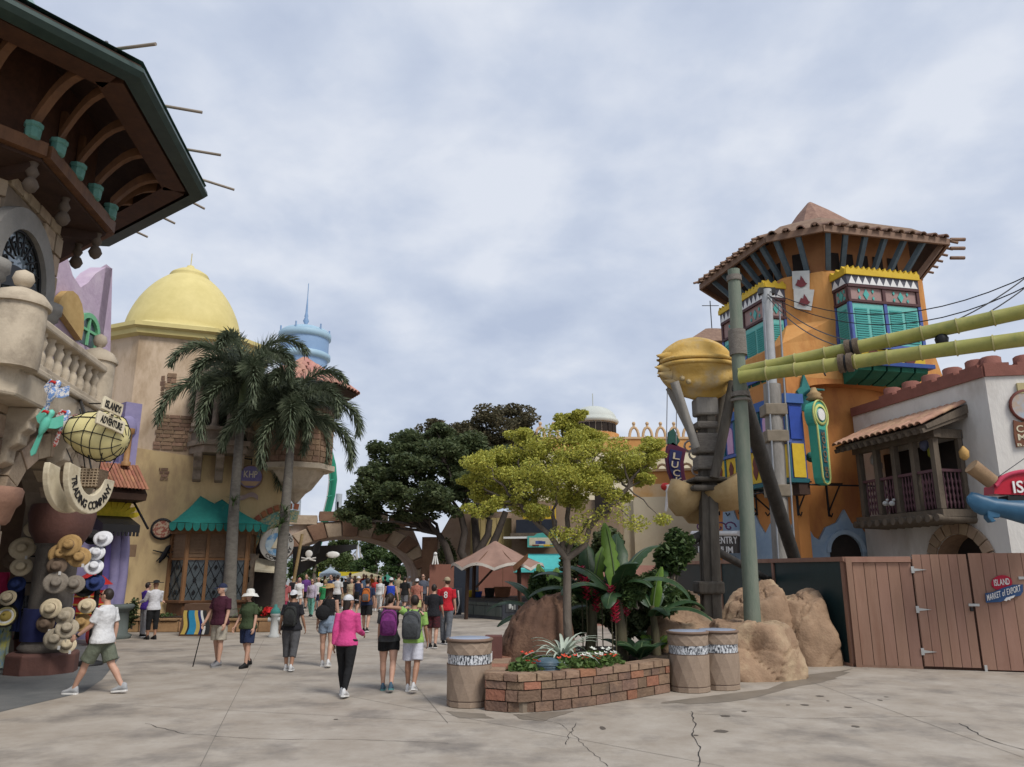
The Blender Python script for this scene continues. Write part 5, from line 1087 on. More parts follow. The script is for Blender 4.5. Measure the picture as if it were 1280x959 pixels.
for k, (x, y, cc_, nm, wdt, ht) in enumerate([(592, 738, (.55, .42, .03), 'yellow basket of goods at the back of the kiosk counter', .5, .28), (590, 752, (.6, .5, .1), 'pale yellow tub at the front of the kiosk counter', .42, .3), (628, 752, (.27, .13, .07), 'brown wooden crate on the kiosk counter', .75, .45), (597, 745, (.03, .07, .3), 'blue box between the yellow tubs on the kiosk counter', .4, .25), (612, 750, (.02, .02, .02), 'black till on the kiosk counter', .45, .4)]):
    p = at(x, y, kc0.y+.5); p.z = zk+.09; MB().loft([[p+V((a_*wdt/2*s2, b_*.2*s2, z_)) for a_, b_ in ((-1, -1), (1, -1), (1, 1), (-1, 1))] for s2, z_ in ((.85, 0), (1, ht*.8), (1.05, ht))], True, False)
    o_ = MB().loft([[p+V((a_*wdt/2*s2, b_*.2*s2, z_)) for a_, b_ in ((-1, -1), (1, -1), (1, 1), (-1, 1))] for s2, z_ in ((.85, 0), (1, ht*.8), (1.05, ht))], True, False).build(nm.split(' ')[1] if k != 1 else 'tub', mat('goods %d' % k, cc_), at=p, bevel=.02); o_.name = ['basket', 'tub', 'crate', 'box', 'till'][k]; tag(o_, nm, ['basket', 'tub', 'crate', 'box', 'till'][k])
gb = gnd(570, 769); sb_ = thing('striped_sign_stand', 'black and white striped board standing left of the kiosk', 'sign board', gb)
MB().box(gb+V((0, 0, .6)), (.5, .12, 1.2), .2).build('board', dk, sb_)
for k in (-.08, .1): MB().tube([gb+V((k-.05, -.08, .1)), gb+V((k+.05, -.09, .5)), gb+V((k-.02, -.08, 1.1))], .035, 5).build('white_stripe', whitep, sb_)
# reddish hoarding behind kiosk and the tan shed
hb = mat('red brown hoarding', (.23, .10, .07), (.19, .08, .056), scale=1.5, rough=.7, bump=.05); dark_navy = mat('navy panel', (.015, .02, .03), (.02, .026, .04), rough=.6)
HB = Pl(at(536, 740, 38.5), at(676, 740, 39.5)); hz_ = HB.uz(550, 706)[1]
hd = thing('rear_hoarding', 'red brown board hoarding behind the kiosk with a dark gate gap', 'hoarding', HB.p(HB.L/2, 0))
u = 0; k = 0
while u < HB.L+3:
    l_ = 1.22; blk('panel', dark_navy if k == 1 else hb, hd, HB.p(u+.01, 0), HB.d*(l_-.02), HB.n*.05, V((0, 0, hz_+(.0 if k != 1 else .1))), 0); u += l_; k += 1
sf_ = at(544, 706, 38.3); mb = MB(); 
for a_ in (-.22, 0, .22): mb.tube([sf_+V((a_*.6, 0, 0)), sf_+V((a_*.2, 0, .42))], .04, 6)
mb.ell(sf_+V((0, 0, .5)), .09, n=8, k=5); tag(mb.build('white_figure_ornament', whitep, at=sf_), 'small white tripod figure standing on the hoarding end', 'ornament')
tn = at(625, 690, 44); tsd = thing('tan_shed', 'pale tan building face with vertical ribs behind the kiosk roof', 'building', V((tn.x, 44, 0)))
TS = Pl(at(598, 690, 43.5), at(646, 690, 44)); tzt = TS.uz(620, 648)[1]
MB().prism([TS.p(0, 0), TS.p(TS.L, 0), TS.p(TS.L, tzt), TS.p(0, tzt)], -TS.n*3).build('wall', mat('tan boards', (.42, .33, .15), (.36, .28, .12), scale=1.5), tsd)
for k in range(7): MB().obox(TS.p(.1+k*TS.L/7, 0), TS.d*.1, TS.n*.05, V((0, 0, tzt))).build('rib', MATS['tan boards'], tsd)

hz_mb = MB(); rn = random.Random(9)
for k in range(60):
    c = V((rn.uniform(-42, 6), 92+rn.uniform(-3, 3), rn.uniform(.6, 3.2))); leaf_cloud(hz_mb, c, 1.9, 1.4, 1.6, 130, .4, rn, .4)
stuff(hz_mb.build('far_greenery', lg))
# ================================================================ brick planter with plants
brk = mat('planter stone', (.235, .15, .10), (.165, .105, .072), scale=7, rough=.85, bump=.55, bscale=22, rnd=.22, stain=(.12, .08, .06), stsc=2.5)
bro = mat('orange planter stone', (.31, .145, .085), (.24, .11, .068), scale=7, rough=.85, bump=.5, bscale=22, rnd=.2)
cop = mat('coping stone', (.29, .195, .13), (.22, .14, .095), scale=6, rough=.85, bump=.45, bscale=22, rnd=.22)
PLP = [gnd(606, 889), gnd(650, 893), gnd(695, 889), gnd(735, 884), gnd(790, 875), gnd(838, 866)]
BK = [gnd(606, 889), gnd(624, 862)+V((-.0, 1.0, 0)), gnd(642, 846)+V((.1, 1.6, 0))]
pl_t = thing('brick_planter', 'raised planter walled in mixed brown and orange stone blocks', 'planter', sum(PLP, V())/len(PLP))
def poly_at(P, u):
    for i in range(len(P)-1):
        l = (P[i+1]-P[i]).length
        if u <= l or i == len(P)-2: d = (P[i+1]-P[i])/l; return P[i]+d*u, d
        u -= l
def plen(P): return sum((P[i+1]-P[i]).length for i in range(len(P)-1))
def course(P, z, h, l0, l1, m1, m2, depth, inset, name, side=1, po=.22, over=0):
    u = 0; Lt = plen(P)
    while u < Lt-.02:
        l = random.uniform(l0, l1)
        if Lt-u-l < l0*.6: l = Lt-u
        a, d1 = poly_at(P, u+.006); b, d2 = poly_at(P, min(Lt, u+l)-.006); d = (b-a).normalized(); nn_ = V((-d.y, d.x, 0))*side
        blk(name, m2 if random.random() < po else m1, pl_t, a-nn_*(over+random.uniform(0, .014))+V((0, 0, z+.006)), b-a, nn_*depth, V((0, 0, h-.012)), .09); u += l
for z, h, l0, l1, po in ((0, .145, .24, .5, .12), (.145, .165, .2, .42, .2), (.31, .115, .16, .36, .3)):
    course(PLP, z, h, l0, l1, brk, bro, .16, 0, 'stone_block', 1, po); course(BK[::-1], z, h, l0, l1, brk, bro, .16, 0, 'stone_block', 1, po)
course(PLP, .425, .115, .2, .42, cop, bro, .3, 0, 'coping_stone', 1, .22, .015); course(BK[::-1], .425, .115, .3, .5, cop, bro, .3, 0, 'coping_stone', 1, .1, .015)
inner = [p+V((0, 0, 0)) for p in PLP]; ctr_ = V((1.6, 14.2, 0))
sh_ = lambda p, k: p+(ctr_-p).normalized()*k
sp_poly = [sh_(p, .08) for p in PLP]+[V((3.3, 15.2, 0)), V((3.2, 17, 0)), V((.6, 17.2, 0)), V((.2, 15.6, 0))]+[sh_(p, .08) for p in BK[:0:-1]]
MB().prism([xy(p) for p in sp_poly], V((0, 0, .43))).build('core', mortar, pl_t)
sg_ = MB(); cs = sum(sp_poly, V())/len(sp_poly)
stuff(MB().add([xy(p, .436) for p in sp_poly], [tuple(range(len(sp_poly)))]).build('soil_bed', soil))
ZS = .44
# silver agave, ribbed dome, bedding flowers
ag = at(704, 812, 13.15); silver = leafmat('silver leaf', (.36, .42, .34), (.50, .55, .46), .15)
strap_plant(xy(ag, ZS+.1), 'silvery spiky rosette plant behind the bedding flowers', 38, .80, 6, silver, .034, 'silver_rosette', None, .35, 1.45)
gl = at(684, 826, 12.4); gt_ = thing('dome_speaker', 'blue grey ribbed dome half sunk among the bedding flowers', 'garden speaker', xy(gl, ZS))
MB().lathe([(.2, 0), (.21, .06), (.205, .15), (.17, .22), (.10, .255), (.01, .262)], xy(gl, ZS), 24).build('shell', mat('blue grey plastic', (.075, .12, .15), (.055, .09, .115), rough=.45, bump=.03), gt_)
for k in range(5): z_ = .05+.035*k; MB().lathe([(.212-.0*k, z_), (.219, z_+.006), (.212, z_+.012)], xy(gl, ZS), 24, cap=False).build('rib', MATS['blue grey plastic'], gt_)
bedm = leafmat('bedding leaf', (.05, .095, .025), (.12, .19, .05)); wfl = leafmat('white petal', (.72, .72, .66), (.6, .62, .55), .1); rfl = leafmat('red petal', (.55, .05, .03), (.62, .12, .06), .1)
rn = random.Random(21); protos = {}
def bedding(kind, loc, rz, sc):
    if kind not in protos:
        t = thing('bedding_plant', {'w': 'small white flowered bedding plant near the front of the brick planter', 'r': 'small red flowered bedding plant near the front of the brick planter', 'g': 'small leafy bedding plant without open flowers in the brick planter'}[kind], 'flower', (0, 0, 0), 'bedding flowers in the brick planter')
        r2 = random.Random(kind); mb = MB(); leaf_cloud(mb, V((0, 0, .09)), .17, .17, .09, 90, .085, r2, .3); mb.build('foliage', bedm, t)
        if kind != 'g':
            mb = MB()
            for _ in range(5):
                c = V((r2.uniform(-.14, .14), r2.uniform(-.16, .1), .17+r2.uniform(0, .05)))
                for q in range(5): a_ = q*1.257; d_ = V((cos(a_), sin(a_)*.8, .45+.3*sin(a_))).normalized(); s_2 = V((-sin(a_), cos(a_), 0)); mb.add([c, c+d_*.02+s_2*.018, c+d_*.045, c+d_*.02-s_2*.018], [(0, 1, 2, 3)])
            mb.build('bloom', wfl if kind == 'w' else rfl, t)
        protos[kind] = t; t.location = loc; t.rotation_euler = (0, 0, rz); t.scale = (sc,)*3; return t
    t = dup(protos[kind], loc, rz); t.scale = (sc,)*3; return t
beds = [(x, y) for y in (833, 829.5, 826, 822.5) for x in range(int(650+(833-y)*1.2), int(772-(833-y)*.6), 13)]
for x, y in beds:
    if abs(x-685) < 15 and y > 825: continue
    p = gnd(x+rn.uniform(-4, 4), y-max(0, x-690)*.09+rn.uniform(-1, 1), ZS+.15)
    k_ = rn.random(); kind = ('r' if k_ < .55 else 'g') if x < 672 else ('r' if k_ < .12 else 'w' if k_ < .42 else 'g')
    bedding(kind, xy(p, ZS), rn.uniform(0, 6), rn.uniform(1.0, 1.4))
# banana plants: every leaf a part
ban = mat('banana leaf', (.018, .045, .02), (.04, .08, .03), scale=5, rough=.42, bump=.12, bscale=25, trans=.15, spec=.3)
banl = mat('young banana leaf', (.13, .24, .035), (.18, .30, .05), scale=4, rough=.4, bump=.08, trans=.3)
bstem = mat('banana stem', (.11, .10, .05), (.07, .055, .035), scale=8, rough=.7, bump=.25, zs=.3)
def big_leaf(t, c, az, el, L, Wd, droop, m_, rn, tear=.35, name='leaf', tw=0):
    h = V((cos(az), sin(az), 0)); p = V(c); a = el; sd_ = h.cross(Z); n = 16; mid = [p.copy()]; angs = [a]
    for i in range(n): p = p+(h*cos(a)+Z*sin(a))*(L/n); a -= droop/n*(1.4*i/n+.3); mid.append(p.copy()); angs.append(a)
    rows = []
    for i in range(n+1):
        f = i/n; w_ = Wd*max(.02, (sin(pi*min(1, f*.93+.05))**.6)); 
        if f < .12: w_ *= f/.12*.8+.1
        u_ = V((-h.x*sin(angs[i]), -h.y*sin(angs[i]), cos(angs[i])))
        jl = 1-tear*rn.random()*(rn.random() < .45); jr = 1-tear*rn.random()*(rn.random() < .45); s_2 = (sd_+u_*tw).normalized()
        rows.append([mid[i]-s_2*w_*jl-u_*w_*.28, mid[i]-s_2*w_*.5-u_*w_*.02, mid[i]-u_*.012, mid[i]+s_2*w_*.5-u_*w_*.02, mid[i]+s_2*w_*jr-u_*w_*.28])
    mb = MB().loft(rows, False, True, False); o = mb.build(name, m_, t)
    MB().tube([q-V((0, 0, .004)) for q in mid[:-1]], [.022*(1-.85*i/n) for i in range(n)], 5).build('midrib', mat('leaf rib', (.09, .13, .055), rough=.5), o)
    return o
def banana(base, h, label, spec, seed, r=.09):
    rn = random.Random(seed); t = thing('banana_plant', label, 'banana plant', base, 'banana plants in the brick planter'); top = V(base)+V((rn.uniform(-.08, .08), 0, h))
    MB().tube([base, V(base).lerp(top, .5)+V((.02, 0, 0)), top], [r*1.2, r, r*.6], 10).build('stem', bstem, t)
    for az, el, L, Wd, dr, m_ in spec: big_leaf(t, top+V((0, 0, rn.uniform(-.25, .05))), R(az), R(el), L*1.12, Wd*1.08, dr, m_, rn)
    return t
banana(V((2.0, 14.6, ZS)), 1.15, 'tallest banana plant with a big leaf drooping to the right in the brick planter', [(-20, 35, 1.45, .21, 2.2, ban), (-75, 65, 1.1, .2, 1.6, ban), (80, 75, 1.3, .22, .8, ban), (150, 55, 1.3, .22, 1.5, ban), (200, 40, 1.15, .2, 1.9, ban), (30, 62, 1.3, .2, 1.2, ban), (115, 82, 1.25, .17, .35, banl), (-110, 15, .8, .17, 1.6, ban), (-50, 50, .9, .18, 2.0, ban)], 1, .1)
banana(V((1.45, 15.0, ZS)), 1.0, 'banana plant with upright leaves behind the slim yellow tree', [(160, 50, 1.25, .2, 1.7, ban), (190, 30, 1.2, .19, 1.5, ban), (95, 78, 1.3, .2, .5, ban), (20, 60, 1.2, .2, 1.3, ban), (-60, 45, .9, .18, 1.9, ban), (230, 50, 1.0, .19, 1.8, ban), (60, 70, 1.1, .16, .6, banl)], 2)
banana(V((.75, 15.4, ZS)), .75, 'banana plant spreading over the brown boulder at the left of the planter', [(180, 38, 1.2, .19, 1.7, ban), (205, 22, 1.05, .18, 1.4, ban), (150, 60, 1.15, .2, 1.2, ban), (250, 35, .8, .17, 1.9, ban), (70, 70, 1.0, .16, .7, banl), (110, 75, 1.0, .15, .6, banl), (0, 50, .9, .18, 1.5, ban)], 3, .07)
banana(V((2.75, 15.3, ZS)), .9, 'banana plant at the right end of the planter in front of the cream wall', [(15, 40, 1.15, .19, 1.8, ban), (-25, 25, 1.1, .18, 1.5, ban), (60, 65, 1.1, .19, 1.0, ban), (130, 60, 1.1, .19, 1.2, ban), (-80, 40, .8, .17, 1.8, ban), (40, 80, .9, .14, .5, banl)], 4, .08)
for i, (x, y, az, m_) in enumerate([(800, 800, -70, ban), (820, 790, -30, banl), (786, 795, -120, ban), (805, 778, 30, ban)]):
    c = gnd(x, y+28, ZS); t = thing('broad_leaf_plant', ['dark low broad leaved plant near the right front of the planter', 'light green broad leaf sticking out beside the rocks', 'low broad leaved plant under the tallest banana plant', 'broad leaved plant behind the light green leaf'][i], 'plant', xy(c, ZS))
    for k in range(3 if m_ is banl else 5): big_leaf(t, xy(c, ZS+.05), R(az+k*70), R(55), .62, .16, 1.5, m_, random.Random(i*7+k), .05)
redp_ = leafmat('crimson bract', (.50, .02, .06), (.62, .06, .13), .15)
for i, (x, y, Y) in enumerate([(733, 737, 14.7), (727, 723, 15.0), (764, 748, 14.3), (769, 765, 14.2), (745, 752, 14.8), (782, 757, 14.8), (752, 742, 15.0)]):
    c = at(x, y, Y); t = thing('red_ginger', ['red ginger flower spike between the slim trunk and the banana stems', 'highest red ginger flower spike in the planter', 'brightest red ginger flower beside the thick banana stem', 'low pinkish red ginger flower near the soil', 'red ginger flower in the shade of the bananas', 'red ginger flower right of the thick banana stem', 'red ginger flower half hidden behind banana leaves'][i], 'flower', V((c.x, c.y, ZS)), 'red gingers in the brick planter')
    MB().tube([V((c.x, c.y, ZS)), c], .012, 5).build('stem', bstem, t); mb = MB(); rn = random.Random(i)
    for q in range(46): 
        a_ = q*2.4; f = q/46; d_ = V((cos(a_), sin(a_), .5)).normalized(); b = c+V((0, 0, .2-.42*f)); s_2 = V((-sin(a_), cos(a_), 0)); mb.add([b, b+d_*.06+s_2*.03, b+d_*(.11+.03*rn.random()), b+d_*.06-s_2*.03], [(0, 1, 2, 3)])
    mb.build('bract', redp_, t)
rn = random.Random(31)
for i, (x, y, Y, rx, rz, m_, lb) in enumerate([(840, 690, 16.0, 26, 34, mg, 'mid green bush in front of the cream wall beside the timber post'), (846, 750, 17.0, 24, 14, bedm, 'bright green clipped bush beside the timber post'), (800, 740, 16.2, 26, 22, dg_, 'dark green bush behind the banana plants'), (745, 745, 16.6, 26, 26, dg_, 'dark green bush behind the red gingers'), (690, 742, 16.4, 26, 24, dg_, 'dark green bush behind the left banana plant'), (768, 690, 16.4, 26, 28, dg_, 'tall dark green shrub behind the tallest banana plant'), (720, 700, 16.8, 20, 22, dg_, 'dark shrub behind the slim yellow tree trunk'), (832, 742, 15.6, 20, 26, mg, 'fine leaved mid green shrub right of the banana plants'), (790, 742, 14.3, 16, 18, mg, 'fine leaved green shrub in front of the tallest banana plant'), (680, 735, 15.7, 18, 20, mg, 'fine leaved green shrub behind the brown boulder'), (770, 775, 16.2, 34, 22, dg_, 'low dark bush at the foot of the banana plants'), (715, 772, 16.0, 34, 20, dg_, 'low dark bush behind the silvery rosette'), (815, 768, 16.4, 26, 20, dg_, 'low dark bush between the bananas and the flat topped boulder')]):
    bush(x, y, Y, rx, rz, m_, lb, 2600, .12, seed=60+i)

# yellow flowering slim tree
yl = leafmat('yellow green leaf', (.52, .48, .09), (.30, .33, .065), .3)
tb = V((.98, 13.9, ZS)); YY = 13.9
fk = [at(697, 672, YY), at(712, 690, YY)]
cl = []
rn = random.Random(12)
for x, y, r_, d_ in [(600, 580, 24, -.3), (620, 600, 28, 0), (640, 572, 26, .3), (660, 600, 30, -.3), (665, 565, 28, 0), (690, 580, 30, .4), (700, 552, 26, 0), (722, 540, 22, .2), (715, 575, 30, -.3), (745, 570, 28, 0), (760, 592, 28, .3), (780, 570, 26, -.2), (800, 580, 24, .2), (815, 560, 18, 0), (735, 600, 26, -.4), (690, 615, 28, .2), (655, 625, 24, .3), (630, 628, 18, -.2), (620, 575, 20, .2), (722, 522, 12, 0), (808, 600, 14, 0), (770, 620, 18, .3), (675, 640, 18, -.3), (585, 600, 12, 0), (820, 572, 14, 0), (640, 600, 28, .4), (675, 600, 28, .5), (700, 600, 28, -.5), (725, 595, 28, .5), (750, 610, 24, -.3), (785, 595, 22, .3), (705, 530, 16, .2), (650, 545, 18, .2), (740, 548, 20, .4), (610, 618, 22, .2), (660, 640, 18, .2), (715, 625, 20, .3)]:
    cl.append((at(x, y, YY+d_), r_*YY/F, r_*YY/F, r_*.62*YY/F))
fk = [at(690, 640, YY), at(735, 650, YY+.2), at(650, 630, YY), at(785, 610, YY), at(712, 610, YY+.3)]
yt = thing('yellow_tree', 'slim tree with yellow green blossom crown growing in the brick planter', 'tree', tb)
tm = MB(); cm = MB(); f0 = at(708, 700, YY); limb(tm, tb, f0, .085, .07, rn, .02); ends = []
for f in fk:
    pts = limb(tm, f0, f, .06, .035, rn, .14); ends += [(p, .03) for p in pts[2:]]
for c, rx, ry, rz in cl:
    e_ = min(ends, key=lambda q: (q[0]-c).length); limb(tm, e_[0], c, .024, .01, rn, .15)
    for k in range(9):
        v = V((rn.uniform(-1, 1), rn.uniform(-1, 1), rn.uniform(-.7, 1))).normalized()*rn.uniform(.3, 1.0); q = c+V((v.x*rx, v.y*ry, v.z*rz)); limb(tm, c, q, .01, .004, rn, .2, 3); leaf_cloud(cm, q, rx*.54, ry*.54, rz*.56, 230, .049, rn, .2, .35)
for x, y, r_ in ((700, 668, 14), (735, 650, 20), (720, 670, 16), (765, 640, 22), (795, 655, 16), (586, 636, 10), (600, 642, 11), (828, 650, 11), (612, 634, 12)):
    p_ = at(x, y, YY-.2); leaf_cloud(cm, p_, r_*1.1*YY/F, r_*YY/F, r_*.7*YY/F, 260, .055, rn, .2, .3); limb(tm, min(ends, key=lambda q: (q[0]-p_).length)[0], p_, .018, .006, rn, .1)
tm.build('trunk', bark, yt); cm.build('crown', yl, yt)

# boulders
rockb = mat('brown boulder', (.155, .085, .055), (.10, .056, .038), scale=1.8, rough=.9, bump=.4, bscale=20, stain=(.23, .135, .085), stsc=1.4)
rockt = mat('tan boulder', (.35, .235, .15), (.22, .14, .088), scale=1.6, rough=.9, bump=.4, bscale=20, stain=(.44, .33, .21), stsc=1.4)
def boulder(c, rx, ry, rz, m_, label, seed, lean=(0, 0), amp=.25, dents=()):
    c = V(c); off = V((seed*3.7, seed*1.3, seed*2.1)); nu, nv = 96, 60
    rn = random.Random(seed*13+1); pls = [(V((rn.uniform(-.25, .25), rn.uniform(-.3, .1), 1)).normalized(), .72)]+[(V((cos(2*pi*(k+rn.random()*.8)/7), sin(2*pi*(k+rn.random()*.8)/7), rn.uniform(-.05, .4))).normalized(), rn.uniform(.8, .98)) for k in range(7)]+[(V((cos(2*pi*(k+rn.random())/8), sin(2*pi*(k+rn.random())/8), rn.uniform(.4, .9))).normalized(), rn.uniform(.86, 1.02)) for k in range(8)]
    def fn(a, b):
        th = 2*pi*a; ph = -.5+(pi/2+.5)*b; d = V((cos(ph)*cos(th), cos(ph)*sin(th), sin(ph))); q = d+NZ.noise_vector(d*1.7+off)*.10
        k = max(.5, sum((max(0, q.dot(n))/h)**24 for n, h in pls))**(-1/24); k = min(k, 1.22)
        k += .045*NZ.noise(d*4+off)+.022*NZ.noise(d*10+off)+.012*NZ.noise(d*24+off); vd = NZ.voronoi(q*1.35+off)[0]; k -= .10*max(0, 1-(vd[1]-vd[0])/.035)
        for q_, s_, w_ in dents: k -= s_*max(0, 1-(d-V(q_).normalized()).length/w_)**1.3
        z = d.z*rz*k; return c+V((d.x*rx*k+lean[0]*max(0, z), d.y*ry*k+lean[1]*max(0, z), z))
    t = MB().grid(fn, nu, nv, True)
    return tag(t.build('boulder', m_, at=c), label, 'boulder', 'boulders round the planter and posts')
boulder((.38, 14.5, .15), .74, .65, 1.75, rockb, 'dark brown tall boulder at the left end of the brick planter', 1, (.1, 0))
boulder((4.68, 15.75, .2), 1.0, .85, 1.15, rockt, 'big tan boulder with a hollow in its front, right of the two litter bins', 4, dents=[((-.05, -1, .45), .24, .5)])
boulder((3.6, 16.2, .25), .98, .65, 1.12, rockt, 'flat topped tan boulder directly behind the two litter bins', 9)
boulder((5.5, 17.85, .2), 1.0, .75, 1.8, rockt, 'tall pointed tan boulder behind the green pole', 6)
boulder((6.55, 18.0, .2), .92, .75, 1.7, rockt, 'rounded tan boulder against the dark green hoarding panel', 7)
boulder((4.0, 17.6, .3), .6, .5, 1.5, rockt, 'smaller tan boulder beside the timber post', 8)

# litter bins
binm = mat('bin concrete', (.30, .225, .165), (.255, .19, .14), scale=30, rough=.8, bump=.1, bscale=60); bint = mat('bin trim', (.21, .14, .10), (.17, .115, .085), rough=.7)
shard = mat('shard mosaic', (.62, .64, .66), (.03, .035, .045), scale=42, rough=.35, bump=.05, zs=.5, lo=.44, hi=.56); binl = mat('bin lid grey blue', (.30, .34, .42), (.26, .30, .38), rough=.35, bump=.02)
def litter_bin(loc, label, rz):
    t = thing('litter_bin', label, 'litter bin', loc, 'faceted concrete litter bins'); n = 12; r = .345
    def facet(z0, z1, rows, r0, r1, nm):
        mb = MB(); rings = []
        for k in range(rows+1):
            f = k/rows; rr = (r0+(r1-r0)*f)*(1.0 if k % 2 == 0 else 1.012); rings.append([V(loc)+V((rr*cos(rz+2*pi*(j+.5*(k % 2))/n), rr*sin(rz+2*pi*(j+.5*(k % 2))/n), z0+(z1-z0)*f)) for j in range(n)])
        vs = [p for q in rings for p in q]; fs = []
        for k in range(rows):
            for j in range(n):
                a, b, c, d = k*n+j, k*n+(j+1) % n, (k+1)*n+j, (k+1)*n+(j+1) % n
                fs += [(a, b, c), (b, d, c)] if k % 2 == 0 else [(a, d, c), (a, b, d)]
        mb.add(vs, fs).build(nm, binm, t)
    MB().lathe([(r-.02, 0), (r-.005, .01), (r-.005, .075), (r-.02, .085)], loc, n, smooth=False, a0=rz).build('base', binm, t)
    MB().lathe([(r-.012, .085), (r-.012, .1)], loc, n, smooth=False, a0=rz, cap=False).build('trim', bint, t)
    facet(.1, .60, 2, r-.003, r+.004, 'body'); MB().lathe([(r+.0, .60), (r+.004, .615)], loc, n, smooth=False, a0=rz, cap=False).build('trim', bint, t)
    MB().lathe([(r-.012, .612), (r-.012, .755)], loc, 36, cap=False).build('mosaic_band', shard, t)
    facet(.755, .93, 2, r+.004, r+.004, 'upper_body'); MB().lathe([(r-.02, .935), (r+.02, .94), (r+.024, .975), (r+.0, .985), (r-.05, .98)], loc, 24).build('lid', bint, t); MB().lathe([(r-.02, .984), (r-.035, .99), (.02, .992)], loc, 24).build('lid_top', binl, t)
litter_bin(gnd(586, 882), 'faceted concrete litter bin standing alone at the left end of the brick planter', .1); litter_bin(gnd(863, 864), 'front one of two litter bins at the right end of the brick planter', .22); litter_bin(gnd(901, 861), 'rear one of two litter bins, beside the tan boulder', .05)
ub = gnd(625, 838); t = thing('bin_cabinet', 'small brown and white service box between the lone bin and the dark boulder', 'box', V((-.32, 14.0, 0)))
MB().box(V((-.32, 14.0, .45)), (.3, .3, .9)).build('box', mat('maroon box', (.14, .06, .05)), t, bevel=.01); MB().box(V((-.38, 13.83, .4)), (.08, .04, .5)).build('white_panel', whitep, t)

# ================================================================ timber post with seed pod, green pole, bamboo pipes
oldw = mat('weathered timber', (.12, .105, .085), (.06, .05, .04), scale=5, rough=.9, bump=.5, bscale=14, zs=.25); paleW = mat('pale weathered wood', (.30, .28, .25), (.20, .185, .165), scale=5, rough=.9, bump=.35, bscale=18, zs=.3)
lash = mat('grey lashing', (.24, .215, .185), (.15, .13, .11), scale=10, rough=.95, bump=.5, bscale=60, zs=4)
ochre = mat('ochre pod', (.50, .30, .07), (.56, .38, .13), scale=2.2, rough=.8, bump=.4, bscale=12, stain=(.46, .36, .22), stsc=1.6, spec=.15)
YPo = 16.6
tp = thing('timber_post', 'weathered timber mast carrying the giant yellow seed pod, wrapped with grey bands', 'post', V((at(888, 775, YPo).x, YPo, .4)))
pb_, pt_ = at(889, 800, YPo), at(882, 488, YPo); pb_.z = 0
for k, (ox, oy, w_) in enumerate([(-.10, -.05, .18), (.08, -.08, .2), (.0, .09, .23), (-.16, .05, .12), (.16, .04, .13)]):
    MB().beam(pb_+V((ox, oy, 0)), pt_+V((ox*.8, oy*.8, -.1*k*.3)), w_, w_, V((0, 1, 0))).build('timber', oldw, tp, bevel=.02)
for y, w_, h_, m_ in ((735, .56, .26, oldw), (612, .78, .12, oldw), (601, .74, .1, oldw), (580, .49, .3, lash), (556, .55, .44, lash), (533, .48, .16, lash), (510, .49, .4, paleW)):
    c = at(887-(800-y)*.02, y, YPo); MB().box(c, (w_, w_*.9, h_), .06).build('band', m_, tp, bevel=.05)
pod = thing('seed_pod', 'giant ochre yellow seed pod with spiky left end on top of the timber post', 'sculpture', at(870, 495, YPo))
pc = at(871, 459, YPo); RX, RZ = 47*YPo/F/.98, 34*YPo/F/.98
def podf(up):
    def fn(a, b):
        th = pi*a; x = -1.0+2*b; e_ = (1-abs(x)**2.15)**.5 if abs(x) < 1 else 0
        e_ = max(e_, .34 if x < -.88 else 0); sp = .10*max(0, -x-.6)*(1 if int(a*9) % 2 else -1.6)
        cs_, sn = cos(th), sin(th); rip = 1+.05*cos(th*9+x*1.2)+.03*NZ.noise(V((x*3, th*2, up)))
        sq = abs(sn)**1.0; z = up*(RZ*e_*sq*rip)*(1.0 if up > 0 else 1.22*(1+.15*x))+up*.02+(.03*RZ if up > 0 else -.03*RZ)*(1-abs(x))
        return pc+V((RX*(x+sp*(sq))+.0, -RZ*1.05*e_*cs_*rip*(1-.12*(sq)), z))
    return fn
MB().grid(podf(1), 36, 40).build('upper_shell', ochre, pod); MB().grid(podf(-1), 36, 40).build('lower_shell', ochre, pod)
lip = MB(); 
for up in (.05, -.05): lip.tube([pc+V((RX*x*1.0, -RZ*1.07*max(.28 if x < -.9 else .02, (1-abs(x)**2.6)**.5), up*1.1+.03*RZ)) for x in [-1+2*i/30 for i in range(30)]], .05, 6)
lip.build('lip', ochre, pod)
for k, (a_, z_) in enumerate([(-1.0, .34), (-1.06, -.22), (-1.0, -.52), (-.82, -.86)]):
    b = pc+V((RX*(a_+.22), -RZ*.35, RZ*z_*.8)); MB().tube([b, b+V((-.14, -.02, .01)), b+V((-.30, -.03, .035))], [.15, .08, .008], 7).build('spike', ochre, pod)
for a_, z_ in ((-.52, -.62), (-.36, -.74)): MB().lathe([(.07, -.06), (.06, .04), (.02, .09)], pc+V((RX*a_, -RZ*.68, RZ*z_)), 8, V((-.3, -1, -.3)).to_track_quat('Z', 'Y').to_matrix()).build('knob', mat('pale knob', (.46, .36, .2)), pod)
for (x0, y0, d0, x1, y1, d1, r_) in [(843, 478, -.55, 870, 560, -.35, .10), (838, 485, .3, 872, 556, .2, .12), (917, 478, -.4, 893, 598, -.42, .115), (905, 490, .4, 896, 560, .3, .12)]:
    MB().tube([at(x0, y0, YPo+d0), at(x1, y1, YPo+d1)], [r_, r_*.9], 10).build('strut', paleW if x0 < 900 else oldw, tp)
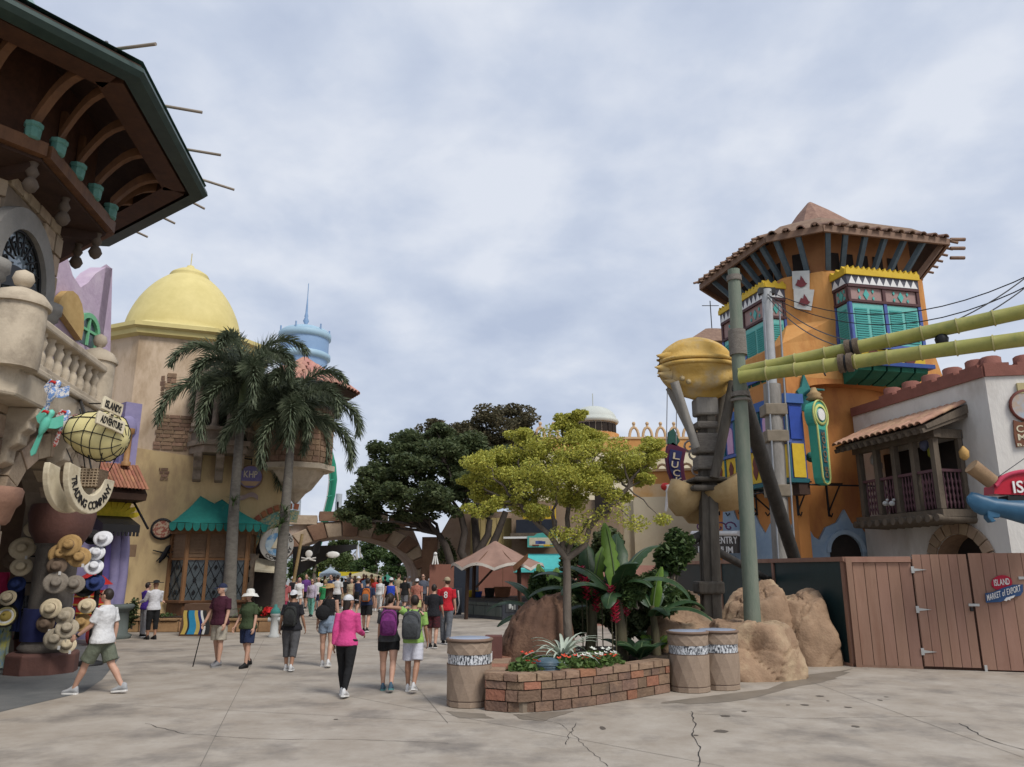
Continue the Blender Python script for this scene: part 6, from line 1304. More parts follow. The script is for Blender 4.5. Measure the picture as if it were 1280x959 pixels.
for k, (x, y, Y, rx, rz, fl_) in enumerate([(857, 620, 16.9, .42, .5, 1), (908, 612, 16.7, .55, .5, -1), (875, 625, 17.3, .5, .6, 1)]):
    c = at(x, y, Y); t = thing('pod_bowl', ['tan half pod bowl hanging left of the timber post', 'tan half pod bowl hanging right of the timber post', 'tan half pod bowl hanging behind the timber post'][k], 'bowl', c, 'half pod bowls on the timber post')
    m_ = M.Rotation(fl_*.5, 3, 'Y'); mb = MB().lathe([(.02, -rz), (rx*.55, -rz*.8), (rx*.95, -rz*.2), (rx*1.05, rz*.35), (rx*.98, rz*.38), (rx*.85, -rz*.1), (.02, -rz*.7)], c, 18, m_); mb.build('bowl', mat('tan canvas', (.46, .33, .17), (.36, .24, .11), scale=4), t)
    MB().tube([c+V((0, 0, .1)), at(886, 600, YPo)], .03, 6).build('arm', oldw, t)
gp = mat('green grey bamboo', (.13, .165, .125), (.19, .205, .16), scale=5, rough=.7, bump=.25, zs=.3)
YG = 15.6; g0, g1 = at(941, 795, YG), at(917, 338, YG-.1); g0.z = .3
gpo = thing('green_pole', 'tall grey green bamboo pole standing in the tan boulder', 'pole', g0)
dG = g1-g0; MB().tube([g0+dG*(i/12) for i in range(13)], [.165+.006*(i % 2)-.003*i for i in range(13)], 12).build('shaft', gp, gpo)
for f, h_, rr in ((.795, .55, .185), (.975, .12, .16), (.655, .10, .2), (.64, .05, .21)): MB().tube([g0+dG*f-V((0, 0, h_/2)), g0+dG*f+V((0, 0, h_/2))], rr, 14).build('lashing', lash, gpo)
blackw = mat('charred timber', (.03, .028, .025), (.055, .05, .045), scale=5, rough=.8, bump=.3, zs=.4)
s0, s1 = at(924, 484, YG+.15), at(994, 702, 19.8); sdn = (s1-s0); s2 = s0+sdn*(s0.z/(s0.z-s1.z))
tag(MB().tube([s0, s1, s2], [.17, .16, .16], 10).build('timber_strut', blackw, at=s2), 'charred dark timber strut leaning from the green pole down behind the hoarding', 'strut')
s0, s1 = at(893, 688, YPo+.2), at(962, 726, 20.5); tag(MB().tube([s0, s1+(s1-s0)*.3], [.09, .09], 8).build('timber_strut', blackw, at=s1), 'thin dark low strut running from the timber post to the hoarding', 'strut')
s0 = at(850, 684, YPo); tag(MB().tube([s0, at(880, 668, YPo+.1)], [.12, .1], 8).build('timber_peg', blackw, at=s0), 'short dark timber peg sticking out left of the timber post', 'peg')
bam = mat('yellow green bamboo', (.26, .26, .065), (.32, .30, .09), scale=3, rough=.45, bump=.08, stain=(.19, .21, .06), stsc=2)
for i, (x0, y0, Y0, x1, y1, Y1, lb) in enumerate([(925, 466, 15.5, 1290, 388, 12.6, 'upper yellow green bamboo beam running from the green pole to the right edge'), (925, 472, 15.3, 1290, 423, 12.4, 'lower yellow green bamboo beam running from the green pole to the right edge')]):
    a_, b_ = at(x0, y0, Y0), at(x1, y1, Y1); t = thing('bamboo_beam', lb, 'bamboo beam', a_); d_ = b_-a_; n_ = 9; pts = []; rs = []
    for k in range(n_):
        for f, rr in ((0, .145), (.04, .132), (.5, .130), (.96, .132)): pts.append(a_+d_*((k+f)/n_)); rs.append(rr)
    MB().tube(pts, rs, 14).build('culm', bam, t)
    for k in range(1, n_): MB().tube([a_+d_*(k/n_)-d_.normalized()*.012, a_+d_*(k/n_)+d_.normalized()*.012], .15, 14).build('node_ring', mat('bamboo ring', (.42, .38, .16)), t)
    f = .43 if i == 0 else .41
    for q in (-.075, .075): c = a_+d_*f; e_ = d_.normalized(); MB().tube([c+e_*(q-.05), c+e_*(q+.05)], .185, 14).build('lashing', mat('brown rope', (.15, .11, .075), (.09, .065, .045), scale=14, bump=.6, bscale=70), t)
    MB().tube([a_+d_*f-d_.normalized()*.02, a_+d_*f+d_.normalized()*.02], .16, 12).build('clamp', iron, t)
cl_ = at(1177, 424, 13.4); MB().lathe([(.1, -.1), (.12, 0), (.08, .08)], cl_, 10).build('x', iron, at=cl_).name = 'spotlight'; tag(bpy.data.objects['spotlight'], 'small black spotlight clamped under the upper bamboo beam', 'spotlight')
# utility pole with cables
YU_ = 22.5; u0_, u1_ = at(977, 692, YU_), at(958, 363, YU_); ut = thing('utility_pole', 'pale grey utility pole with conduits standing behind the green pole', 'pole', V((u0_.x+.2, YU_, 0)))
ub_ = u0_+(u0_-u1_)*(u0_.z/(u1_.z-u0_.z)); MB().tube([ub_, u0_.lerp(u1_, .62)], .27, 10).build('timber', paleW, ut); MB().tube([u0_.lerp(u1_, .6), u1_], .16, 10).build('mast', mat('pale metal', (.42, .43, .43), (.36, .37, .37), rough=.5), ut)
for k in (-.2, .28): MB().tube([ub_+V((k, -.3, 0)), u0_.lerp(u1_, .93)+V((k, -.25, 0))], .03, 6).build('conduit', steel, ut)
for f in (.22, .42, .52): c = u0_.lerp(u1_, f); MB().box(c, (.66, .6, .35)).build('collar', mat('tan wood', (.23, .19, .14), (.17, .14, .1)), ut, bevel=.03)
MB().box(u1_+V((0, 0, -.05)), (.5, .2, .2)).build('junction_box', iron, ut)
for i, (a_, b_, sag, lb) in enumerate([(u1_, at(1300, 338, 15), .9, 'topmost black cable running from the utility pole to the right edge'), (u1_-V((0, 0, .15)), at(1300, 350, 15), 1.0, 'second black cable from the utility pole to the right edge'), (u1_-V((0, 0, .1)), at(1088, 430, 14.1), .35, 'dark cable from the utility pole down to the bamboo beam'), (u1_-V((0, 0, .2)), at(1072, 438, 14.2), .35, 'lower dark cable from the utility pole down to the bamboo beam'), (at(1088, 432, 14.1), at(1300, 333, 15), .3, 'cable rising from the bamboo lashing to the upper right'), (at(1100, 436, 14.1), at(1300, 345, 15), .3, 'cable just below the one rising from the bamboo lashing')]):
    pts = [V(a_).lerp(V(b_), k/14)-V((0, 0, sag*4*(k/14)*(1-k/14))) for k in range(15)]; tag(MB().tube(pts, .014, 5).build('cable', iron, at=a_), lb, 'cable')

# ================================================================ hoarding fence
fb_ = mat('hoarding brown', (.325, .19, .135), (.28, .16, .11), scale=5, rough=.65, bump=.10, bscale=30, rnd=.12, zs=.15, stain=(.25, .13, .088), stsc=2); fgr = mat('dark green panel', (.012, .03, .032), (.016, .038, .04), scale=2, rough=.4, bump=.02)
FK = gnd(1070, 834); F1 = Pl(FK, gnd(1280, 841)); F2 = Pl(FK, (6.25, 23.0)); zf = 2.3
ho = thing('hoarding', 'reddish brown timber hoarding with dark green panels and a plank gate', 'hoarding', FK)
uG0, uG1 = F1.uz(1146, 760)[0], F1.uz(1217, 760)[0]; w_ = (uG0-.15)/5
MB().obox(F1.p(0, 0, .0), F1.d*.12, F1.n*.09, V((0, 0, zf-.02))).build('post', fb_, ho)
for k in range(5): blk('plank', fb_, ho, F1.p(.13+k*w_+.005, .05, .0), F1.d*(w_-.012), F1.n*.04, V((0, 0, zf-.18)))
MB().obox(F1.p(0, 0, -.05), F1.d*7, F1.n*.045, V((0, 0, zf-.06))).build('backing', mat('hoarding joint', (.07, .035, .024)), ho)
MB().obox(F1.p(-.02, zf-.12, .012), F1.d*(uG0-.0), F1.n*.07, V((0, 0, .12))).build('top_rail', fb_, ho)
MB().obox(F1.p(.12, 0.0, .003), F1.d*(uG0-.14), F1.n*.035, V((0, 0, .05))).build('bottom_rail', fb_, ho)
gt_ = MB().obox(F1.p(uG0+.005, .05, .0), F1.d*.02, F1.n*.03, V((0, 0, zf-.1))).build('gate', fb_, ho)
ng = 6; wg = (uG1-uG0-.03)/ng
for k in range(ng): blk('plank', fb_, gt_, F1.p(uG0+.015+k*wg+.004, .06, .0), F1.d*(wg-.01), F1.n*.045, V((0, 0, zf-.02)))
for z_ in (.35, 1.2, 2.02):
    MB().prism([F1.p(uG0-.03, z_-.07, .046), F1.p(uG0+.03, z_-.07, .046), F1.p(uG0+.03, z_-.03, .046), F1.p(uG0+.27, z_, .046), F1.p(uG0+.03, z_+.03, .046), F1.p(uG0+.03, z_+.07, .046), F1.p(uG0-.03, z_+.07, .046)], F1.n*.02).build('hinge', mat('galvanised', (.50, .50, .48), (.42, .42, .4), rough=.4, metal=.3), gt_)
MB().obox(F1.p(uG1-.1, 1.28, .046), F1.d*.2, F1.n*.025, V((0, 0, .05))).build('latch', MATS['galvanised'], gt_); MB().box(F1.p(uG1-.06, 1.22, .07), (.05, .04, .08)).build('padlock', iron, gt_)
MB().obox(F1.p(uG1+.03, 0, .046), F1.d*.05, F1.n*.04, V((0, 0, .12))).build('floor_bolt', MATS['galvanised'], ho)
u = uG1+.02
while u < 6.5: blk('plank', fb_, ho, F1.p(u+.004, .03, .0), F1.d*.235, F1.n*.04, V((0, 0, zf+.03))); u += .245
hingeR = F1.uz(1279, 723); MB().prism([F1.p(hingeR[0]-.1, hingeR[1]-.03, .041), F1.p(hingeR[0]+.2, hingeR[1]-.02, .041), F1.p(hingeR[0]+.2, hingeR[1]+.02, .041), F1.p(hingeR[0]-.1, hingeR[1]+.03, .041)], F1.n*.02).build('hinge', MATS['galvanised'], ho)
L2 = F2.uz(845, 720)[0] if F2.uz(845, 720)[0] > 0 else 7
L2 = max(8.5, min(L2, 14)); us = [0, F2.uz(972, 740)[0], F2.uz(905, 740)[0], L2]
for i in range(3):
    MB().obox(F2.p(us[i]+.1, .06, .0), F2.d*(us[i+1]-us[i]-.1), F2.n*.03, V((0, 0, zf-.16))).build('green_panel', fgr, ho); MB().obox(F2.p(us[i], 0, -.02), F2.d*.1, F2.n*.09, V((0, 0, zf-.08))).build('post', fb_, ho)
MB().obox(F2.p(-.05, zf-.1, -.03), F2.d*(L2+.05), F2.n*.12, V((0, 0, .1))).build('top_rail', fb_, ho); MB().obox(F2.p(0, 0, -.02), F2.d*L2, F2.n*.1, V((0, 0, .06))).build('bottom_rail', fb_, ho)
# market sign on the hoarding
sgn_ = F1.hit(1252, 738, .05); ms_ = thing('market_sign', 'small red oval and blue banner sign fixed on the brown planks', 'sign', sgn_); sx_ = F1.d; su_ = V((0, 0, 1)); nn_ = F1.n; k_ = 16.5/F*1.03
def pp(x, y, o): return F1.hit(x, y, .05)+nn_*o
MB().prism([pp(1252+13*cos(t*pi/10), 729+9.5*sin(t*pi/10)-.06*13*cos(t*pi/10), .02) for t in range(20)], -nn_*.02).build('red_oval', mat('crimson sign', (.42, .02, .05), (.36, .02, .04)), ms_)
bn = [(1231, 742), (1240, 741), (1254, 735), (1266, 731.5), (1278, 731), (1278, 740), (1275, 745), (1264, 747), (1250, 753), (1232, 754)]
MB().prism([pp(x, y, .04) for x, y in bn], -nn_*.02).build('blue_banner', mat('banner blue', (.03, .07, .16), (.04, .085, .19)), ms_)
d1 = (pp(1262, 728.5, 0)-pp(1243, 730.5, 0)); MB_ = MB(); text(MB_, 'ISLAND', pp(1242.5, 733, .026), d1, V((0, 0, 1)), d1.length*1.02, .13, .006).build('lettering', whitep, ms_)
d2 = (pp(1276, 735.5, 0)-pp(1234, 748, 0)); u2_ = (V((0, 0, 1))+d2*.02).normalized(); text(MB(), 'MARKET of EXPORT', pp(1233.5, 751.5, .046), d2, u2_, d2.length*.99, .125, .006).build('lettering', whitep, ms_)
MB().prism([pp(x, y, .055) for x, y in [(1254, 751), (1257, 747.5), (1263, 746), (1268, 744.5), (1266, 747.5), (1262, 749), (1262, 751), (1259, 750), (1257, 752)]], -nn_*.015).build('whale_shape', whitep, ms_)
# ================================================================ orange tower building
ora = mat('orange plaster', (.54, .235, .07), (.44, .17, .048), scale=1.0, rough=.88, bump=.3, bscale=9, stain=(.36, .135, .05), stsc=1.0, zs=.45)
ora2 = mat('pale orange plaster', (.58, .30, .10), (.50, .225, .065), scale=1.2, rough=.88, bump=.3, bscale=9, stain=(.42, .17, .05), stsc=1.0, zs=.45)
bracketm = mat('blue grey strut', (.10, .14, .165), (.07, .10, .12), scale=6, rough=.7)
eavem = mat('eave timber', (.24, .15, .10), (.18, .11, .075), scale=4, rough=.75)
rtile = mat('brown roof tile', (.27, .175, .12), (.18, .11, .078), scale=5, rough=.85, bump=.3, rnd=.25)
purp = mat('dusty mauve', (.36, .235, .215), (.30, .195, .175), rough=.7); maro = mat('maroon trim', (.085, .035, .035), (.07, .03, .03), rough=.6)
yel = mat('yellow paint', (.62, .42, .03), (.54, .35, .025), scale=5, rough=.6); pinkp = mat('pink paint', (.55, .33, .50), (.48, .28, .44), scale=3, rough=.6); dkblue = mat('deep blue paint', (.025, .055, .20), (.035, .075, .25), scale=3, rough=.5)
dktl = mat('dark teal paint', (.015, .085, .10), (.02, .11, .125), scale=3, rough=.5); lozen = mat('oxblood', (.15, .04, .025), (.12, .03, .02), rough=.6); flame = mat('powder blue plaster', (.22, .31, .42), (.28, .37, .47), scale=2, rough=.8, bump=.15, stain=(.33, .40, .46), stsc=1.5)
EV = [V((8.14, 30.9, 0)), V((9.39, 26.04, 0)), V((11.13, 25.1, 0)), V((16.27, 26.25, 0)), V((17.08, 29.8, 0)), V((15.5, 33.0, 0)), V((10.0, 33.2, 0))]
OCn = V((12.6, 28.7, 0)); zev = 14.0
sc_ = lambda k, z: [OCn+(p-OCn)*k+V((0, 0, z)) for p in EV]
WL = sc_(.78, 0); Cn = V((9.5, 25.6, 0))
ot = thing('orange_tower', 'tall orange plaster tower with flared tile roof and shuttered blue and teal bay windows', 'building', OCn)
LOL = Pl(Cn, Cn+V((-.2575, 1, 0))*9); LOR = Pl(Cn, Cn+V((1, .2, 0))*5)
Lp = LOL.p(LOL.uz(880, 600)[0], 0); Rp = LOR.p(4.6, 0, -.55)
zO = 8.55
low = MB(); low.prism([Cn, LOR.p(.42, 0), LOR.p(.42, 0, -.55), Rp, Rp+V((-.2, 6, 0)), Lp], V((0, 0, zO+.3))); low.build('lower_wall', ora, ot)
W1b, W4b = LOL.p(6, 0), LOR.p(4.9, 0, .02)
bot = [W1b, Cn+V((-.002, .004, 0)), Cn+V((.004, 0, 0)), W4b, V((16.4, 29.9, 0)), WL[5], WL[6]]
MB().loft([[p+V((0, 0, zO+.01)) for p in bot], [p+V((0, 0, 9.75)) for p in bot], [xy(p, 10.75) for p in WL]], True, False).build('middle_wall', ora2, ot)
MB().loft([[xy(p, 10.75) for p in WL], [xy(p, 12.62) for p in WL]], True, False).build('upper_wall', ora2, ot, bevel=.15)
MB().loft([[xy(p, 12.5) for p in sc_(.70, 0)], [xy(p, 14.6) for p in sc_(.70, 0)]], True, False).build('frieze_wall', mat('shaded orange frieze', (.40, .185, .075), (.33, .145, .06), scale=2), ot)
# arched recess lintel on the right face
lint = MB(); n_ = 12; lint.prism([LOR.p(.42, zO+.02, 0), LOR.p(4.7, zO+.02, 0), LOR.p(4.7, zO-.15, 0)]+[LOR.p(4.7-4.28*i/n_, zO-.15-.28*(abs(2*i/n_-1))**3, 0) for i in range(1, n_+1)], -LOR.n*.5); lint.build('lintel', ora, ot)
# sloping buttress on the far right
MB().loft([[V((15.0, 27.2, 7.0)), V((16.6, 27.6, 7.0)), V((16.6, 30, 7.0)), V((15, 30, 7.0))], [V((15.0, 27.3, 10.2)), V((15.9, 27.6, 10.2)), V((15.9, 30, 10.2)), V((15, 30, 10.2))]], True, False).build('buttress', ora2, ot)
MB().prism([V((14, 27.5, 0)), V((16.6, 27.6, 0)), V((16.6, 31, 0)), V((14, 31, 0))], V((0, 0, 7.02))).build('rear_wall', ora, ot)
# roof
EVz = [xy(p, zev) for p in EV]
MB().loft([EVz, sc_(.74, zev+.75), sc_(.34, zev+1.5), sc_(.30, zev+1.55)], False, False).build('roof', rtile, ot)
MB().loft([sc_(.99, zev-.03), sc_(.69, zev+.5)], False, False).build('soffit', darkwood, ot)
for i in range(7):
    a_, b_ = EVz[i], EVz[(i+1) % 7]; MB().beam(a_-V((0, 0, .1)), b_-V((0, 0, .1)), .1, .24).build('eave_board', eavem, ot)
cap0 = [OCn+(p-OCn)*.30+V((0, 0, zev+1.5)) for p in EV]; apex = OCn+V((-.3, 0, zev+2.75))
MB().loft([cap0, [OCn+(p-OCn)*.13+V((-.2, 0, zev+2.3)) for p in EV], [apex+(p-OCn)*.02 for p in EV]], True, False).build('roof_cap', rtile, ot)
for p in cap0[:5]: MB().tube([p, OCn+(p-OCn)*.42+V((0, 0, zev*.58+1.1)), apex], [.08, .07, .06], 6).build('ridge_tile', rtile, ot)
def perimeter(poly, i, n):
    for k in range(n): yield poly[i].lerp(poly[i+1], (k+.5)/n)
for i, n_ in ((0, 11), (1, 4), (2, 11), (3, 6)):
    for p in perimeter(EVz, i, n_):
        d_ = (OCn+V((0, 0, zev+1.6))-p); d_ = V((d_.x, d_.y, 1.55)).normalized()*1; out = EVz[i+1]-EVz[i]; o2 = V((out.y, -out.x, 0)).normalized(); dn = V((o2.x, o2.y, -.36)).normalized(); al = out.normalized(); nn_ = dn.cross(al); nn_ = -nn_ if nn_.z < 0 else nn_
        o_ = MB().loft([[p+dn*x+al*(.15*cos(t))+nn_*(.13*sin(t)+.05) for t in [pi*j/6 for j in range(7)]]+[p+dn*x+al*(.11*cos(t))+nn_*(.09*sin(t)+.05) for t in [pi*j/6 for j in range(6, -1, -1)]] for x in (-1.1, .16)], True, True).build('roof_tile', rtile, ot)
        if i in (0, 3) or random.random() < .35: MB().tube([p+dn*.1+nn_*.1, p+dn*.42+nn_*.1], .05, 6).build('roof_pole', eavem, ot)
for k, (y) in enumerate((300, 311, 323)): c = at(1188, y, 26.5+k*.5); MB().tube([c, c+V((.55, 0, .0))], .07, 6).build('roof_pole', eavem, ot)
FZ = sc_(.705, 0)
for i, ts in ((0, (.12, .3, .46, .62, .78, .92)), (1, (.12, .55)), (2, (.02, .17, .34, .51, .68, .85)), (3, (.03, .3, .6))):
    for t in ts:
        a_ = FZ[i].lerp(FZ[i+1], t)+V((0, 0, 12.62)); b_ = EV[i].lerp(EV[i+1], .5+(t-.5)*.96); b_ = OCn+(b_-OCn)*.955+V((0, 0, 13.88)); MB().beam(a_, b_, .17, .17).build('strut', bracketm if not (i == 3 and t == .03) else eavem, ot)
for i, ts in ((1, (.33,)), (2, (.10, .26, .43, .6, .77)), (0, (.2, .38, .54, .7, .85))):
    FP = Pl(FZ[i], FZ[i+1])
    for t in ts: MB().obox(FP.p(FP.L*t-.2, 12.75 if i != 1 else 12.85), FP.d*.4, FP.n*.03, V((0, 0, .7))).build('slot_window', darkin, ot)
# poster of two ships on the chamfer
CP_ = Pl(WL[1], WL[2]); pu = CP_.L*.45; q_ = CP_.uz(1003, 363)
po = thing('ship_poster', 'white painted panel with two dark red ship figures under the tower eaves', 'mural', CP_.p(q_[0], q_[1], .05))
for (x0, y0, x1, y1, sk_) in ((990, 340, 1012, 364, 0), (992, 362, 1018, 388, 2)):
    a_ = [CP_.hit(x0, y0, .04+.03*(sk_ > 0)), CP_.hit(x1, y0-1+sk_, .04+.03*(sk_ > 0)), CP_.hit(x1-sk_*2, y1+1, .04+.03*(sk_ > 0)), CP_.hit(x0+1, y1-2, .04+.03*(sk_ > 0))]; MB().prism(a_, CP_.n*.03).build('panel', mat('mural white', (.58, .58, .54), (.48, .48, .45)), po)
    cx, cy = (x0+x1)/2, (y0+y1)/2; MB().prism([CP_.hit(cx+dx_, cy+dy_, .09+.03*(sk_ > 0)) for dx_, dy_ in [(-7, 5), (-5, 2), (-4, -2), (-1, -1), (0, -7), (3, -3), (6, 2), (8, 3), (5, 6), (0, 8)]], CP_.n*.015).build('ship_figure', mat('mural red', (.19, .045, .05)), po)
# shuttered bays
def bay_window(pl, u0, u1, zs, dep, parent, npan, label=None, side=-1):
    z0, z1, z2, z3, z4 = zs    # sill, shutter top, frieze top, band top, crest top
    t = MB().obox(pl.p(u0, z0, 0), pl.d*(u1-u0), pl.n*dep, V((0, 0, z3-z0))).build('bay', purp, parent)
    faces = [(pl, u0, u1, dep, npan)]
    us_ = u0 if side < 0 else u1; sp = Pl(pl.p(us_, 0, 0), pl.p(us_, 0, dep)); 
    if sp.n.dot(pl.d)*side < 0: sp.n = -sp.n
    faces.append((sp, 0, dep, 0, 1))
    for P, a, b, o, n in faces:
        w = (b-a)/n
        MB().obox(P.p(a-.05, z0-.1, o), P.d*(b-a+.1), P.n*.09, V((0, 0, .14))).build('sill', bluep, t); MB().obox(P.p(a-.04, z1, o), P.d*(b-a+.08), P.n*.08, V((0, 0, .09))).build('rail', maro, t); MB().obox(P.p(a-.04, z2-.07, o), P.d*(b-a+.08), P.n*.09, V((0, 0, .09))).build('rail', maro, t)
        for k in range(n+1): 
            x = a+w*k; MB().obox(P.p(x-.06, z0, o), P.d*.12, P.n*.06, V((0, 0, z1-z0))).build('post', bluep, t); MB().obox(P.p(x-.06, z1+.08, o), P.d*.12, P.n*.06, V((0, 0, z2-z1-.14))).build('post', maro, t)
        for k in range(n):
            x0, x1 = a+w*k+.09, a+w*(k+1)-.09; s = MB().obox(P.p(x0, z0+.06, o), P.d*(x1-x0), P.n*.03, V((0, 0, z1-z0-.1))).build('shutter', mat('pale teal', (.13, .42, .37), (.16, .46, .41), scale=6, rough=.5), t); sl2 = MB(); nl = 14; half = (x1-x0)/2 if n > 1 else (x1-x0)
            for h in range(2 if n > 1 else 1):
                for q in range(nl): z = z0+.16+(z1-z0-.35)*q/nl; c = P.p(x0+h*half+.06, z, o+.03); sl2.add([c, c+P.d*(half-.12), c+P.d*(half-.12)+V((0, 0, .055))+P.n*.03, c+V((0, 0, .055))+P.n*.03, c+P.n*.03, c+P.d*(half-.12)+P.n*.03], [(0, 1, 2, 3), (0, 4, 5, 1), (4, 3, 2, 5)])
            stuff(sl2.build('louvre', mat('deep teal', (.06, .30, .27), (.07, .33, .30)), s))
            cx = (x0+x1)/2; zc_ = (z1+z2)/2; dm = MB()
            for ox, oz, sc2 in ((0, 0, .2), (-.28, .13, .08), (.28, .13, .08), (-.28, -.13, .08), (.28, -.13, .08)):
                if n == 1: ox *= .6
                dm.prism([P.p(cx+ox-sc2*.6, zc_+oz, o), P.p(cx+ox, zc_+oz-sc2, o), P.p(cx+ox+sc2*.6, zc_+oz, o), P.p(cx+ox, zc_+oz+sc2, o)], P.n*.03)
            dm.build('diamond', tealp, t)
        MB().obox(P.p(a-.06, z2+.02, o), P.d*(b-a+.12), P.n*.07, V((0, 0, z3-z2-.02))).build('check_band', mat('grey band', (.10, .10, .12)), t); nt2 = max(2, int((b-a)/.28)); tr_ = MB(); cr2 = MB()
        for k in range(nt2): x = a+(b-a)*k/nt2; w2 = (b-a)/nt2; tr_.prism([P.p(x, z2+.04, o+.07), P.p(x+w2, z2+.04, o+.07), P.p(x+w2/2, z3-.03, o+.07)], P.n*.015)
        tr_.build('white_triangle', whitep, t)
        nt2 = max(3, int((b-a)/.2)); pts = [P.p(a-.1, z3, o-.05)]
        for k in range(nt2): x = a-.1+(b-a+.2)*k/nt2; w2 = (b-a+.2)/nt2; pts += [P.p(x, z4-.14, o-.05), P.p(x+w2*.25, z4-.1, o-.05), P.p(x+w2*.5, z4, o-.05), P.p(x+w2*.75, z4-.1, o-.05)]
        pts += [P.p(b+.1, z4-.14, o-.05), P.p(b+.1, z3, o-.05)]; MB().prism(pts, P.n*.18).build('crest', yel, t)
    return t
UR = Pl(WL[2], WL[3]); UL = Pl(WL[1], WL[0])
zf_ = lambda pl, x, ys, o: [pl.uz(x, y, o)[1] for y in ys]
z_r = zf_(UR, 1065, (431, 378, 357, 345, 334), .75); z_l = zf_(UL, 955, (452, 401, 375, 362, 352), .7)
ra, rb2 = UR.uz(1064, 400, .75)[0], UR.uz(1150, 400, .75)[0]; la, lb2 = UL.uz(962, 420, .7)[0], UL.uz(906, 440, .7)[0]
b1_ = bay_window(UR, ra, rb2, z_r, .75, ot, 2, side=-1)
b2_ = bay_window(UL, la, lb2, z_l, .7, ot, 2, side=-1)
def apron(pl, u0, u1, z0, z1, dep, par):     # yellow base with ovals, blue ledge and green corbels
    MB().obox(pl.p(u0, z1, 0), pl.d*(u1-u0), pl.n*(dep-.02), V((0, 0, z0-z1-.1))).build('apron', yel, par)
    for k in range(2): MB().lathe([(.24, -.02), (.24, .04)], pl.p(u0+(u1-u0)*(.27+.5*k), (z0+z1)/2-.05, dep-.02), 14, pl.n.to_track_quat('Z', 'Y').to_matrix()).build('oval', lozen, par)
    MB().obox(pl.p(u0-.15, z1-.14, 0), pl.d*(u1-u0+.3), pl.n*(dep+.25), V((0, 0, .14))).build('ledge', dkblue, par)
    n = 5
    for k in range(n): MB().prism([pl.p(u0+(u1-u0)*k/(n-.0), z1-.14, 0), pl.p(u0+(u1-u0)*k/n, z1-.14, dep+.15), pl.p(u0+(u1-u0)*k/n, z1-.3, dep+.12), pl.p(u0+(u1-u0)*k/n, z1-.5, dep*.6), pl.p(u0+(u1-u0)*k/n, z1-.62, 0)], pl.d*((u1-u0)/n-.08)).build('corbel', mat('bottle green', (.015, .10, .06), (.02, .13, .08), scale=4), par)
apron(UR, ra, rb2, z_r[0]-.02, z_r[0]-.62, .75, b1_); apron(UL, la, lb2, z_l[0]-.02, z_l[0]-.62, .7, b2_)
# lower left blue and yellow gallery
ga, gb = LOL.uz(985, 540, .6)[0], LOL.uz(893, 560, .6)[0]; gz0, gz1, gzm = LOL.uz(985, 600, .6)[1], LOL.uz(985, 492, .6)[1], LOL.uz(985, 553, .6)[1]
gy = MB().obox(LOL.p(ga, gz0, 0), LOL.d*(gb-ga), LOL.n*.6, V((0, 0, gz1-gz0))).build('gallery', bluep, ot)
sp = Pl(LOL.p(ga, 0, 0), LOL.p(ga, 0, .6)); sp.n = -LOL.d
n_ = 6; w_ = (gb-ga)/n_
for k in range(n_):
    x0 = ga+w_*k
    A_ = arch_pts(x0+w_/2, w_*.25, gzm+(gz1-gzm)*.55, w_*.28, 10); MB().prism([LOL.p(x0+w_*.25, gzm+.12, .6)]+[LOL.p(u, z, .6) for u, z in A_]+[LOL.p(x0+w_*.75, gzm+.12, .6)], LOL.n*.025).build('pink_arch', pinkp, gy)
    MB().obox(LOL.p(x0+.06, gz0+.06, .6), LOL.d*(w_-.12), LOL.n*.03, V((0, 0, gzm-gz0-.12))).build('yellow_panel', yel, gy)
    cx = x0+w_/2; zc_ = (gz0+gzm)/2; hh = (gzm-gz0)*.36; MB().prism([LOL.p(cx+a_*w_*.2, zc_+b_*hh, .63) for a_, b_ in [(0, -1), (.6, -.7), (1, -.35), (.7, 0), (1, .35), (.6, .7), (0, 1), (-.6, .7), (-1, .35), (-.7, 0), (-1, -.35), (-.6, -.7)]], LOL.n*.02).build('lozenge', lozen, gy)
    MB().obox(LOL.p(x0-.05, gz0, .6), LOL.d*.1, LOL.n*.06, V((0, 0, gz1-gz0-.3))).build('post', dktl, gy)
MB().obox(LOL.p(ga-.1, gz0-.12, -.0), LOL.d*(gb-ga+.2), LOL.n*.75, V((0, 0, .13))).build('sill', dktl, gy); MB().obox(LOL.p(ga-.1, gzm-.04, .55), LOL.d*(gb-ga+.2), LOL.n*.14, V((0, 0, .1))).build('mid_rail', bluep, gy); MB().obox(LOL.p(ga-.12, gz1-.3, 0), LOL.d*(gb-ga+.2), LOL.n*.72, V((0, 0, .32))).build('cornice', mat('cornice blue', (.05, .11, .30), (.06, .13, .34)), gy)
MB().obox(LOL.p(ga-.02, gz0+.05, .08), LOL.n*.45, -LOL.d*.03, V((0, 0, gzm-gz0-.1))).build('yellow_panel', yel, gy); MB().obox(LOL.p(ga-.02, gzm+.1, .08), LOL.n*.45, -LOL.d*.03, V((0, 0, gz1-gzm-.5))).build('blue_panel', mat('royal blue', (.03, .07, .33)), gy)
MB().obox(LOL.p(ga-.05, gz0-.5, 0), LOL.d*.5, LOL.n*.4, V((0, 0, .38))).build('bracket', darkwood, gy)
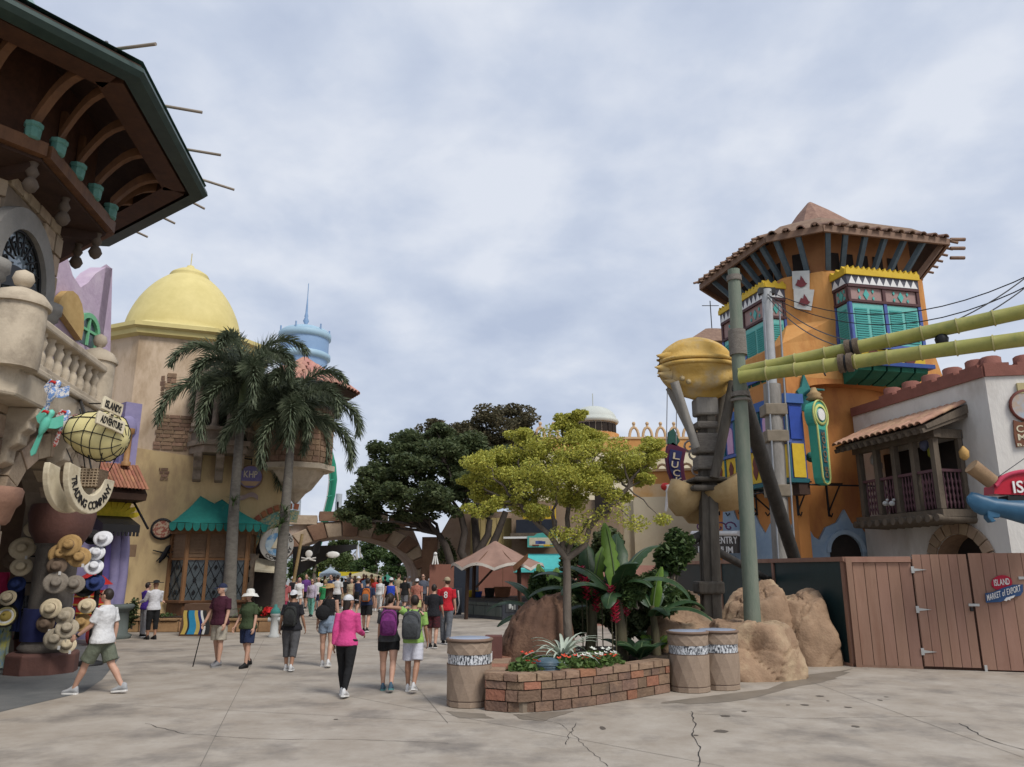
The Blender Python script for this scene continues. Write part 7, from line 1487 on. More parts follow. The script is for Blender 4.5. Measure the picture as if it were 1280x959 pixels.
# painted blue flame dado
def dado(pl, pts, o, th=.05): MB().prism([pl.p(*pl.uz(x, y, o), o) for x, y in pts], pl.n*th).build('flame_dado', flame, ot)
dado(LOL, [(905, 712), (905, 640), (915, 628), (922, 650), (938, 655), (944, 640), (950, 655), (958, 668), (964, 655), (972, 672), (978, 660), (988, 664), (991.5, 655), (991.5, 712)], .0)
dx0 = LOR.uz(1055, 690, -.55); au, ar = dx0[0], .62
P2 = [(996, 668), (1008, 660), (1015, 672), (1022, 676), (1030, 660), (1044, 654), (1053, 638), (1062, 655), (1075, 662), (1082, 670), (1090, 676), (1097, 668), (1101, 672)]
zsA = LOR.uz(1055, 712, -.55)[1]-.25; zA = LOR.uz(1055, 668, -.55)[1]
top_ = [LOR.p(*LOR.uz(x, y, -.55), -.55) for x, y in P2]
aL = arch_pts(au, ar, zA-ar, ar, 14)
MB().prism([V((top_[0].x, top_[0].y, 0))]+[LOR.p(au-ar, 0, -.55)]+[LOR.p(u, z, -.55) for u, z in aL]+[LOR.p(au+ar, 0, -.55), V((top_[-1].x, top_[-1].y, 0))]+top_[::-1], LOR.n*.12).build('flame_dado', flame, ot)
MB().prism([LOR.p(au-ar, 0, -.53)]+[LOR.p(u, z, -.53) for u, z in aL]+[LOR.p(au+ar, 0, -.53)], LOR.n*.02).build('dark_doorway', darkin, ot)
MB().loft([[LOR.p(au+(ar+a_)*cos(pi-pi*k/14), zA-ar+(ar+a_)*sin(pi-pi*k/14), o_) for a_, o_ in ((-.02, -.5), (-.02, -.38), (.12, -.36), (.14, -.44))] for k in range(15)], True, False).build('arch_trim', mat('pale blue plaster', (.34, .43, .52), (.28, .37, .46)), ot)
# iron awning brackets
for pl, xs, o in ((LOL, (898, 912, 928, 945, 962, 978), .0), (LOR, (996, 1046), .0)):
    for x in xs:
        u = pl.uz(x, 620, o)[0]; oo = o if pl is LOL or u < .42 else -.55; z0, z1 = pl.uz(x, 645, o)[1], pl.uz(x, 603 if pl is LOR else 612, o)[1]; br = MB(); br.tube([pl.p(u, z0, oo), pl.p(u, z1+.15, oo)], .045, 6); br.tube([pl.p(u, z1, oo), pl.p(u, z1-.1, oo+.9)], .03, 6); br.tube([pl.p(u, z0+.15, oo), pl.p(u, z1-.15, oo+.75)], .03, 6); br.tube([pl.p(u, z0+.1, oo+.02), pl.p(u, z0-.02, oo+.14), pl.p(u, z0+.1, oo+.22)], .025, 6); br.build('iron_bracket', iron, ot)
a_ = LOR.p(0, LOR.uz(994, 606, 0)[1]-.1, .85); MB().tube([a_, a_+LOR.d*2.9], .03, 6).build('iron_rail', iron, ot); a_ = LOL.p(0, LOL.uz(978, 614, 0)[1]-.1, .85); MB().tube([a_, a_+LOL.d*5.5], .03, 6).build('iron_rail', iron, ot)
# hanging green keyhole shaped sign
gs_ = thing('green_hanging_sign', 'tall green keyhole shaped sign with yellow edge hanging on the orange wall', 'sign', LOR.hit(1024, 560, .9)); Gt, Gb = LOR.hit(1020, 520, .9), LOR.hit(1028, 606, .9)
gd = V((.80, .6, 0)).normalized(); gn = V((.6, -.8, 0)).normalized(); G = lambda a, z, o=0: Gt+gd*a+V((0, 0, z))+gn*o
Hs = (Gt.z-Gb.z); rr_ = .43
ol = [(rr_*sin(t), rr_*1.15*cos(t)) for t in [R(-140+280*k/20) for k in range(21)]]+[(.23, -Hs+.2), (.16, -Hs+.02), (0, -Hs-.04), (-.16, -Hs+.02), (-.23, -Hs+.2)]
sgreen = mat('sign green', (.05, .30, .22), (.06, .35, .26), scale=3)
MB().prism([G(a, z, .16) for a, z in ol], -gn*.32).build('body', sgreen, gs_)
rim_ = [G(a*.97, z*.99, .165) for a, z in ol]; MB().tube(rim_+[rim_[0]], .035, 6).build('yellow_edge', mat('lime edge', (.55, .58, .20)), gs_)
MB().lathe([(.2, 0), (.2, .05)], G(0, 0, .16), 18, gn.to_track_quat('Z', 'Y').to_matrix()).build('face_disc', whitep, gs_); MB().lathe([(.27, 0), (.36, 0), (.36, .03), (.27, .03)], G(0, 0, .16), 18, gn.to_track_quat('Z', 'Y').to_matrix(), cap=False).build('face_ring', mat('lime edge', ()), gs_)
MB().prism([G(-.15, -.5, .16), G(.15, -.5, .16), G(.15, -Hs+.12, .16), G(-.15, -Hs+.12, .16)], gn*.012).build('letter_strip', dktl, gs_)
text(MB(), 'DE FOTOS', G(.10, -Hs+.2, .185), Z, -gd, Hs-.78, .2, .01).build('lettering', mat('bronze', ()), gs_)
MB().lathe([(.16, .5), (.28, .56), (.2, .66), (.24, .72), (.12, .82), (.08, .95)], Gt, 12).build('finial', mat('tan finial', (.40, .27, .13)), gs_)
hk = LOR.hit(1005, 495, .05); tm_ = mat('verdigris', (.03, .16, .15), (.045, .21, .19)); MB().tube([hk, hk+LOR.n*.4+V((0, 0, .1)), LOR.hit(1030, 488, 1.0)], [.09, .07, .03], 8).build('bracket', tm_, gs_); MB().prism([hk+V((-.28, 0, .15)), hk+V((-.2, 0, -.1)), hk+V((-.3, 0, -.3)), hk+V((-.2, 0, -.55)), hk+V((.15, 0, -.6)), hk+V((.22, 0, -.3)), hk+V((.15, 0, .3)), hk+V((.0, 0, .75)), hk+V((-.12, 0, .3))], LOR.n*.12).build('back_plate', tm_, gs_)
MB().tube([hk+V((.0, 0, .6)), hk+V((.15, -.2, 1.0)), hk+V((.5, -.35, 1.05)), hk+V((.65, -.4, .6))], .03, 6).build('hook', iron, gs_); lk = LOR.hit(1014, 572, .0); MB().tube([lk-LOR.n*.55, Gt-V((0, 0, Hs*.62))], .05, 6).build('stay', tm_, gs_); MB().ell(lk, .18, n=10, k=6).build('boss', tm_, gs_)
# port sign behind the posts
PS = lambda x, y: LOL.hit(x, y, .7)
es = thing('entry_sign', 'dark sign with white lettering partly hidden behind the timber post and green pole', 'sign', PS(900, 680)); MB().prism([PS(868, 668), PS(925, 668), PS(925, 692), PS(868, 692)], LOL.n*.1).build('board', mat('dark brown board', (.05, .045, .04), (.07, .06, .055)), es)
d_ = PS(926, 680)-PS(868, 680); text(MB(), 'PORT OF ENTRY', PS(869, 680)+LOL.n*.1, d_, Z, d_.length*.97, .26).build('lettering', whitep, es); text(MB(), 'EMPORIUM', PS(876, 691)+LOL.n*.1, d_, Z, d_.length*.75, .24).build('lettering', whitep, es)
MB().tube([PS(867, 667.5)+LOL.n*.05, PS(926, 667.5)+LOL.n*.05], .1, 8).build('top_roll', whitep, es)
sc2 = MB()
for x in (878, 890, 902, 914): sc2.tube([PS(x, 667)+LOL.n*.05+V((.25*(1-k/12)*cos(k*.6), 0, .22+.22*(1-k/12)*sin(k*.6))) for k in range(13)], .03, 5)
sc2.build('scrollwork', mat('violet iron', (.14, .06, .14)), es)
# small tiled roof and antenna left of the tower
hr_ = at(897, 430, 42); hr = thing('small_tiled_roof', 'small brown hipped tile roof with antenna left of the orange tower', 'building', V((hr_.x, 42, 0))); 
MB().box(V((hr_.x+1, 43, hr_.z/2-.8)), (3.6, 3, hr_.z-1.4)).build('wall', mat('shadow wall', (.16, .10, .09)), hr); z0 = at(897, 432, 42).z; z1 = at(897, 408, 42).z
MB().loft([[V((hr_.x+a_*s_, 43+b_*s_, z_)) for a_, b_ in ((-1, -1), (1, -1), (1, 1), (-1, 1))] for s_, z_ in ((1.9, z0), (1.5, z0+.35), (.5, z1), (.2, z1+.12))], True, False).build('roof', rtile, hr); MB().tube([V((hr_.x, 43, z1)), V((hr_.x, 43, z1+1.9))], .03, 5).build('antenna', iron, hr); MB().tube([V((hr_.x-.5, 43, z1+1.6)), V((hr_.x+.5, 43, z1+1.6))], .025, 5).build('antenna_arm', iron, hr)

# ================================================================ white building with timber balcony
wpl = mat('white plaster', (.66, .63, .58), (.58, .55, .51), scale=1.1, rough=.9, bump=.35, bscale=12, stain=(.47, .43, .38), stsc=1.0, zs=.4); crn = mat('red brown crenel', (.25, .10, .075), (.20, .08, .06), scale=3, rough=.85, bump=.3)
oldt = mat('grey brown timber', (.14, .11, .08), (.09, .07, .052), scale=5, rough=.85, bump=.4, zs=.3); spin = mat('mauve spindle', (.12, .055, .065), (.09, .042, .05), rough=.6)
A0_ = V((12.4, 25.0, 0)); B0_ = V((13.32, 20.75, 0)); WP = Pl(A0_, B0_); W2P = Pl(B0_, B0_+V((1, -.16, 0))*7)
zw = WP.uz(1246, 467)[1]; wb_ = thing('white_building', 'white plaster building with red brown crenellations and a timber balcony', 'building', B0_)
gu, gz = WP.uz(1197, 668); gr_ = .95
wm = MB(); arch_wall(wm, WP, -1.5, WP.L, 0, zw, .7, [(gu, gr_, gz-.85, .85)]); wm.build('side_wall', wpl, wb_)
MB().prism([B0_+V((.003, .003, 0)), W2P.p(7, 0), W2P.p(7, zw), B0_+V((.003, .003, zw))], -W2P.n*.7).build('front_wall', wpl, wb_)
MB().obox(WP.p(gu-1.2, 0, -.82), WP.d*2.4, WP.n*.1, V((0, 0, 3.4))).build('dark_passage', darkin, wb_)  # near-black sheet close behind the arch, painted for the unlit depth
voussoirs(wb_, WP, gu, gr_, gz-.85, .85, .34, 11, mat('tan voussoir', (.38, .28, .19), (.30, .215, .14), scale=4, rough=.9, bump=.4, rnd=.15), .1)
u = -1.4
MB().obox(WP.p(-1.5, zw, -.6), WP.d*(WP.L+1.5), WP.n*.66, V((0, 0, .3))).build('crenel_band', crn, wb_); MB().obox(W2P.p(.0, zw+.003, -.6), W2P.d*7, W2P.n*.66, V((0, 0, .3))).build('crenel_band', crn, wb_)
for P_, L_, zz_ in ((WP, WP.L, 0), (W2P, 7, .002)):
    u = .1
    while u < L_-.2:
        MB().lathe([(.3, 0), (.3, .12), (.27, .15), (.27, .3), (.22, .33)], P_.p(u+.22, zw+.29+zz_, -.25), 10).build('merlon', crn, wb_); MB().obox(P_.p(u-.1, zw+.29, -.5), P_.d*.66, P_.n*.54, V((0, 0, .1))).build('merlon_base', crn, wb_); u += .88
MB().loft([[WP.p(gu+(gr_-.01)*cos(pi-pi*k/14), gz-.85+.84*sin(pi*k/14), o_) for o_ in (.0, -.7)] for k in range(15)], False, True, False).build('arch_lining', brick, wb_); MB().obox(WP.p(gu-gr_, 0, -.7), WP.d*.012, WP.n*.69, V((0, 0, gz-.85))).build('jamb_lining', brick, wb_)
# balcony
bo = .95; zfl = WP.uz(1143, 640, bo)[1]; zpt = WP.uz(1143, 553, bo)[1]; zrl = WP.uz(1175, 587, bo)[1]; bu0, bu1 = WP.uz(1082, 640, bo)[0], WP.uz(1222, 610, .5)[0]
bu1 = WP.uz(1178, 640, bo)[0]
by = MB().obox(WP.p(bu0-.3, zfl-.22, 0), WP.d*(bu1-bu0+.5), WP.n*(bo+.15), V((0, 0, .2))).build('balcony', oldt, wb_)
nl_ = 11
for k in range(nl_): MB().tube([WP.p(bu0-.2+(bu1-bu0+.3)*k/(nl_-1), zfl-.3, .0), WP.p(bu0-.2+(bu1-bu0+.3)*k/(nl_-1), zfl-.26, bo+.3)], .11, 8).build('joist', oldt, by)
MB().obox(WP.p(bu0, zfl, .0), WP.d*(bu1-bu0), WP.n*.05, V((0, 0, zpt-zfl))).build('dark_recess', darkin, by)  # shade behind the balcony painted as a dark sheet on the wall
uu = [bu0+(bu1-bu0)*k/4 for k in range(5)]
for x in uu: MB().box(WP.p(x, (zfl+zpt)/2, bo), (.17, .17, zpt-zfl), math.atan2(WP.d.y, WP.d.x)).build('post', oldt, by)
MB().box(WP.p(bu1, (zfl+zpt)/2, .1), (.14, .14, zpt-zfl), math.atan2(WP.d.y, WP.d.x)).build('post', oldt, by)
MB().obox(WP.p(bu0-.2, zpt, bo-.1), WP.d*(bu1-bu0+.4), WP.n*.22, V((0, 0, .26))).build('beam', oldt, by); MB().obox(WP.p(bu1-.1, zpt, .0), WP.d*.2, WP.n*bo, V((0, 0, .26))).build('beam', oldt, by)
spm = MB().lathe([(.02, 0), (.028, .08), (.045, .16), (.02, .24), (.045, .34), (.02, .44), (.045, .54), (.02, .64), (.045, .74), (.02, .84), (.025, 1)], (0, 0, 0), 8); so_ = spm.build('spindle', spin, at=(0, 0, 0)); sme = so_.data; bpy.data.objects.remove(so_); hr2 = zrl-zfl
def railing(P, a, b, o):
    n = max(3, int((b-a)/.115))
    for k in range(1, n): mesh_at(sme, 'spindle', by, P.p(a+(b-a)*k/n, zfl+.02, o), 0, (1, 1, hr2-.05))
    MB().obox(P.p(a, zrl-.05, o-.05), P.d*(b-a), P.n*.1, V((0, 0, .08))).build('handrail', spin, by)
for k in range(4): railing(WP, uu[k]+.09, uu[k+1]-.09, bo)
SP = Pl(WP.p(bu1, 0, 0), WP.p(bu1, 0, 1)); SP.n = WP.d; railing(SP, .1, bo-.05, .0)
# goods and pigeons on the balcony
for k, x in enumerate((1107, 1115)): c = WP.hit(x, 630, bo+.2); mb = MB(); mb.ell(c, .1, .07, .08, 8, 5); mb.ell(c+V((.05, -.03, .1)), .05, n=8, k=5); tag(mb.build('dove_figure', mat('dove grey', (.5, .5, .48)), at=c), ['left one of two pale dove figures on the balcony edge', 'right one of two pale dove figures on the balcony edge'][k], 'figure')
for k, (x, y, cc_) in enumerate([(1092, 575, (.5, .5, .48)), (1165, 565, (.35, .36, .05)), (1205, 567, (.5, .3, .1)), (1098, 582, (.3, .3, .32)), (1155, 556, (.2, .22, .35))]):
    c = WP.hit(x, y, .5); t = thing('hanging_lantern', ['pale lantern hanging in the leftmost balcony bay', 'yellow green lantern hanging in the third balcony bay', 'tan gourd hanging at the right end of the balcony', 'grey lantern beside the pale one in the leftmost balcony bay', 'blue grey lantern hanging in the third balcony bay'][k], 'lantern', c); MB().lathe([(.04, -.2), (.12, -.12), (.13, .05), (.05, .16), (.02, .2)], c, 10).build('body', mat('lantern %d' % k, cc_), t); MB().tube([c+V((0, 0, .2)), V((c.x, c.y, zpt+.1))], .012, 4).build('cord', iron, t)
# sloping tile roof of the balcony
rt0, rt1 = zpt+.95, zpt+.28; ca_, cb_ = bu0-.45, bu1+.42
ptile = mat('pale clay tile', (.43, .26, .17), (.34, .195, .125), scale=5, rough=.85, bump=.25, rnd=.22)
_T = TILE; TILE = bpy.data.meshes.new('roof_tile'); TILE.from_pydata([v.co for v in _T.vertices], [], [tuple(p.vertices) for p in _T.polygons]); TILE.materials.append(ptile); TILE.polygons.foreach_set('use_smooth', [True]*len(TILE.polygons))
MB().prism([WP.p(ca_, rt0, 0), WP.p(ca_, rt1, bo+.55), WP.p(ca_, rt1-.1, bo+.5), WP.p(ca_, rt0-.25, 0)], WP.d*(cb_-ca_)).build('roof_deck', oldt, by)
tiles(by, WP.p(ca_, rt0, 0), WP.d*(cb_-ca_), WP.p(0, rt1, bo+.6)-WP.p(0, rt0, 0), 15, 4); TILE = _T
for k in range(14): x = ca_+.1+(cb_-ca_-.2)*k/13; MB().beam(WP.p(x, rt0-.3, 0), WP.p(x, rt1-.16, bo+.62), .11, .13).build('rafter', oldt, by)
# wall logo board
lg_ = W2P.hit(1278, 520, .03); wl_ = thing('shop_wall_sign', 'brown painted shop sign with round portrait on the white wall at the right edge', 'sign', lg_); q_ = W2P.n.to_track_quat('Z', 'Y').to_matrix(); k_ = 20.5/F/.98
MB().lathe([(19*k_, 0), (19*k_, .05)], W2P.hit(1283, 508, .02), 22, q_).build('portrait_disc', mat('portrait blue', (.35, .42, .5), (.42, .3, .2), scale=3), wl_); MB().lathe([(18*k_, .02), (21*k_, .02), (21*k_, .07), (18*k_, .07)], W2P.hit(1283, 508, .02), 22, q_, cap=False).build('portrait_ring', lozen, wl_); MB().box(W2P.hit(1280, 486, .04), (.35, .08, .3), math.atan2(W2P.d.y, W2P.d.x)).build('top_block', mat('straw', (.5, .42, .22)), wl_)
MB().prism([W2P.hit(x, y, .03) for x, y in [(1266, 526), (1275, 529), (1300, 522), (1300, 556), (1270, 560), (1267, 545)]], W2P.n*.05).build('name_board', mat('sign brown', (.18, .075, .04), (.15, .06, .035)), wl_)
for s_, x, y, h in (('Cr', 1271, 541, .2), ('M', 1273, 551, .18), ('BA', 1272, 558.5, .08)): a_ = W2P.hit(x, y, .08); text(MB(), s_, a_, W2P.d, Z, .3 if s_ != 'M' else .2, h, .012).build('lettering', cream, wl_)
# red market sign with blue shark tail
YM = 15.2; mk_ = thing('shark_sign', 'red rounded sign board on a blue shark tail at the right picture edge', 'sign', at(1260, 625, YM)); km = YM/F/.98; M_ = lambda x, y, o=0: at(x, y, YM+o)
MB().tube([M_(1214, 583), M_(1240, 603)], [.16, .15], 10).build('log', mat('cut log', (.30, .2, .11), (.22, .14, .08), bump=.3), mk_)
pts = [M_(1243, 618), M_(1243, 608)]+[M_(1282-37*cos(t), 610-20*sin(t)) for t in [pi*.05+pi*.45*k/8 for k in range(9)]]+[M_(1345, 590), M_(1345, 622)]; MB().prism(pts, V((0, .35, 0))).build('red_board', mat('glossy red', (.42, .012, .03), (.36, .01, .025), rough=.3), mk_)
rim_ = [p+V((0, -.02, 0)) for p in pts[1:-2]]; MB().tube(rim_, .045, 6).build('rim', mat('rose rim', (.50, .05, .10)), mk_)
text(MB(), 'ISLAND', M_(1266, 617)-V((0, .02, 0)), V((1, 0, .06)), Z, 1.15, .24, .02).build('lettering', whitep, mk_); MB().box(M_(1300, 628, .15), (1.45, .3, .22)).build('black_base', blackp, mk_)
sk2 = mat('shark blue', (.02, .075, .14), (.035, .11, .19), scale=2.5, rough=.4, bump=.05); rings = []
for x, y, rz_, ry_ in [(1209, 626, .07, .03), (1216, 628, .20, .08), (1225, 631, .22, .12), (1240, 634, .17, .15), (1258, 637, .2, .18), (1290, 642, .27, .25), (1330, 646, .32, .3)]:
    c = M_(x, y, .1); rings.append([c+V((0, ry_*cos(t), rz_*sin(t))) for t in [2*pi*k/14 for k in range(14)]])
MB().loft(rings).build('shark_tail', sk2, mk_); MB().prism([M_(1211, 624, .05), M_(1226, 619, .05), M_(1248, 622, .05), M_(1244, 634, .05), M_(1222, 634, .05)], V((0, .08, 0))).build('upper_fin', sk2, mk_, bevel=.02); MB().prism([M_(1234, 638), M_(1252, 641), M_(1250, 648), M_(1242, 648), M_(1246, 652), M_(1240, 654), M_(1235, 648)], V((0, .16, 0))).build('small_fin', sk2, mk_, bevel=.02)
MB().tube([M_(1243, 600), M_(1300, 560, 3)], .012, 4).build('stay_cable', iron, mk_)

# ================================================================ buildings behind the yellow tree
crm = mat('cream plaster', (.62, .55, .40), (.56, .49, .35), scale=.6, rough=.9, bump=.15, bscale=5, stain=(.50, .42, .28), stsc=.4); orb = mat('orange band', (.52, .26, .085), (.46, .22, .07), scale=.6, rough=.9, bump=.1, stain=(.56, .36, .16), stsc=.5)
gold2 = mat('gold stone trim', (.55, .38, .22), (.47, .32, .18), rough=.8)
YF = 68; FP = Pl(at(660, 600, YF), at(900, 600, YF)); fz = lambda y: FP.uz(750, y)[1]; fu = lambda x: FP.uz(x, 600)[0]
fb2 = thing('citadel', 'far cream and orange citadel with white ribbed dome and ring crenellations', 'building', FP.p(FP.L/2, 0))
MB().obox(FP.p(fu(672), 0), FP.d*(fu(905)-fu(672)), -FP.n*9, V((0, 0, fz(565)))).build('wall', crm, fb2); MB().obox(FP.p(fu(671), fz(565), .1), FP.d*(fu(906)-fu(671)), -FP.n*9, V((0, 0, fz(548)-fz(565)))).build('orange_band', orb, fb2); MB().obox(FP.p(fu(671), fz(549.5), .2), FP.d*(fu(906)-fu(671)), -FP.n*1, V((0, 0, fz(547)-fz(549.5)))).build('coping', gold2, fb2)
k_ = YF/F/.95
x = fu(676)
while x < fu(905):
    if not fu(708) < x < fu(779):
        z = fz(547); mb = MB(); A_ = arch_pts(x, .42, z, .95, 8); mb.tube([FP.p(u, z2, -.3) for u, z2 in A_], .13, 6); mb.tube([FP.p(x, z+.9, -.3), FP.p(x, z+1.45, -.3)], [.12, .1], 6); mb.ell(FP.p(x, z+1.3, -.3), .17, n=8, k=5); mb.build('crenel_ring', gold2, fb2)
    x += 1.22
dc = at(742, 545, YF+4); dc.z = 0; zd = at(742, 530, YF+4).z; zt_ = at(742, 509, YF+4).z; rD = 30*(YF+4)/F/.95; gw = mat('pale grey dome', (.50, .52, .47), (.44, .46, .42), scale=.8, rough=.6)
MB().lathe([(rD*1.02, at(742, 575, YF+4).z), (rD*1.02, at(742, 545, YF+4).z)], dc, 24).build('dome_base', orb, fb2); MB().lathe([(rD*.86, at(742, 546, YF+4).z), (rD*.86, zd)], dc, 24).build('drum', mat('pale drum', (.50, .42, .34), (.44, .37, .3)), fb2)
hD = zt_-zd; MB().lathe([(rD*.97, zd-.1), (rD*1.02, zd+.05), (rD*1.0, zd+.28), (rD*.93, zd+.3)]+[(rD*.93*cos(t), zd+.3+(hD-.3)*sin(t)) for t in [pi/2*k/9 for k in range(10)]], dc, 32).build('dome', gw, fb2)
for k in range(12): a_ = -pi*k/11; c = dc+V((rD*.87*cos(a_), rD*.87*sin(a_), (at(742, 538, YF+4).z))); MB().box(c, (.5, .15, .8), a_+pi/2).build('slot_window', darkin, fb2)
MB().tube([dc+V((0, 0, zt_)), dc+V((0, 0, zt_+1.3))], .05, 5).build('finial', gw, fb2)
# lower painted wall
YL = 45; LP = Pl(at(690, 640, YL+2), at(890, 640, YL)); lt_ = lambda x, y: LP.uz(x, y)
lw = thing('painted_wall', 'cream wall with orange wash at its top and scalloped trim left of the timber post', 'wall', LP.p(5, 0)); wash = mat('orange wash', (.54, .31, .11), (.62, .50, .33), scale=.6, rough=.9, bump=.1, bscale=5)
z1, z2, z3 = lt_(800, 588)[1], lt_(800, 606)[1], lt_(800, 622)[1]; l0, l1 = lt_(792, 640)[0], lt_(905, 640)[0]
MB().obox(LP.p(lt_(690, 640)[0], 0, -.3), LP.d*(l1-lt_(690, 640)[0]), -LP.n*1.5, V((0, 0, lt_(700, 628)[1]))).build('low_wall', crm, lw); MB().obox(LP.p(l0, 0), LP.d*(l1-l0), -LP.n*1, V((0, 0, z3))).build('cream_part', crm, lw); MB().obox(LP.p(l0, z3), LP.d*(l1-l0), -LP.n*1, V((0, 0, z2-z3))).build('faded_part', wash, lw); MB().obox(LP.p(l0, z2), LP.d*(l1-l0), -LP.n*1, V((0, 0, z1-z2))).build('orange_part', orb, lw)
x = l0
while x < l1: 
    mb = MB(); mb.tube([LP.p(u, z, -.2) for u, z in arch_pts(x+.35, .32, z1-.05, .38, 8)], .08, 5); mb.build('scallop_trim', gold2, lw); x += .72
MB().obox(LP.p(l0-.1, z1-.12, .0), LP.d*(l1-l0), LP.n*.12, V((0, 0, .14))).build('trim_rail', gold2, lw); MB().obox(LP.p(lt_(862, 600)[0], lt_(862, 640)[1], 0), LP.d*1.6, LP.n*.25, V((0, 0, .3))).build('green_ledge', MATS['bottle green'], lw)
scw = MB()
for x, y in ((868, 570), (880, 582), (872, 590), (862, 560)): c = LP.hit(x, y, .1); scw.tube([c+V((.5*(1-k/14)*cos(k*.6), -.02, .5*(1-k/14)*sin(k*.6))) for k in range(15)], .07, 5)
scw.build('scroll_bracket', mat('grey scroll', (.35, .3, .26)), lw)
# LUCK sign
YK = 38; lk_ = thing('luck_sign', 'dark purple vertical banner sign reading LUCK in cream letters beside the timber post', 'sign', at(842, 575, YK)); K = lambda x, y, o=0: at(x, y, YK+o)
MB().prism([K(834, 557), K(841, 552), (K(849, 558)), K(858, 562), K(855, 578), K(856, 592), K(859, 606), K(846, 610), K(840, 603), K(835, 590), K(832, 572)], V((0, .35, 0))).build('board', mat('plum board', (.10, .02, .05), (.08, .018, .045)), lk_, bevel=.05); MB().prism([K(838, 562, -.05), K(853, 565, -.05), K(850, 580, -.05), K(852, 600, -.05), K(844, 602, -.05), K(838, 588, -.05), K(836, 574, -.05)], V((0, .1, 0))).build('inner_board', mat('navy board', (.03, .035, .12)), lk_)
for ch, x, y in (('L', 841, 574), ('U', 839, 584.5), ('C', 841, 595), ('K', 844, 605)): text(MB(), ch, K(x, y, -.08), V((1, 0, -.15)), V((.15, 0, 1)), .34, .33, .03).build('letter', cream, lk_)
mb = MB(); mb.prism([K(835, 555), K(836, 540), K(842, 536), (K(850, 552)), K(846, 558)], V((0, .3, 0))); mb.build('green_crest', mat('dark green crest', (.03, .10, .08)), lk_)
mb = MB(); mb.tube([K(833, 607), K(836, 617), K(832, 640)], [.16, .14, .05], 8); mb.build('white_pennant', whitep, lk_); MB().ell(K(832, 609), .25, .15, .2, 10, 6).build('red_knob', redp, lk_)
for x in (833, 845): MB().tube([K(x, 556), at(x+2, 440, YK)], .025, 4).build('cable', steel, lk_)
# market building behind the yellow tree: dark balcony, yellow rail, sign and teal awning
YB = 41; MK = Pl(at(640, 690, YB), at(760, 690, YB-1)); mz = lambda y: MK.uz(690, y)[1]; mu_ = lambda x: MK.uz(x, 690)[0]
mb_ = thing('market_hall', 'shadowy market hall with dark eaves and yellow railing behind the yellow tree', 'building', MK.p(3, 0)); MB().obox(MK.p(mu_(630), 0, -2), MK.d*(mu_(772)-mu_(630)), -MK.n*4, V((0, 0, mz(622)))).build('wall', mat('hall wall', (.30, .22, .15), (.24, .17, .11), scale=.8), mb_); MB().obox(MK.p(mu_(640), mz(668), -2), MK.d*(mu_(690)-mu_(640)), MK.n*.9, V((0, 0, mz(648)-mz(668)))).build('dark_eaves', dark_navy, mb_); MB().obox(MK.p(mu_(636), mz(672), -1.2), MK.d*(mu_(692)-mu_(636)), MK.n*.8, V((0, 0, .25))).build('eave_lip', oldt, mb_)
MB().obox(MK.p(mu_(648), mz(647), -1.4), MK.d*(mu_(690)-mu_(648)), MK.n*.12, V((0, 0, .15))).build('yellow_rail', yel, mb_)
for k in range(12): MB().obox(MK.p(mu_(648)+k*.16, mz(647), -1.4), MK.d*.06, MK.n*.06, V((0, 0, .7))).build('baluster', yel, mb_)
MB().obox(MK.p(mu_(741), mz(640), -1.9), MK.d*(mu_(762)-mu_(741)), MK.n*.1, V((0, 0, mz(605)-mz(640)))).build('dark_window', darkin, mb_)
fs_ = MK.hit(689, 678, .5); ks2 = thing('food_stall_sign', 'cream board with teal frame and blurred coloured print above the teal awning', 'sign', fs_); wd_ = mu_(714)-mu_(662); hh_ = mz(671)-mz(685)
MB().obox(MK.p(mu_(662), mz(685), .5), MK.d*wd_, MK.n*.12, V((0, 0, hh_))).build('frame', tealp, ks2); MB().obox(MK.p(mu_(662)+.1, mz(685)+.09, .62), MK.d*(wd_-.2), MK.n*.02, V((0, 0, hh_-.18))).build('board', cream, ks2); MB().prism([MK.p(mu_(670), mz(671), .5), MK.p(mu_(704), mz(671), .5), MK.p(mu_(700), mz(668), .5), MK.p(mu_(687), mz(666.5), .5), MK.p(mu_(674), mz(668), .5)], MK.n*.12).build('crest', tealp, ks2)
for a_, b_, c_, m_ in ((672, 681, 4, bluep), (682, 684, 2.4, yel), (668, 683.5, 1.6, lozen), (690, 683, 2, tealp), (704, 681.5, 2, lozen), (676, 681, 3.5, dkblue)): MB().obox(MK.p(mu_(a_), mz(b_), .64), MK.d*(.35 if m_ is not yel else .5), MK.n*.006, V((0, 0, c_*.04))).build('print_patch', m_, ks2)
MB().obox(MK.p(mu_(632), mz(674), .48), MK.d*(mu_(722)-mu_(632)), MK.n*.06, V((0, 0, .1))).build('rail', whitep, ks2)
ta = thing('turquoise_awning', 'turquoise canvas awning under the teal framed sign behind the bananas', 'awning', MK.p(mu_(680), 2.5)); MB().prism([MK.p(mu_(660), mz(693), .3), MK.p(mu_(716), mz(693), .3), MK.p(mu_(722), mz(712), 1.7), MK.p(mu_(646), mz(712), 1.7)], V((0, 0, -.08))).build('canvas', mat('turquoise canvas', (.08, .46, .44), (.10, .52, .50), rough=.7, bump=.04), ta); MB().prism([MK.p(mu_(646), mz(712), 1.7), MK.p(mu_(722), mz(712), 1.7), MK.p(mu_(722), mz(716), 1.72), MK.p(mu_(646), mz(716), 1.72)], V((0, -.03, 0))).build('valance', mat('turquoise canvas', ()), ta)
for x in (650, 718): MB().tube([MK.p(mu_(x), 0, 1.6), MK.p(mu_(x), mz(713), 1.6)], .06, 6).build('post', darkwood, ta)
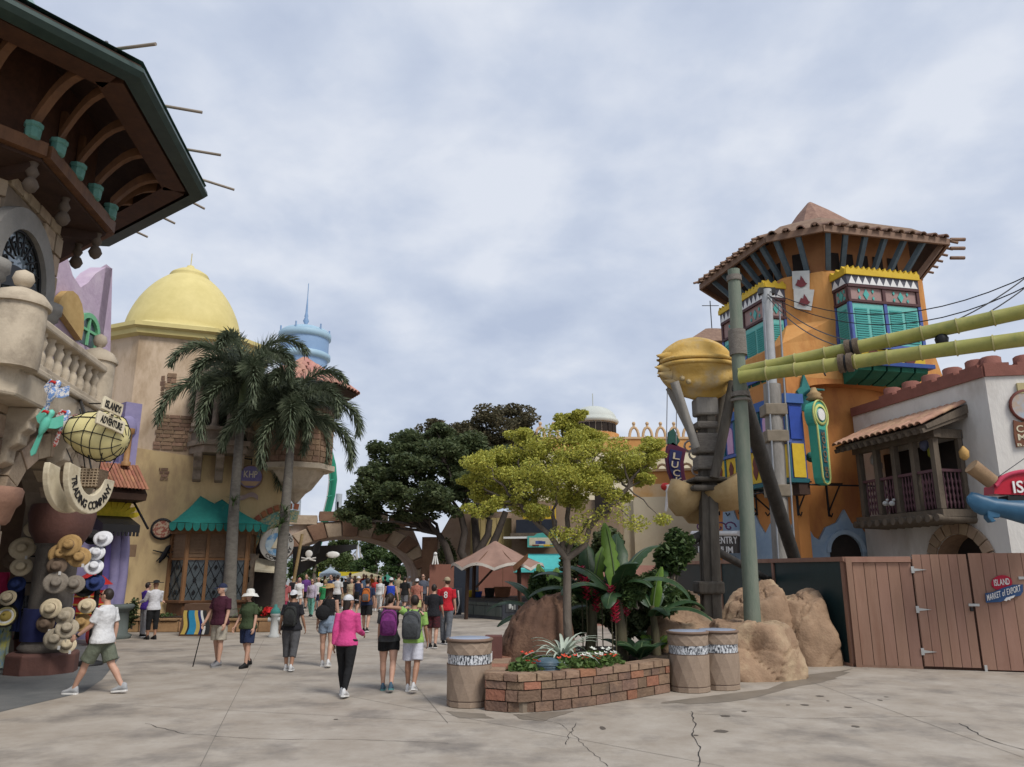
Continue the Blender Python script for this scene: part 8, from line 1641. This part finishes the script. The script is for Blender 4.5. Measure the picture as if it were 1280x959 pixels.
pk2 = thing('pink_wall', 'low pinkish wall behind the bananas and red gingers', 'wall', at(770, 740, 30)); MB().box(V((at(775, 740, 30).x, 30, 1.1)), (3.4, .4, 2.2)).build('wall', mat('pink wall', (.42, .22, .17), (.36, .185, .14)), pk2)
# ================================================================ people
skinA = mat('fair skin', (.50, .30, .215), (.45, .26, .185), scale=9, rough=.55, bump=.02); skinB = mat('tan skin', (.36, .195, .125), (.31, .165, .105), scale=9, rough=.55, bump=.02); skinC = mat('brown skin', (.16, .08, .05), (.13, .065, .04), scale=9, rough=.55, bump=.02)
def cl_(name, c, c2=None, sc=14): return mat('cloth '+name, c, c2 or tuple(q*.82 for q in c), scale=sc, rough=.9, bump=.7, bscale=11)
hairD = mat('dark hair', (.018, .013, .010), (.03, .02, .015), scale=40, rough=.5, bump=.3, zs=.2); hairB = mat('brown hair', (.07, .042, .026), (.045, .028, .018), scale=40, rough=.5, bump=.3, zs=.2); hairL = mat('blond hair', (.33, .24, .13), (.26, .18, .10), scale=40, rough=.5, bump=.3, zs=.2); hairG = mat('grey hair', (.4, .39, .38), (.3, .3, .29), scale=40)
REM = []
def remesh(o, vox, it=2):
    m = o.modifiers.new('r', 'REMESH'); m.mode = 'VOXEL'; m.voxel_size = vox; m.use_smooth_shade = True
    s = o.modifiers.new('s', 'SMOOTH'); s.factor = .5; s.iterations = it; REM.append(o); return o
def person(x, y, hd, H, label, skin, top, bottom, shoes, hair, hat=None, legs=(18, 6, -16, 14), arms=((8, 8, 12), (-8, 8, 12)), fem=0, fat=1.0, turn=0, glasses=0, group=None, rarm=None, larm=None, loc=None, lean=0):
    loc = loc if loc is not None else xy(gnd(x, y)); s = H/1.75
    t = thing('person', label, 'person', loc, group); t.rotation_euler = (0, 0, R(hd)); t.scale = (s, s, s); O = V((0, 0, 0))
    B = lambda mb, nm, m_: mb.build(nm, m_, t, at=O)
    # skeleton
    ank = []; J = []
    for sd, (a, k) in ((-1, legs[:2]), (1, legs[2:])):
        hip = V((sd*.092, 0, .92)); kn = hip+V((sd*.005, .43*sin(R(a)), -.43*cos(R(a)))); an = kn+V((-sd*.01, .41*sin(R(a-k)), -.41*cos(R(a-k)))); J.append([hip, kn, an])
    dz_ = min(j[2].z for j in J)-.08; pz = -dz_
    for j in J: j[:] = [p+V((0, 0, pz)) for p in j]
    up = V((0, 0, pz)); ln = lambda z: R(lean)*(z-.95)
    tor = [(.84, 0, .125, .095), (.92, 0, .168, .118), (1.0, 0, .16, .11), (1.10, .006, .138, .10), (1.2, .012, .148, .112), (1.3, .01, .165, .112), (1.38, 0, .178, .10), (1.435, -.012, .125, .078), (1.475, -.012, .06, .058)] if not fem else [(.84, 0, .13, .10), (.92, -.008, .175, .122), (1.0, -.004, .152, .11), (1.10, .004, .122, .092), (1.2, .015, .132, .108), (1.29, .018, .145, .115), (1.38, 0, .152, .092), (1.435, -.012, .105, .07), (1.475, -.012, .052, .05)]
    def trings(zs0, zs1, g, gb=0):
        out = []
        for z, yo, rx, ry in tor:
            if zs0-1e-6 <= z <= zs1+1e-6: rx, ry = rx*(fat if z < 1.35 else (fat+1)/2)+g, ry*(fat*1.05 if z < 1.35 else 1)+g+gb; out.append([V((rx*cos(q), yo+ln(z)+ry*sin(q)+(.02*(fat-1)*4 if 1 < z < 1.3 else 0), z))+up for q in [2*pi*k/18 for k in range(18)]])
        return out
    sh = [V((-.178 if not fem else -.155, ln(1.4)-.008, 1.405))+up, V((.178 if not fem else .155, ln(1.4)-.008, 1.405))+up]; AR = []
    for i, (sd, ar, ov) in enumerate(((-1, arms[0], larm), (1, arms[1], rarm))):
        if ov: el, wr = V(ov[0])+up, V(ov[1])+up
        else:
            f, o_, e_ = (R(q) for q in ar); el = sh[i]+V((sd*.285*sin(o_), .285*sin(f)*cos(o_), -.285*cos(f)*cos(o_))); f2 = f+e_; wr = el+V((sd*.25*sin(o_*.6), .25*sin(f2)*cos(o_*.6), -.25*cos(f2)*cos(o_*.6)))
        AR.append((sh[i], el, wr))
    b = MB(); b.loft(trings(.84, 1.475, 0)); b.tube([V((0, ln(1.44)-.012, 1.44))+up, V((0, ln(1.56)+.012, 1.58))+up], [.056, .05], 12)
    hc = V((0, ln(1.6)+.018, 1.622))+up; hr = rot(R(turn)); HX = lambda v: hc+hr @ V(v)
    hb = MB(); hb.ell((0, 0, 0), .074, .094, .116, 16, 10); hb.ell((0, .035, -.062), .05, .055, .05, 12, 7); hb.tube([(0, .088, .012), (0, .112, -.018), (0, .098, -.03)], [.011, .016, .01], 7); hb.ell((-.076, -.005, -.005), .012, .02, .03, 8, 5); hb.ell((.076, -.005, -.005), .012, .02, .03, 8, 5)
    hb.v = [HX(v) for v in hb.v]; b.v_ = None; off = len(b.v); b.v += hb.v; b.f += [tuple(q+off for q in f) for f in hb.f]; b.sm += hb.sm
    th = 1.06 if fem else 1.0; th *= (fat+1)/2
    for hip, kn, an in J: b.tube([hip+V((0, 0, .04)), hip.lerp(kn, .35), hip.lerp(kn, .8), kn, kn.lerp(an, .3)+V((0, -.012, 0)), kn.lerp(an, .7), an], [.095*th, .088*th, .064*th, .056, .058, .042, .036], 12); b.tube([an, an+V((0, .03, -.04)), an+V((0, .13, -.06))], [.036, .034, .025], 8)
    am = .9 if fem else 1.0
    for i, (S, E, Wr) in enumerate(AR):
        sd = (-1, 1)[i]; b.tube([S, S.lerp(E, .4), E, E.lerp(Wr, .3), Wr], [.056*am, .046*am, .038*am, .038*am, .027*am], 10); d = (Wr-E).normalized(); side = V((0, 1, 0)); side = (side-d*side.dot(d)).normalized(); pn = d.cross(side).normalized()*(-sd)
        pc = Wr+d*.045; b.ell(pc, .018, .038, .05, 8, 6, M((pn, side, d)).transposed())
        for q, (o_, L_) in enumerate(((.030, .072), (.010, .082), (-.010, .076), (-.029, .06))): a_ = Wr+d*.08+side*o_; m1 = a_+d*L_*.5+pn*.012*(1+q*.15); b.tube([Wr+d*.05+side*o_*.8, a_, m1, m1+d*L_*.36+pn*.026], [.0105, .0105, .0098, .0085], 7)
        a_ = Wr+d*.02+side*.028; b.tube([a_, a_+side*.03+d*.03+pn*.008, a_+side*.034+d*.07+pn*.018], [.014, .0125, .0095], 7)
    remesh(B(b, 'body', skin), .0105)
    # face
    if abs(turn) > 20 or abs((hd+180) % 360-180) > 40:
        for k in (-1, 1):
            e_ = MB(); e_.ell(HX((k*.03, .084, .014)), .012, .008, .008, 8, 5); B(e_, 'eye', blackp)
        m_ = MB(); m_.ell(HX((0, .083, -.062)), .021, .010, .006, 8, 5); B(m_, 'mouth', mat('lips', (.30, .09, .075)))
        if glasses: g_ = MB(); g_.loft([[HX((.08*sin(q), .094*cos(q)+.008, .03)), HX((.08*sin(q), .094*cos(q)+.014, .004 if abs(q) < .9 else .022)), HX((.077*sin(q), .09*cos(q)+.002, .004 if abs(q) < .9 else .022)), HX((.077*sin(q), .09*cos(q)+.0, .03))] for q in [-1.7+3.4*k/16 for k in range(17)]], True, False); B(g_, 'sunglasses', blackp)
    # clothes
    kind, tm = top; g_ = MB(); hem = .84 if kind in ('tee', 'hoodie', 'polo', 'blouse') else .92; gap = .02 if kind != 'tank' else .012
    R_ = trings(hem, 1.475, gap, .006)
    if kind != 'tank': c_ = V((0, 0, 0)); wx = (.205 if not fem else .208)*(fat if fat > 1 else 1); R_ = [[V((wx*cos(q), ln(z)+wx*.76*sin(q), z))+up for q in [2*pi*k/18 for k in range(18)]] for z in (.865, .93)]+R_[2 if hem < .9 else 1:]
    if kind == 'tank': R_ = trings(.92, 1.435, gap)
    g_.loft(R_)
    if kind != 'tank':
        for S, E, Wr in AR:
            if kind in ('hoodie', 'shirt'): g_.tube([S+V((0, 0, .01)), S.lerp(E, .5), E, E.lerp(Wr, .5), E.lerp(Wr, .96)], [.075, .066, .060, .052, .046], 12)
            else: g_.tube([S+V((0, 0, .012)), S.lerp(E, .35), S.lerp(E, .78)], [.074*am, .070*am, .072*am], 12)
    if kind == 'hoodie': g_.tube([V((q*.02, -.06, 1.43))+up for q in (-3, 0, 3)], [.045, .06, .045], 8)
    remesh(B(g_, {'tee': 'shirt', 'polo': 'polo_shirt', 'tank': 'tank_top', 'hoodie': 'pullover', 'blouse': 'blouse', 'shirt': 'long_sleeved_shirt'}[kind], tm), .013, 4)
    kind, bm = bottom; g_ = MB(); g_.loft(trings(.84, 1.10 if kind != 'skirt' else 1.1, .012)[:4])
    for hip, kn, an in J:
        if kind == 'shorts': g_.tube([hip+V((0, 0, .0)), hip.lerp(kn, .4), hip.lerp(kn, .86)], [.100*th, .110*th, .112*th], 14)
        elif kind == 'short': g_.tube([hip+V((0, 0, .0)), hip.lerp(kn, .25), hip.lerp(kn, .5)], [.100*th, .108*th, .105*th], 14)
        elif kind == 'legging': g_.tube([hip+V((0, 0, .05)), hip.lerp(kn, .35), kn, kn.lerp(an, .3)+V((0, -.012, 0)), an.lerp(kn, .06)], [.105*th, .097*th, .065*th, .066*th, .043], 14)
        elif kind == 'capri': g_.tube([hip, hip.lerp(kn, .35), kn, kn.lerp(an, .5)], [.10*th, .105*th, .075*th, .066*th], 14)
        else: g_.tube([hip, hip.lerp(kn, .4), kn, kn.lerp(an, .5), an.lerp(kn, .03)], [.10*th, .102*th, .08, .075, .072], 14)
    remesh(B(g_, {'shorts': 'shorts', 'short': 'shorts', 'legging': 'leggings', 'capri': 'capri_trousers', 'pants': 'trousers'}[kind], bm), .013, 3)
    # shoes
    sm, so_ = shoes
    for hip, kn, an in J:
        lift = an.z-.08; pit = min(.9, lift*3.2); c = V((an.x, an.y, an.z)); fy = lambda q, z: c+V((0, q*cos(pit)+z*sin(pit), -q*sin(pit)*.95+z*cos(pit))); m_ = MB(); prof = [(-.078, .022, .01), (-.066, .036, .05), (-.03, .043, .065), (.02, .043, .06), (.075, .046, .02), (.125, .049, -.005), (.17, .042, -.018), (.195, .018, -.035)]
        m_.loft([[fy(q, -.055)+V((w_*cos(k), 0, 0))+(fy(q, tz)-fy(q, -.055))*max(0, sin(k)) for k in [2*pi*j/12 for j in range(12)]] for q, w_, tz in prof]); S_ = B(m_, 'shoe', sm)
        m_ = MB(); m_.loft([[fy(q, z)+V((w_*1.06*e, 0, 0)) for e, z in ((-1, -.08), (1, -.08), (1, -.052), (-1, -.052))] for q, w_, tz in prof], True, False); m_.build('sole', so_, S_, at=O)
    # hair and hat
    style, hm = hair; h_ = MB()
    if style != 'bald':
        hh = MB(); hh.ell((0, -.02, .016), .0815, .092, .107, 16, 9)
        if style in ('long', 'mid'): L_ = .33 if style == 'long' else .17; hh.loft([[V((rx*cos(q), yo+ry*sin(q), z)) for q in [2*pi*k/14 for k in range(14)]] for z, yo, rx, ry in ((.05, -.02, .08, .085), (-.04, -.035, .084, .07), (-.12, -.05, .085, .052), (-L_*.8, -.07, .075, .04), (-L_, -.075, .045, .022))])
        if style == 'tail': hh.tube([(0, -.1, .03), (0, -.14, -.02), (0, -.13, -.16)], [.035, .035, .01], 8)
        hh.v = [HX(v) for v in hh.v]; B(hh, 'hair', hm)
    if hat:
        hk, hm2 = hat; c_ = MB()
        if hk in ('cap', 'backcap'):
            c_.loft([[V((.086*cos(p)*cos(q), -.012+.102*cos(p)*sin(q), .028+.098*sin(p))) for q in [2*pi*k/18 for k in range(18)]] for p in [pi/2*k/6 for k in range(6)]+[1.55]]); sg_ = 1 if hk == 'cap' else -1
            c_.loft([[V((.07*cos(q)*(1), sg_*(.06+(.12*r_)*sin(q)+.02), .035-.02*r_*sin(q)-z_)) for q in [pi*k/10 for k in range(11)]] for r_, z_ in ((.2, 0), (1, 0), (1, .008), (.2, .008))], False, True, False)
        elif hk == 'sun':
            c_.loft([[V((r_*cos(q), -.01+r_*sin(q), z_-.03*(r_ > .15)*(sin(q*2)*.4+.6))) for q in [2*pi*k/22 for k in range(22)]] for r_, z_ in ((.2, .0), (.15, .04), (.1, .055), (.098, .10), (.075, .15), (.02, .16))])
        elif hk == 'straw': c_.loft([[V((r_*cos(q), -.01+r_*sin(q), z_+.03*abs(cos(q))*(r_ > .15))) for q in [2*pi*k/22 for k in range(22)]] for r_, z_ in ((.185, .035), (.1, .05), (.097, .11), (.07, .14), (.02, .125))])
        elif hk == 'pirate': c_.loft([[V((r_*cos(q), -.01+r_*.8*sin(q), z_)) for q in [2*pi*k/20 for k in range(20)]] for r_, z_ in ((.22, .05), (.225, .07), (.1, .06), (.09, .12), (.02, .14))])
        c_.v = [HX(v) for v in c_.v]; B(c_, 'hat', hm2)
    t['sk'] = 0; del t['sk']; PJ[t.name] = (pz, AR, hd, s); return t
PJ = {}
def pack(p, label, m_, m2, w=.30, h=.44, d=.17, z=1.2, name='backpack'):
    t = thing(name, label, 'backpack', W[p.name]); t.rotation_euler = p.rotation_euler; t.scale = p.scale; pz = PJ[p.name][0]; c = V((0, -.135-d*.5, z+pz)); O = V((0, 0, 0))
    sup = lambda q, e: (abs(cos(q))**e*(1 if cos(q) > 0 else -1), abs(sin(q))**e*(1 if sin(q) > 0 else -1))
    b = MB().loft([[c+V((w/2*k_*sup(q, .6)[0], d/2*(k_*.5+.5)*sup(q, .6)[1]+(.02 if z_ > .3 else -.01), z_*h)) for q in [2*pi*j/20 for j in range(20)]] for z_, k_ in ((-.5, .75), (-.47, .92), (-.3, 1.0), (.1, 1.0), (.35, .92), (.46, .72), (.5, .4))]); b.build('pack_body', m_, t, at=O)
    MB().loft([[c+V((w/2*.78*k_*sup(q, .5)[0], -d*.5-.03+.045*sup(q, .5)[1]*k_, -.14*h*1.2+z_*h*.5)) for q in [2*pi*j/16 for j in range(16)]] for z_, k_ in ((-.5, .8), (-.42, 1), (.35, 1), (.5, .7))]).build('pocket', m2, t, at=O)
    zp = MB(); zp.tube([c+V((w*.46*sin(q), -d*.5+.01, h*.1+h*.36*cos(q))) for q in [-1.6+3.2*k/12 for k in range(13)]], .006, 5); zp.build('zip', blackp, t, at=O); MB().tube([c+V((-.03, .03, h*.48)), c+V((0, .03, h*.55)), c+V((.03, .03, h*.48))], .009, 6).build('handle', blackp, t, at=O)
    for sd in (-1, 1): MB().tube([c+V((sd*.09, d*.4, h*.42)), V((sd*.11, -.03, 1.475+pz)), V((sd*.125, .11, 1.36+pz)), V((sd*.15, .10, 1.2+pz)), c+V((sd*.13, d*.45, -h*.38))], [.018]*5, 6).build('strap', m2, t, at=O)
    return t
whiteS = (mat('white shoe', (.62, .62, .62), (.5, .5, .5), rough=.6), whitep); blackS = (mat('black shoe', (.02, .02, .02)), whitep); greyS = (mat('grey shoe', (.2, .2, .21)), mat('grey sole', (.3, .29, .28)))
p1 = person(120, 868, 84, 1.79, 'man in white t-shirt and olive shorts striding left past the hat pillar', skinA, ('tee', cl_('white', (.66, .66, .66))), ('shorts', cl_('olive', (.13, .145, .105))), (mat('light grey shoe', (.38, .39, .40)), whitep), ('short', hairD), None, (26, 4, -20, 16), ((22, 8, 30), (-14, 8, 20)), fat=1.14, glasses=1, turn=4)
pz, AR, hd_, s_ = PJ[p1.name]; wv = AR[0][2]; MB().tube([wv-(wv-AR[0][1]).normalized()*.03, wv-(wv-AR[0][1]).normalized()*.0], .034, 10).build('watch', blackp, p1, at=(0, 0, 0))
p2 = person(430, 871, -6, 1.63, 'woman in bright pink pullover, black leggings and white cap walking away', skinB, ('hoodie', cl_('hot pink', (.62, .07, .24))), ('legging', cl_('black', (.012, .012, .013))), whiteS, ('mid', hairD), ('cap', cl_('cap white', (.6, .6, .62))), (14, 6, -12, 14), ((-6, 10, 12), (10, 8, 60)), fem=1, turn=-38)
p3 = person(484, 864, 4, 1.63, 'girl in black shorts wearing a purple backpack, arm round the boy', skinA, ('tee', cl_('charcoal', (.07, .075, .08))), ('short', cl_('black', ())), (mat('blue shoe', (.06, .11, .16)), mat('teal sole', (.1, .25, .26))), ('tail', hairD), None, (6, 3, -14, 12), ((5, 6, 15), (0, 0, 0)), fem=1, turn=-25, rarm=((.34, -.07, 1.47), (.53, -.17, 1.42)))
p4 = person(515, 865, -4, 1.60, 'boy in pale shorts and grey backpack with his arm round the girl beside him', skinB, ('tee', cl_('lime', (.28, .46, .12))), ('shorts', cl_('pale lilac', (.56, .56, .62))), whiteS, ('short', hairD), None, (4, 3, -14, 16), ((0, 0, 0), (4, 9, 14)), turn=15, larm=((-.28, -.10, 1.50), (-.50, -.20, 1.52)))
pack(p3, 'purple backpack worn by the girl in black shorts', cl_('purple pack', (.13, .02, .12), (.19, .035, .17)), cl_('plum pack', (.09, .015, .085)), .31, .45, .19, 1.22); pack(p4, 'large grey backpack worn by the boy in white shorts', cl_('grey pack', (.075, .08, .085)), cl_('dark grey pack', (.045, .048, .05)), .35, .5, .2, 1.2)
p5 = person(270, 834, 155, 1.74, 'older man in maroon polo and khaki shorts walking with a cane', skinA, ('polo', cl_('maroon', (.055, .012, .025))), ('shorts', cl_('khaki', (.42, .38, .31))), greyS, ('short', hairG), ('cap', cl_('cap navy', (.02, .025, .06))), (4, 4, -5, 6), ((6, 12, 16), (12, 14, 14)), fat=1.12, glasses=0, turn=-18)
pz, AR, hd_, s_ = PJ[p5.name]
def wpt(p, v): return W[p.name]+rot(p.rotation_euler.z) @ (V(v)*p.scale.x)
hd3 = wpt(p5, AR[1][2]+V((.01, .03, -.07))); ct_ = gnd(241, 834); tag(MB().tube([hd3+V((.05, .03, .02)), hd3, hd3.lerp(V((ct_.x, ct_.y, 0)), .5), V((ct_.x, ct_.y, .0))], [.013, .014, .011, .012], 8).build('walking_cane', blackp, at=(ct_.x, ct_.y, 0)), 'dark walking cane held by the man in the maroon polo', 'cane')
p6 = person(306, 835, 158, 1.60, 'woman in green blouse and white sun hat beside the man with the cane', skinA, ('blouse', cl_('forest', (.045, .065, .03))), ('shorts', cl_('navy short', (.02, .03, .075))), (mat('black sandal', (.015, .015, .015)), blackp), ('mid', hairD), ('sun', cl_('hat white', (.66, .65, .6))), (8, 4, -10, 12), ((4, 12, 14), (10, 14, 16)), fem=1, fat=1.12, glasses=1, turn=-12)
p7 = person(361, 839, 2, 1.62, 'woman in black t-shirt and grey capri trousers wearing a dark backpack', skinB, ('tee', cl_('black tee', (.018, .018, .022))), ('capri', cl_('grey marl', (.085, .085, .09))), whiteS, ('short', hairD), ('backcap', cl_('cap white', ())), (7, 3, -8, 10), ((-2, 16, 22), (2, 16, 22)), fem=1, fat=1.15)
pack(p7, 'dark grey backpack with tan tag worn by the woman in capri trousers', cl_('pack slate', (.03, .032, .03)), cl_('pack black', (.018, .018, .018)), .28, .42, .16, 1.18)
p8 = person(407, 834, 5, 1.72, 'long haired woman in black top and denim shorts wearing a tan straw cap', skinA, ('tank', cl_('black top', (.015, .015, .016))), ('short', cl_('denim', (.16, .21, .28), (.22, .27, .34))), whiteS, ('long', hairB), ('straw', mat('hat tan', ())), (8, 4, -10, 16), ((-4, 10, 10), (4, 10, 14)), fem=1, turn=-10)
sbag = thing('shoulder_bag', 'black shoulder bag on the back of the long haired woman in denim shorts', 'bag', W[p8.name]); sbag.rotation_euler = p8.rotation_euler; b_ = MB(); b_.ell((-.1, -.17, 1.12), .16, .07, .16, 12, 7); b_.build('bag_body', cl_('bag black', (.014, .014, .015)), sbag, at=(0, 0, 0)); MB().tube([(-.2, -.12, 1.2), (-.02, -.1, 1.46), (.12, .05, 1.45), (.1, .13, 1.2)], .012, 6).build('strap', blackp, sbag, at=(0, 0, 0))
p9 = person(457, 791, 0, 1.78, 'man in navy t-shirt and black shorts with an orange backpack', skinA, ('tee', cl_('navy tee', (.02, .03, .07))), ('shorts', cl_('black', ())), blackS, ('short', hairD), None, (10, 4, -12, 12), ((-4, 8, 12), (6, 8, 12)))
pack(p9, 'orange backpack worn by the man in navy in the middle distance', cl_('orange pack', (.50, .14, .03)), cl_('grey trim', (.12, .11, .11)), .26, .42, .15, 1.2)
p10 = person(541, 811, -3, 1.66, 'boy in black t-shirt and dark red checked shorts walking away', skinA, ('tee', cl_('black tee', ())), ('shorts', cl_('check', (.09, .012, .018), (.015, .012, .014), 22)), blackS, ('short', hairD), None, (8, 4, -8, 10), ((4, 9, 30), (4, 9, 30)))
p11 = person(557, 806, -6, 1.84, 'tall man in red jersey numbered 8, grey trousers and tan cap', skinA, ('tee', cl_('jersey red', (.50, .018, .03))), ('pants', cl_('grey joggers', (.13, .14, .16))), blackS, ('short', hairB), ('cap', cl_('cap tan', (.36, .29, .19))), (8, 4, -8, 10), ((2, 8, 14), (0, 8, 14)), turn=48)
pz, AR, hd_, s_ = PJ[p11.name]; n8 = MB(); text(n8, '8', V((-.045, -.137, 1.2+pz)), V((1, 0, 0)), Z, .10, .17, .008); n8.build('jersey_number', whitep, p11, at=(0, 0, 0))
p12 = person(188, 800, 48, 1.72, 'person in loose white shirt, black breeches and black pirate hat by the bay window', skinB, ('shirt', cl_('pirate white', (.60, .60, .62))), ('capri', cl_('black', ())), (MATS['black sandal'], blackp), ('bald', hairD), ('pirate', mat('hat black', ())), (3, 2, -3, 4), ((30, 10, 45), (20, 10, 60)), fat=1.05)
p13 = person(178, 797, -30, 1.66, 'person in purple top and pale trousers standing beside the pirate hatted person', skinA, ('tee', cl_('violet', (.06, .025, .22))), ('pants', cl_('pale grey', (.38, .38, .40))), blackS, ('short', hairD), None, (3, 2, -3, 4), ((20, 12, 50), (30, 12, 50)))
p14 = person(388, 772, 178, 1.66, 'woman in lavender top and mint green trousers walking towards the viewer', skinA, ('hoodie', cl_('lavender top', (.45, .40, .50))), ('legging', cl_('mint', (.20, .50, .42))), blackS, ('mid', hairB), None, (10, 4, -10, 12), ((8, 9, 14), (-8, 9, 14)), fem=1, glasses=1)
p15 = person(349, 789, 6, 1.76, 'man in coral pink shirt with dark shoulder strap by the fire hydrant', skinC, ('polo', cl_('coral', (.46, .13, .13))), ('shorts', cl_('raspberry', (.30, .03, .08))), greyS, ('short', hairD), None, (6, 3, -8, 8), ((2, 8, 14), (0, 8, 12)), loc=xy(gnd(352, 782)))
MB().loft([[V((x*1.0, yv*.17, 1.44-.28*abs(x-.14)/.3+PJ[p15.name][0]-z_)) for z_ in (0, .04)] for x, yv in [(.14, -.5), (.08, -.8), (0, -.9), (-.1, -.85), (-.17, -.4)]], False, True, False).build('strap', blackp, p15, at=(0, 0, 0))
p16 = person(487, 781, -2, 1.76, 'man in royal blue sleeveless top and black shorts with white cap', skinA, ('tank', cl_('royal', (.025, .06, .42))), ('shorts', cl_('black', ())), whiteS, ('short', hairD), ('cap', cl_('cap white', ())), (9, 4, -10, 12), ((2, 14, 16), (2, 14, 16)))
p17 = person(404, 776, 0, 1.66, 'person in kelly green shirt with blond hair in the middle of the crowd', skinA, ('tee', cl_('kelly', (.03, .24, .09))), ('shorts', cl_('khaki', ())), whiteS, ('short', hairL), None, (8, 3, -8, 8), fat=1.1)
p18 = person(372, 767, 200, 1.68, 'woman with pink headscarf in a white dress like top by the umbrella', skinA, ('blouse', cl_('white', ())), ('short', cl_('white', ())), whiteS, ('mid', cl_('pink scarf', (.55, .12, .2))), None, (8, 3, -8, 8), fem=1)
p19 = person(520, 777, 0, 1.70, 'person in rust red patterned shirt with white cap in the centre of the crowd', skinA, ('tee', cl_('rust', (.30, .07, .045), (.38, .2, .15), 30)), ('shorts', cl_('yellowish', (.45, .45, .2))), whiteS, ('short', hairB), ('backcap', cl_('cap white', ())), (8, 3, -8, 8), fat=1.1)
p20 = person(528, 768, 172, 1.86, 'tall man in slate grey t-shirt facing the viewer near the rubble wall', skinA, ('tee', cl_('slate', (.09, .10, .13))), ('shorts', cl_('dark', (.04, .04, .05))), blackS, ('short', hairD), None, (8, 3, -8, 8), glasses=1, fat=1.1)
base = [p9, p10, p14, p15, p17, p18, p19, p20, p16]
dg = bpy.context.evaluated_depsgraph_get()
_new = [(o, bpy.data.meshes.new_from_object(o.evaluated_get(dg))) for o in REM]
for o, me in _new:
    m_ = o.data.materials[0]; o.modifiers.clear(); o.data = me; me.name = o.name
    me.materials.clear(); me.materials.append(m_)
cols = {'black': (.015, .015, .016), 'white': (.6, .6, .6), 'pink': (.55, .10, .25), 'magenta': (.42, .04, .26), 'crimson': (.42, .02, .05), 'navy': (.02, .03, .08), 'blue': (.04, .09, .35), 'teal': (.03, .2, .2), 'grey': (.14, .14, .15), 'red': (.40, .03, .03), 'yellow': (.5, .4, .06), 'beige': (.4, .33, .22), 'purple': (.14, .05, .22), 'sky blue': (.22, .35, .5), 'olive': (.10, .11, .05), 'orange': (.5, .16, .03)}
crowd = [(303, 778, 4, 'pink', 'grey', 'person in pink top in the shop passage left of the second palm'), (324, 779, 5, 'magenta', 'black', 'person in magenta top behind the strap leaved plant'), (338, 776, 3, 'crimson', 'black', 'person in crimson top just right of the second palm trunk'), (396, 765, 1, 'white', 'navy', 'person in white top and navy shorts just right of the mint trousers woman'), (412, 764, 7, 'navy', 'grey', 'person in navy top right of the kelly green shirt'), (420, 768, 0, 'white', 'black', 'person in white top and black shorts in the distance left of the navy top'), (430, 762, 6, 'black', 'beige', 'dark clothed person under the yellow canopy'),
         (438, 765, 4, 'beige', 'black', 'person in beige top below the beige umbrella'), (446, 771, 8, 'navy', 'black', 'person in navy top just left of the orange backpack'), (468, 764, 5, 'red', 'grey', 'person in red top right of the beige umbrella'), (474, 766, 2, 'white', 'white', 'person in white outfit beside the red top in the distance'), (497, 766, 7, 'beige', 'olive', 'person in beige top right of the royal blue top'), (505, 768, 0, 'black', 'grey', 'person in black top at the left of the rust red shirt'), (536, 766, 6, 'beige', 'black', 'person in beige top at the foot of the rubble wall'),
         (381, 762, 0, 'purple', 'black', 'person in purple top behind the pink headscarf woman'), (364, 764, 8, 'black', 'navy', 'person in black behind the coral shirt man'), (456, 760, 3, 'sky blue', 'beige', 'person in sky blue top far behind the orange backpack'), (480, 760, 1, 'black', 'black', 'person in black far under the green umbrella'), (426, 758, 2, 'pink', 'white', 'tiny person in pink under the crown of the bridge arch'), (442, 757, 5, 'grey', 'navy', 'tiny person in grey under the beige umbrella'), (463, 757, 7, 'orange', 'black', 'tiny person in orange under the right half of the arch'), (491, 758, 4, 'teal', 'black', 'tiny person in teal by the green umbrella pole'), (511, 760, 8, 'white', 'beige', 'tiny person in white at the right foot of the arch'), (404, 757, 3, 'black', 'black', 'tiny person in black by the pale blue umbrella'), (416, 756, 6, 'blue', 'grey', 'tiny person in blue beyond the pale blue umbrella'), (453, 755, 0, 'red', 'black', 'tiny person in red far beyond the beige umbrella'), (436, 755, 7, 'white', 'navy', 'tiny person in white far beyond the yellow canopy'), (472, 755, 1, 'olive', 'black', 'tiny person in olive far right of the beige umbrella')]
rn = random.Random(4)
for x, y, bi, c1, c2, lb in crowd:
    p = gnd(x, y); c = dup(base[bi], xy(p), base[bi].rotation_euler.z+rn.uniform(-.5, .5)+(pi if rn.random() < .3 else 0)); c['label'] = lb; c['group'] = 'visitors in the crowd under the bridge'; c.scale = [q*rn.uniform(.96, 1.04) for q in base[bi].scale]
    for ch in c.children:
        nm = ch.name.split('.')[0]; col = c1 if nm in ('shirt', 'polo_shirt', 'tank_top', 'pullover', 'blouse', 'long_sleeved_shirt') else c2 if nm in ('shorts', 'leggings', 'trousers', 'capri_trousers') else None
        if nm == 'hair': ch.material_slots[0].link = 'OBJECT'; ch.material_slots[0].material = rn.choice([hairD, hairB, hairL, hairD])
        if col: ch.material_slots[0].link = 'OBJECT'; ch.material_slots[0].material = cl_('crowd '+col, cols[col])
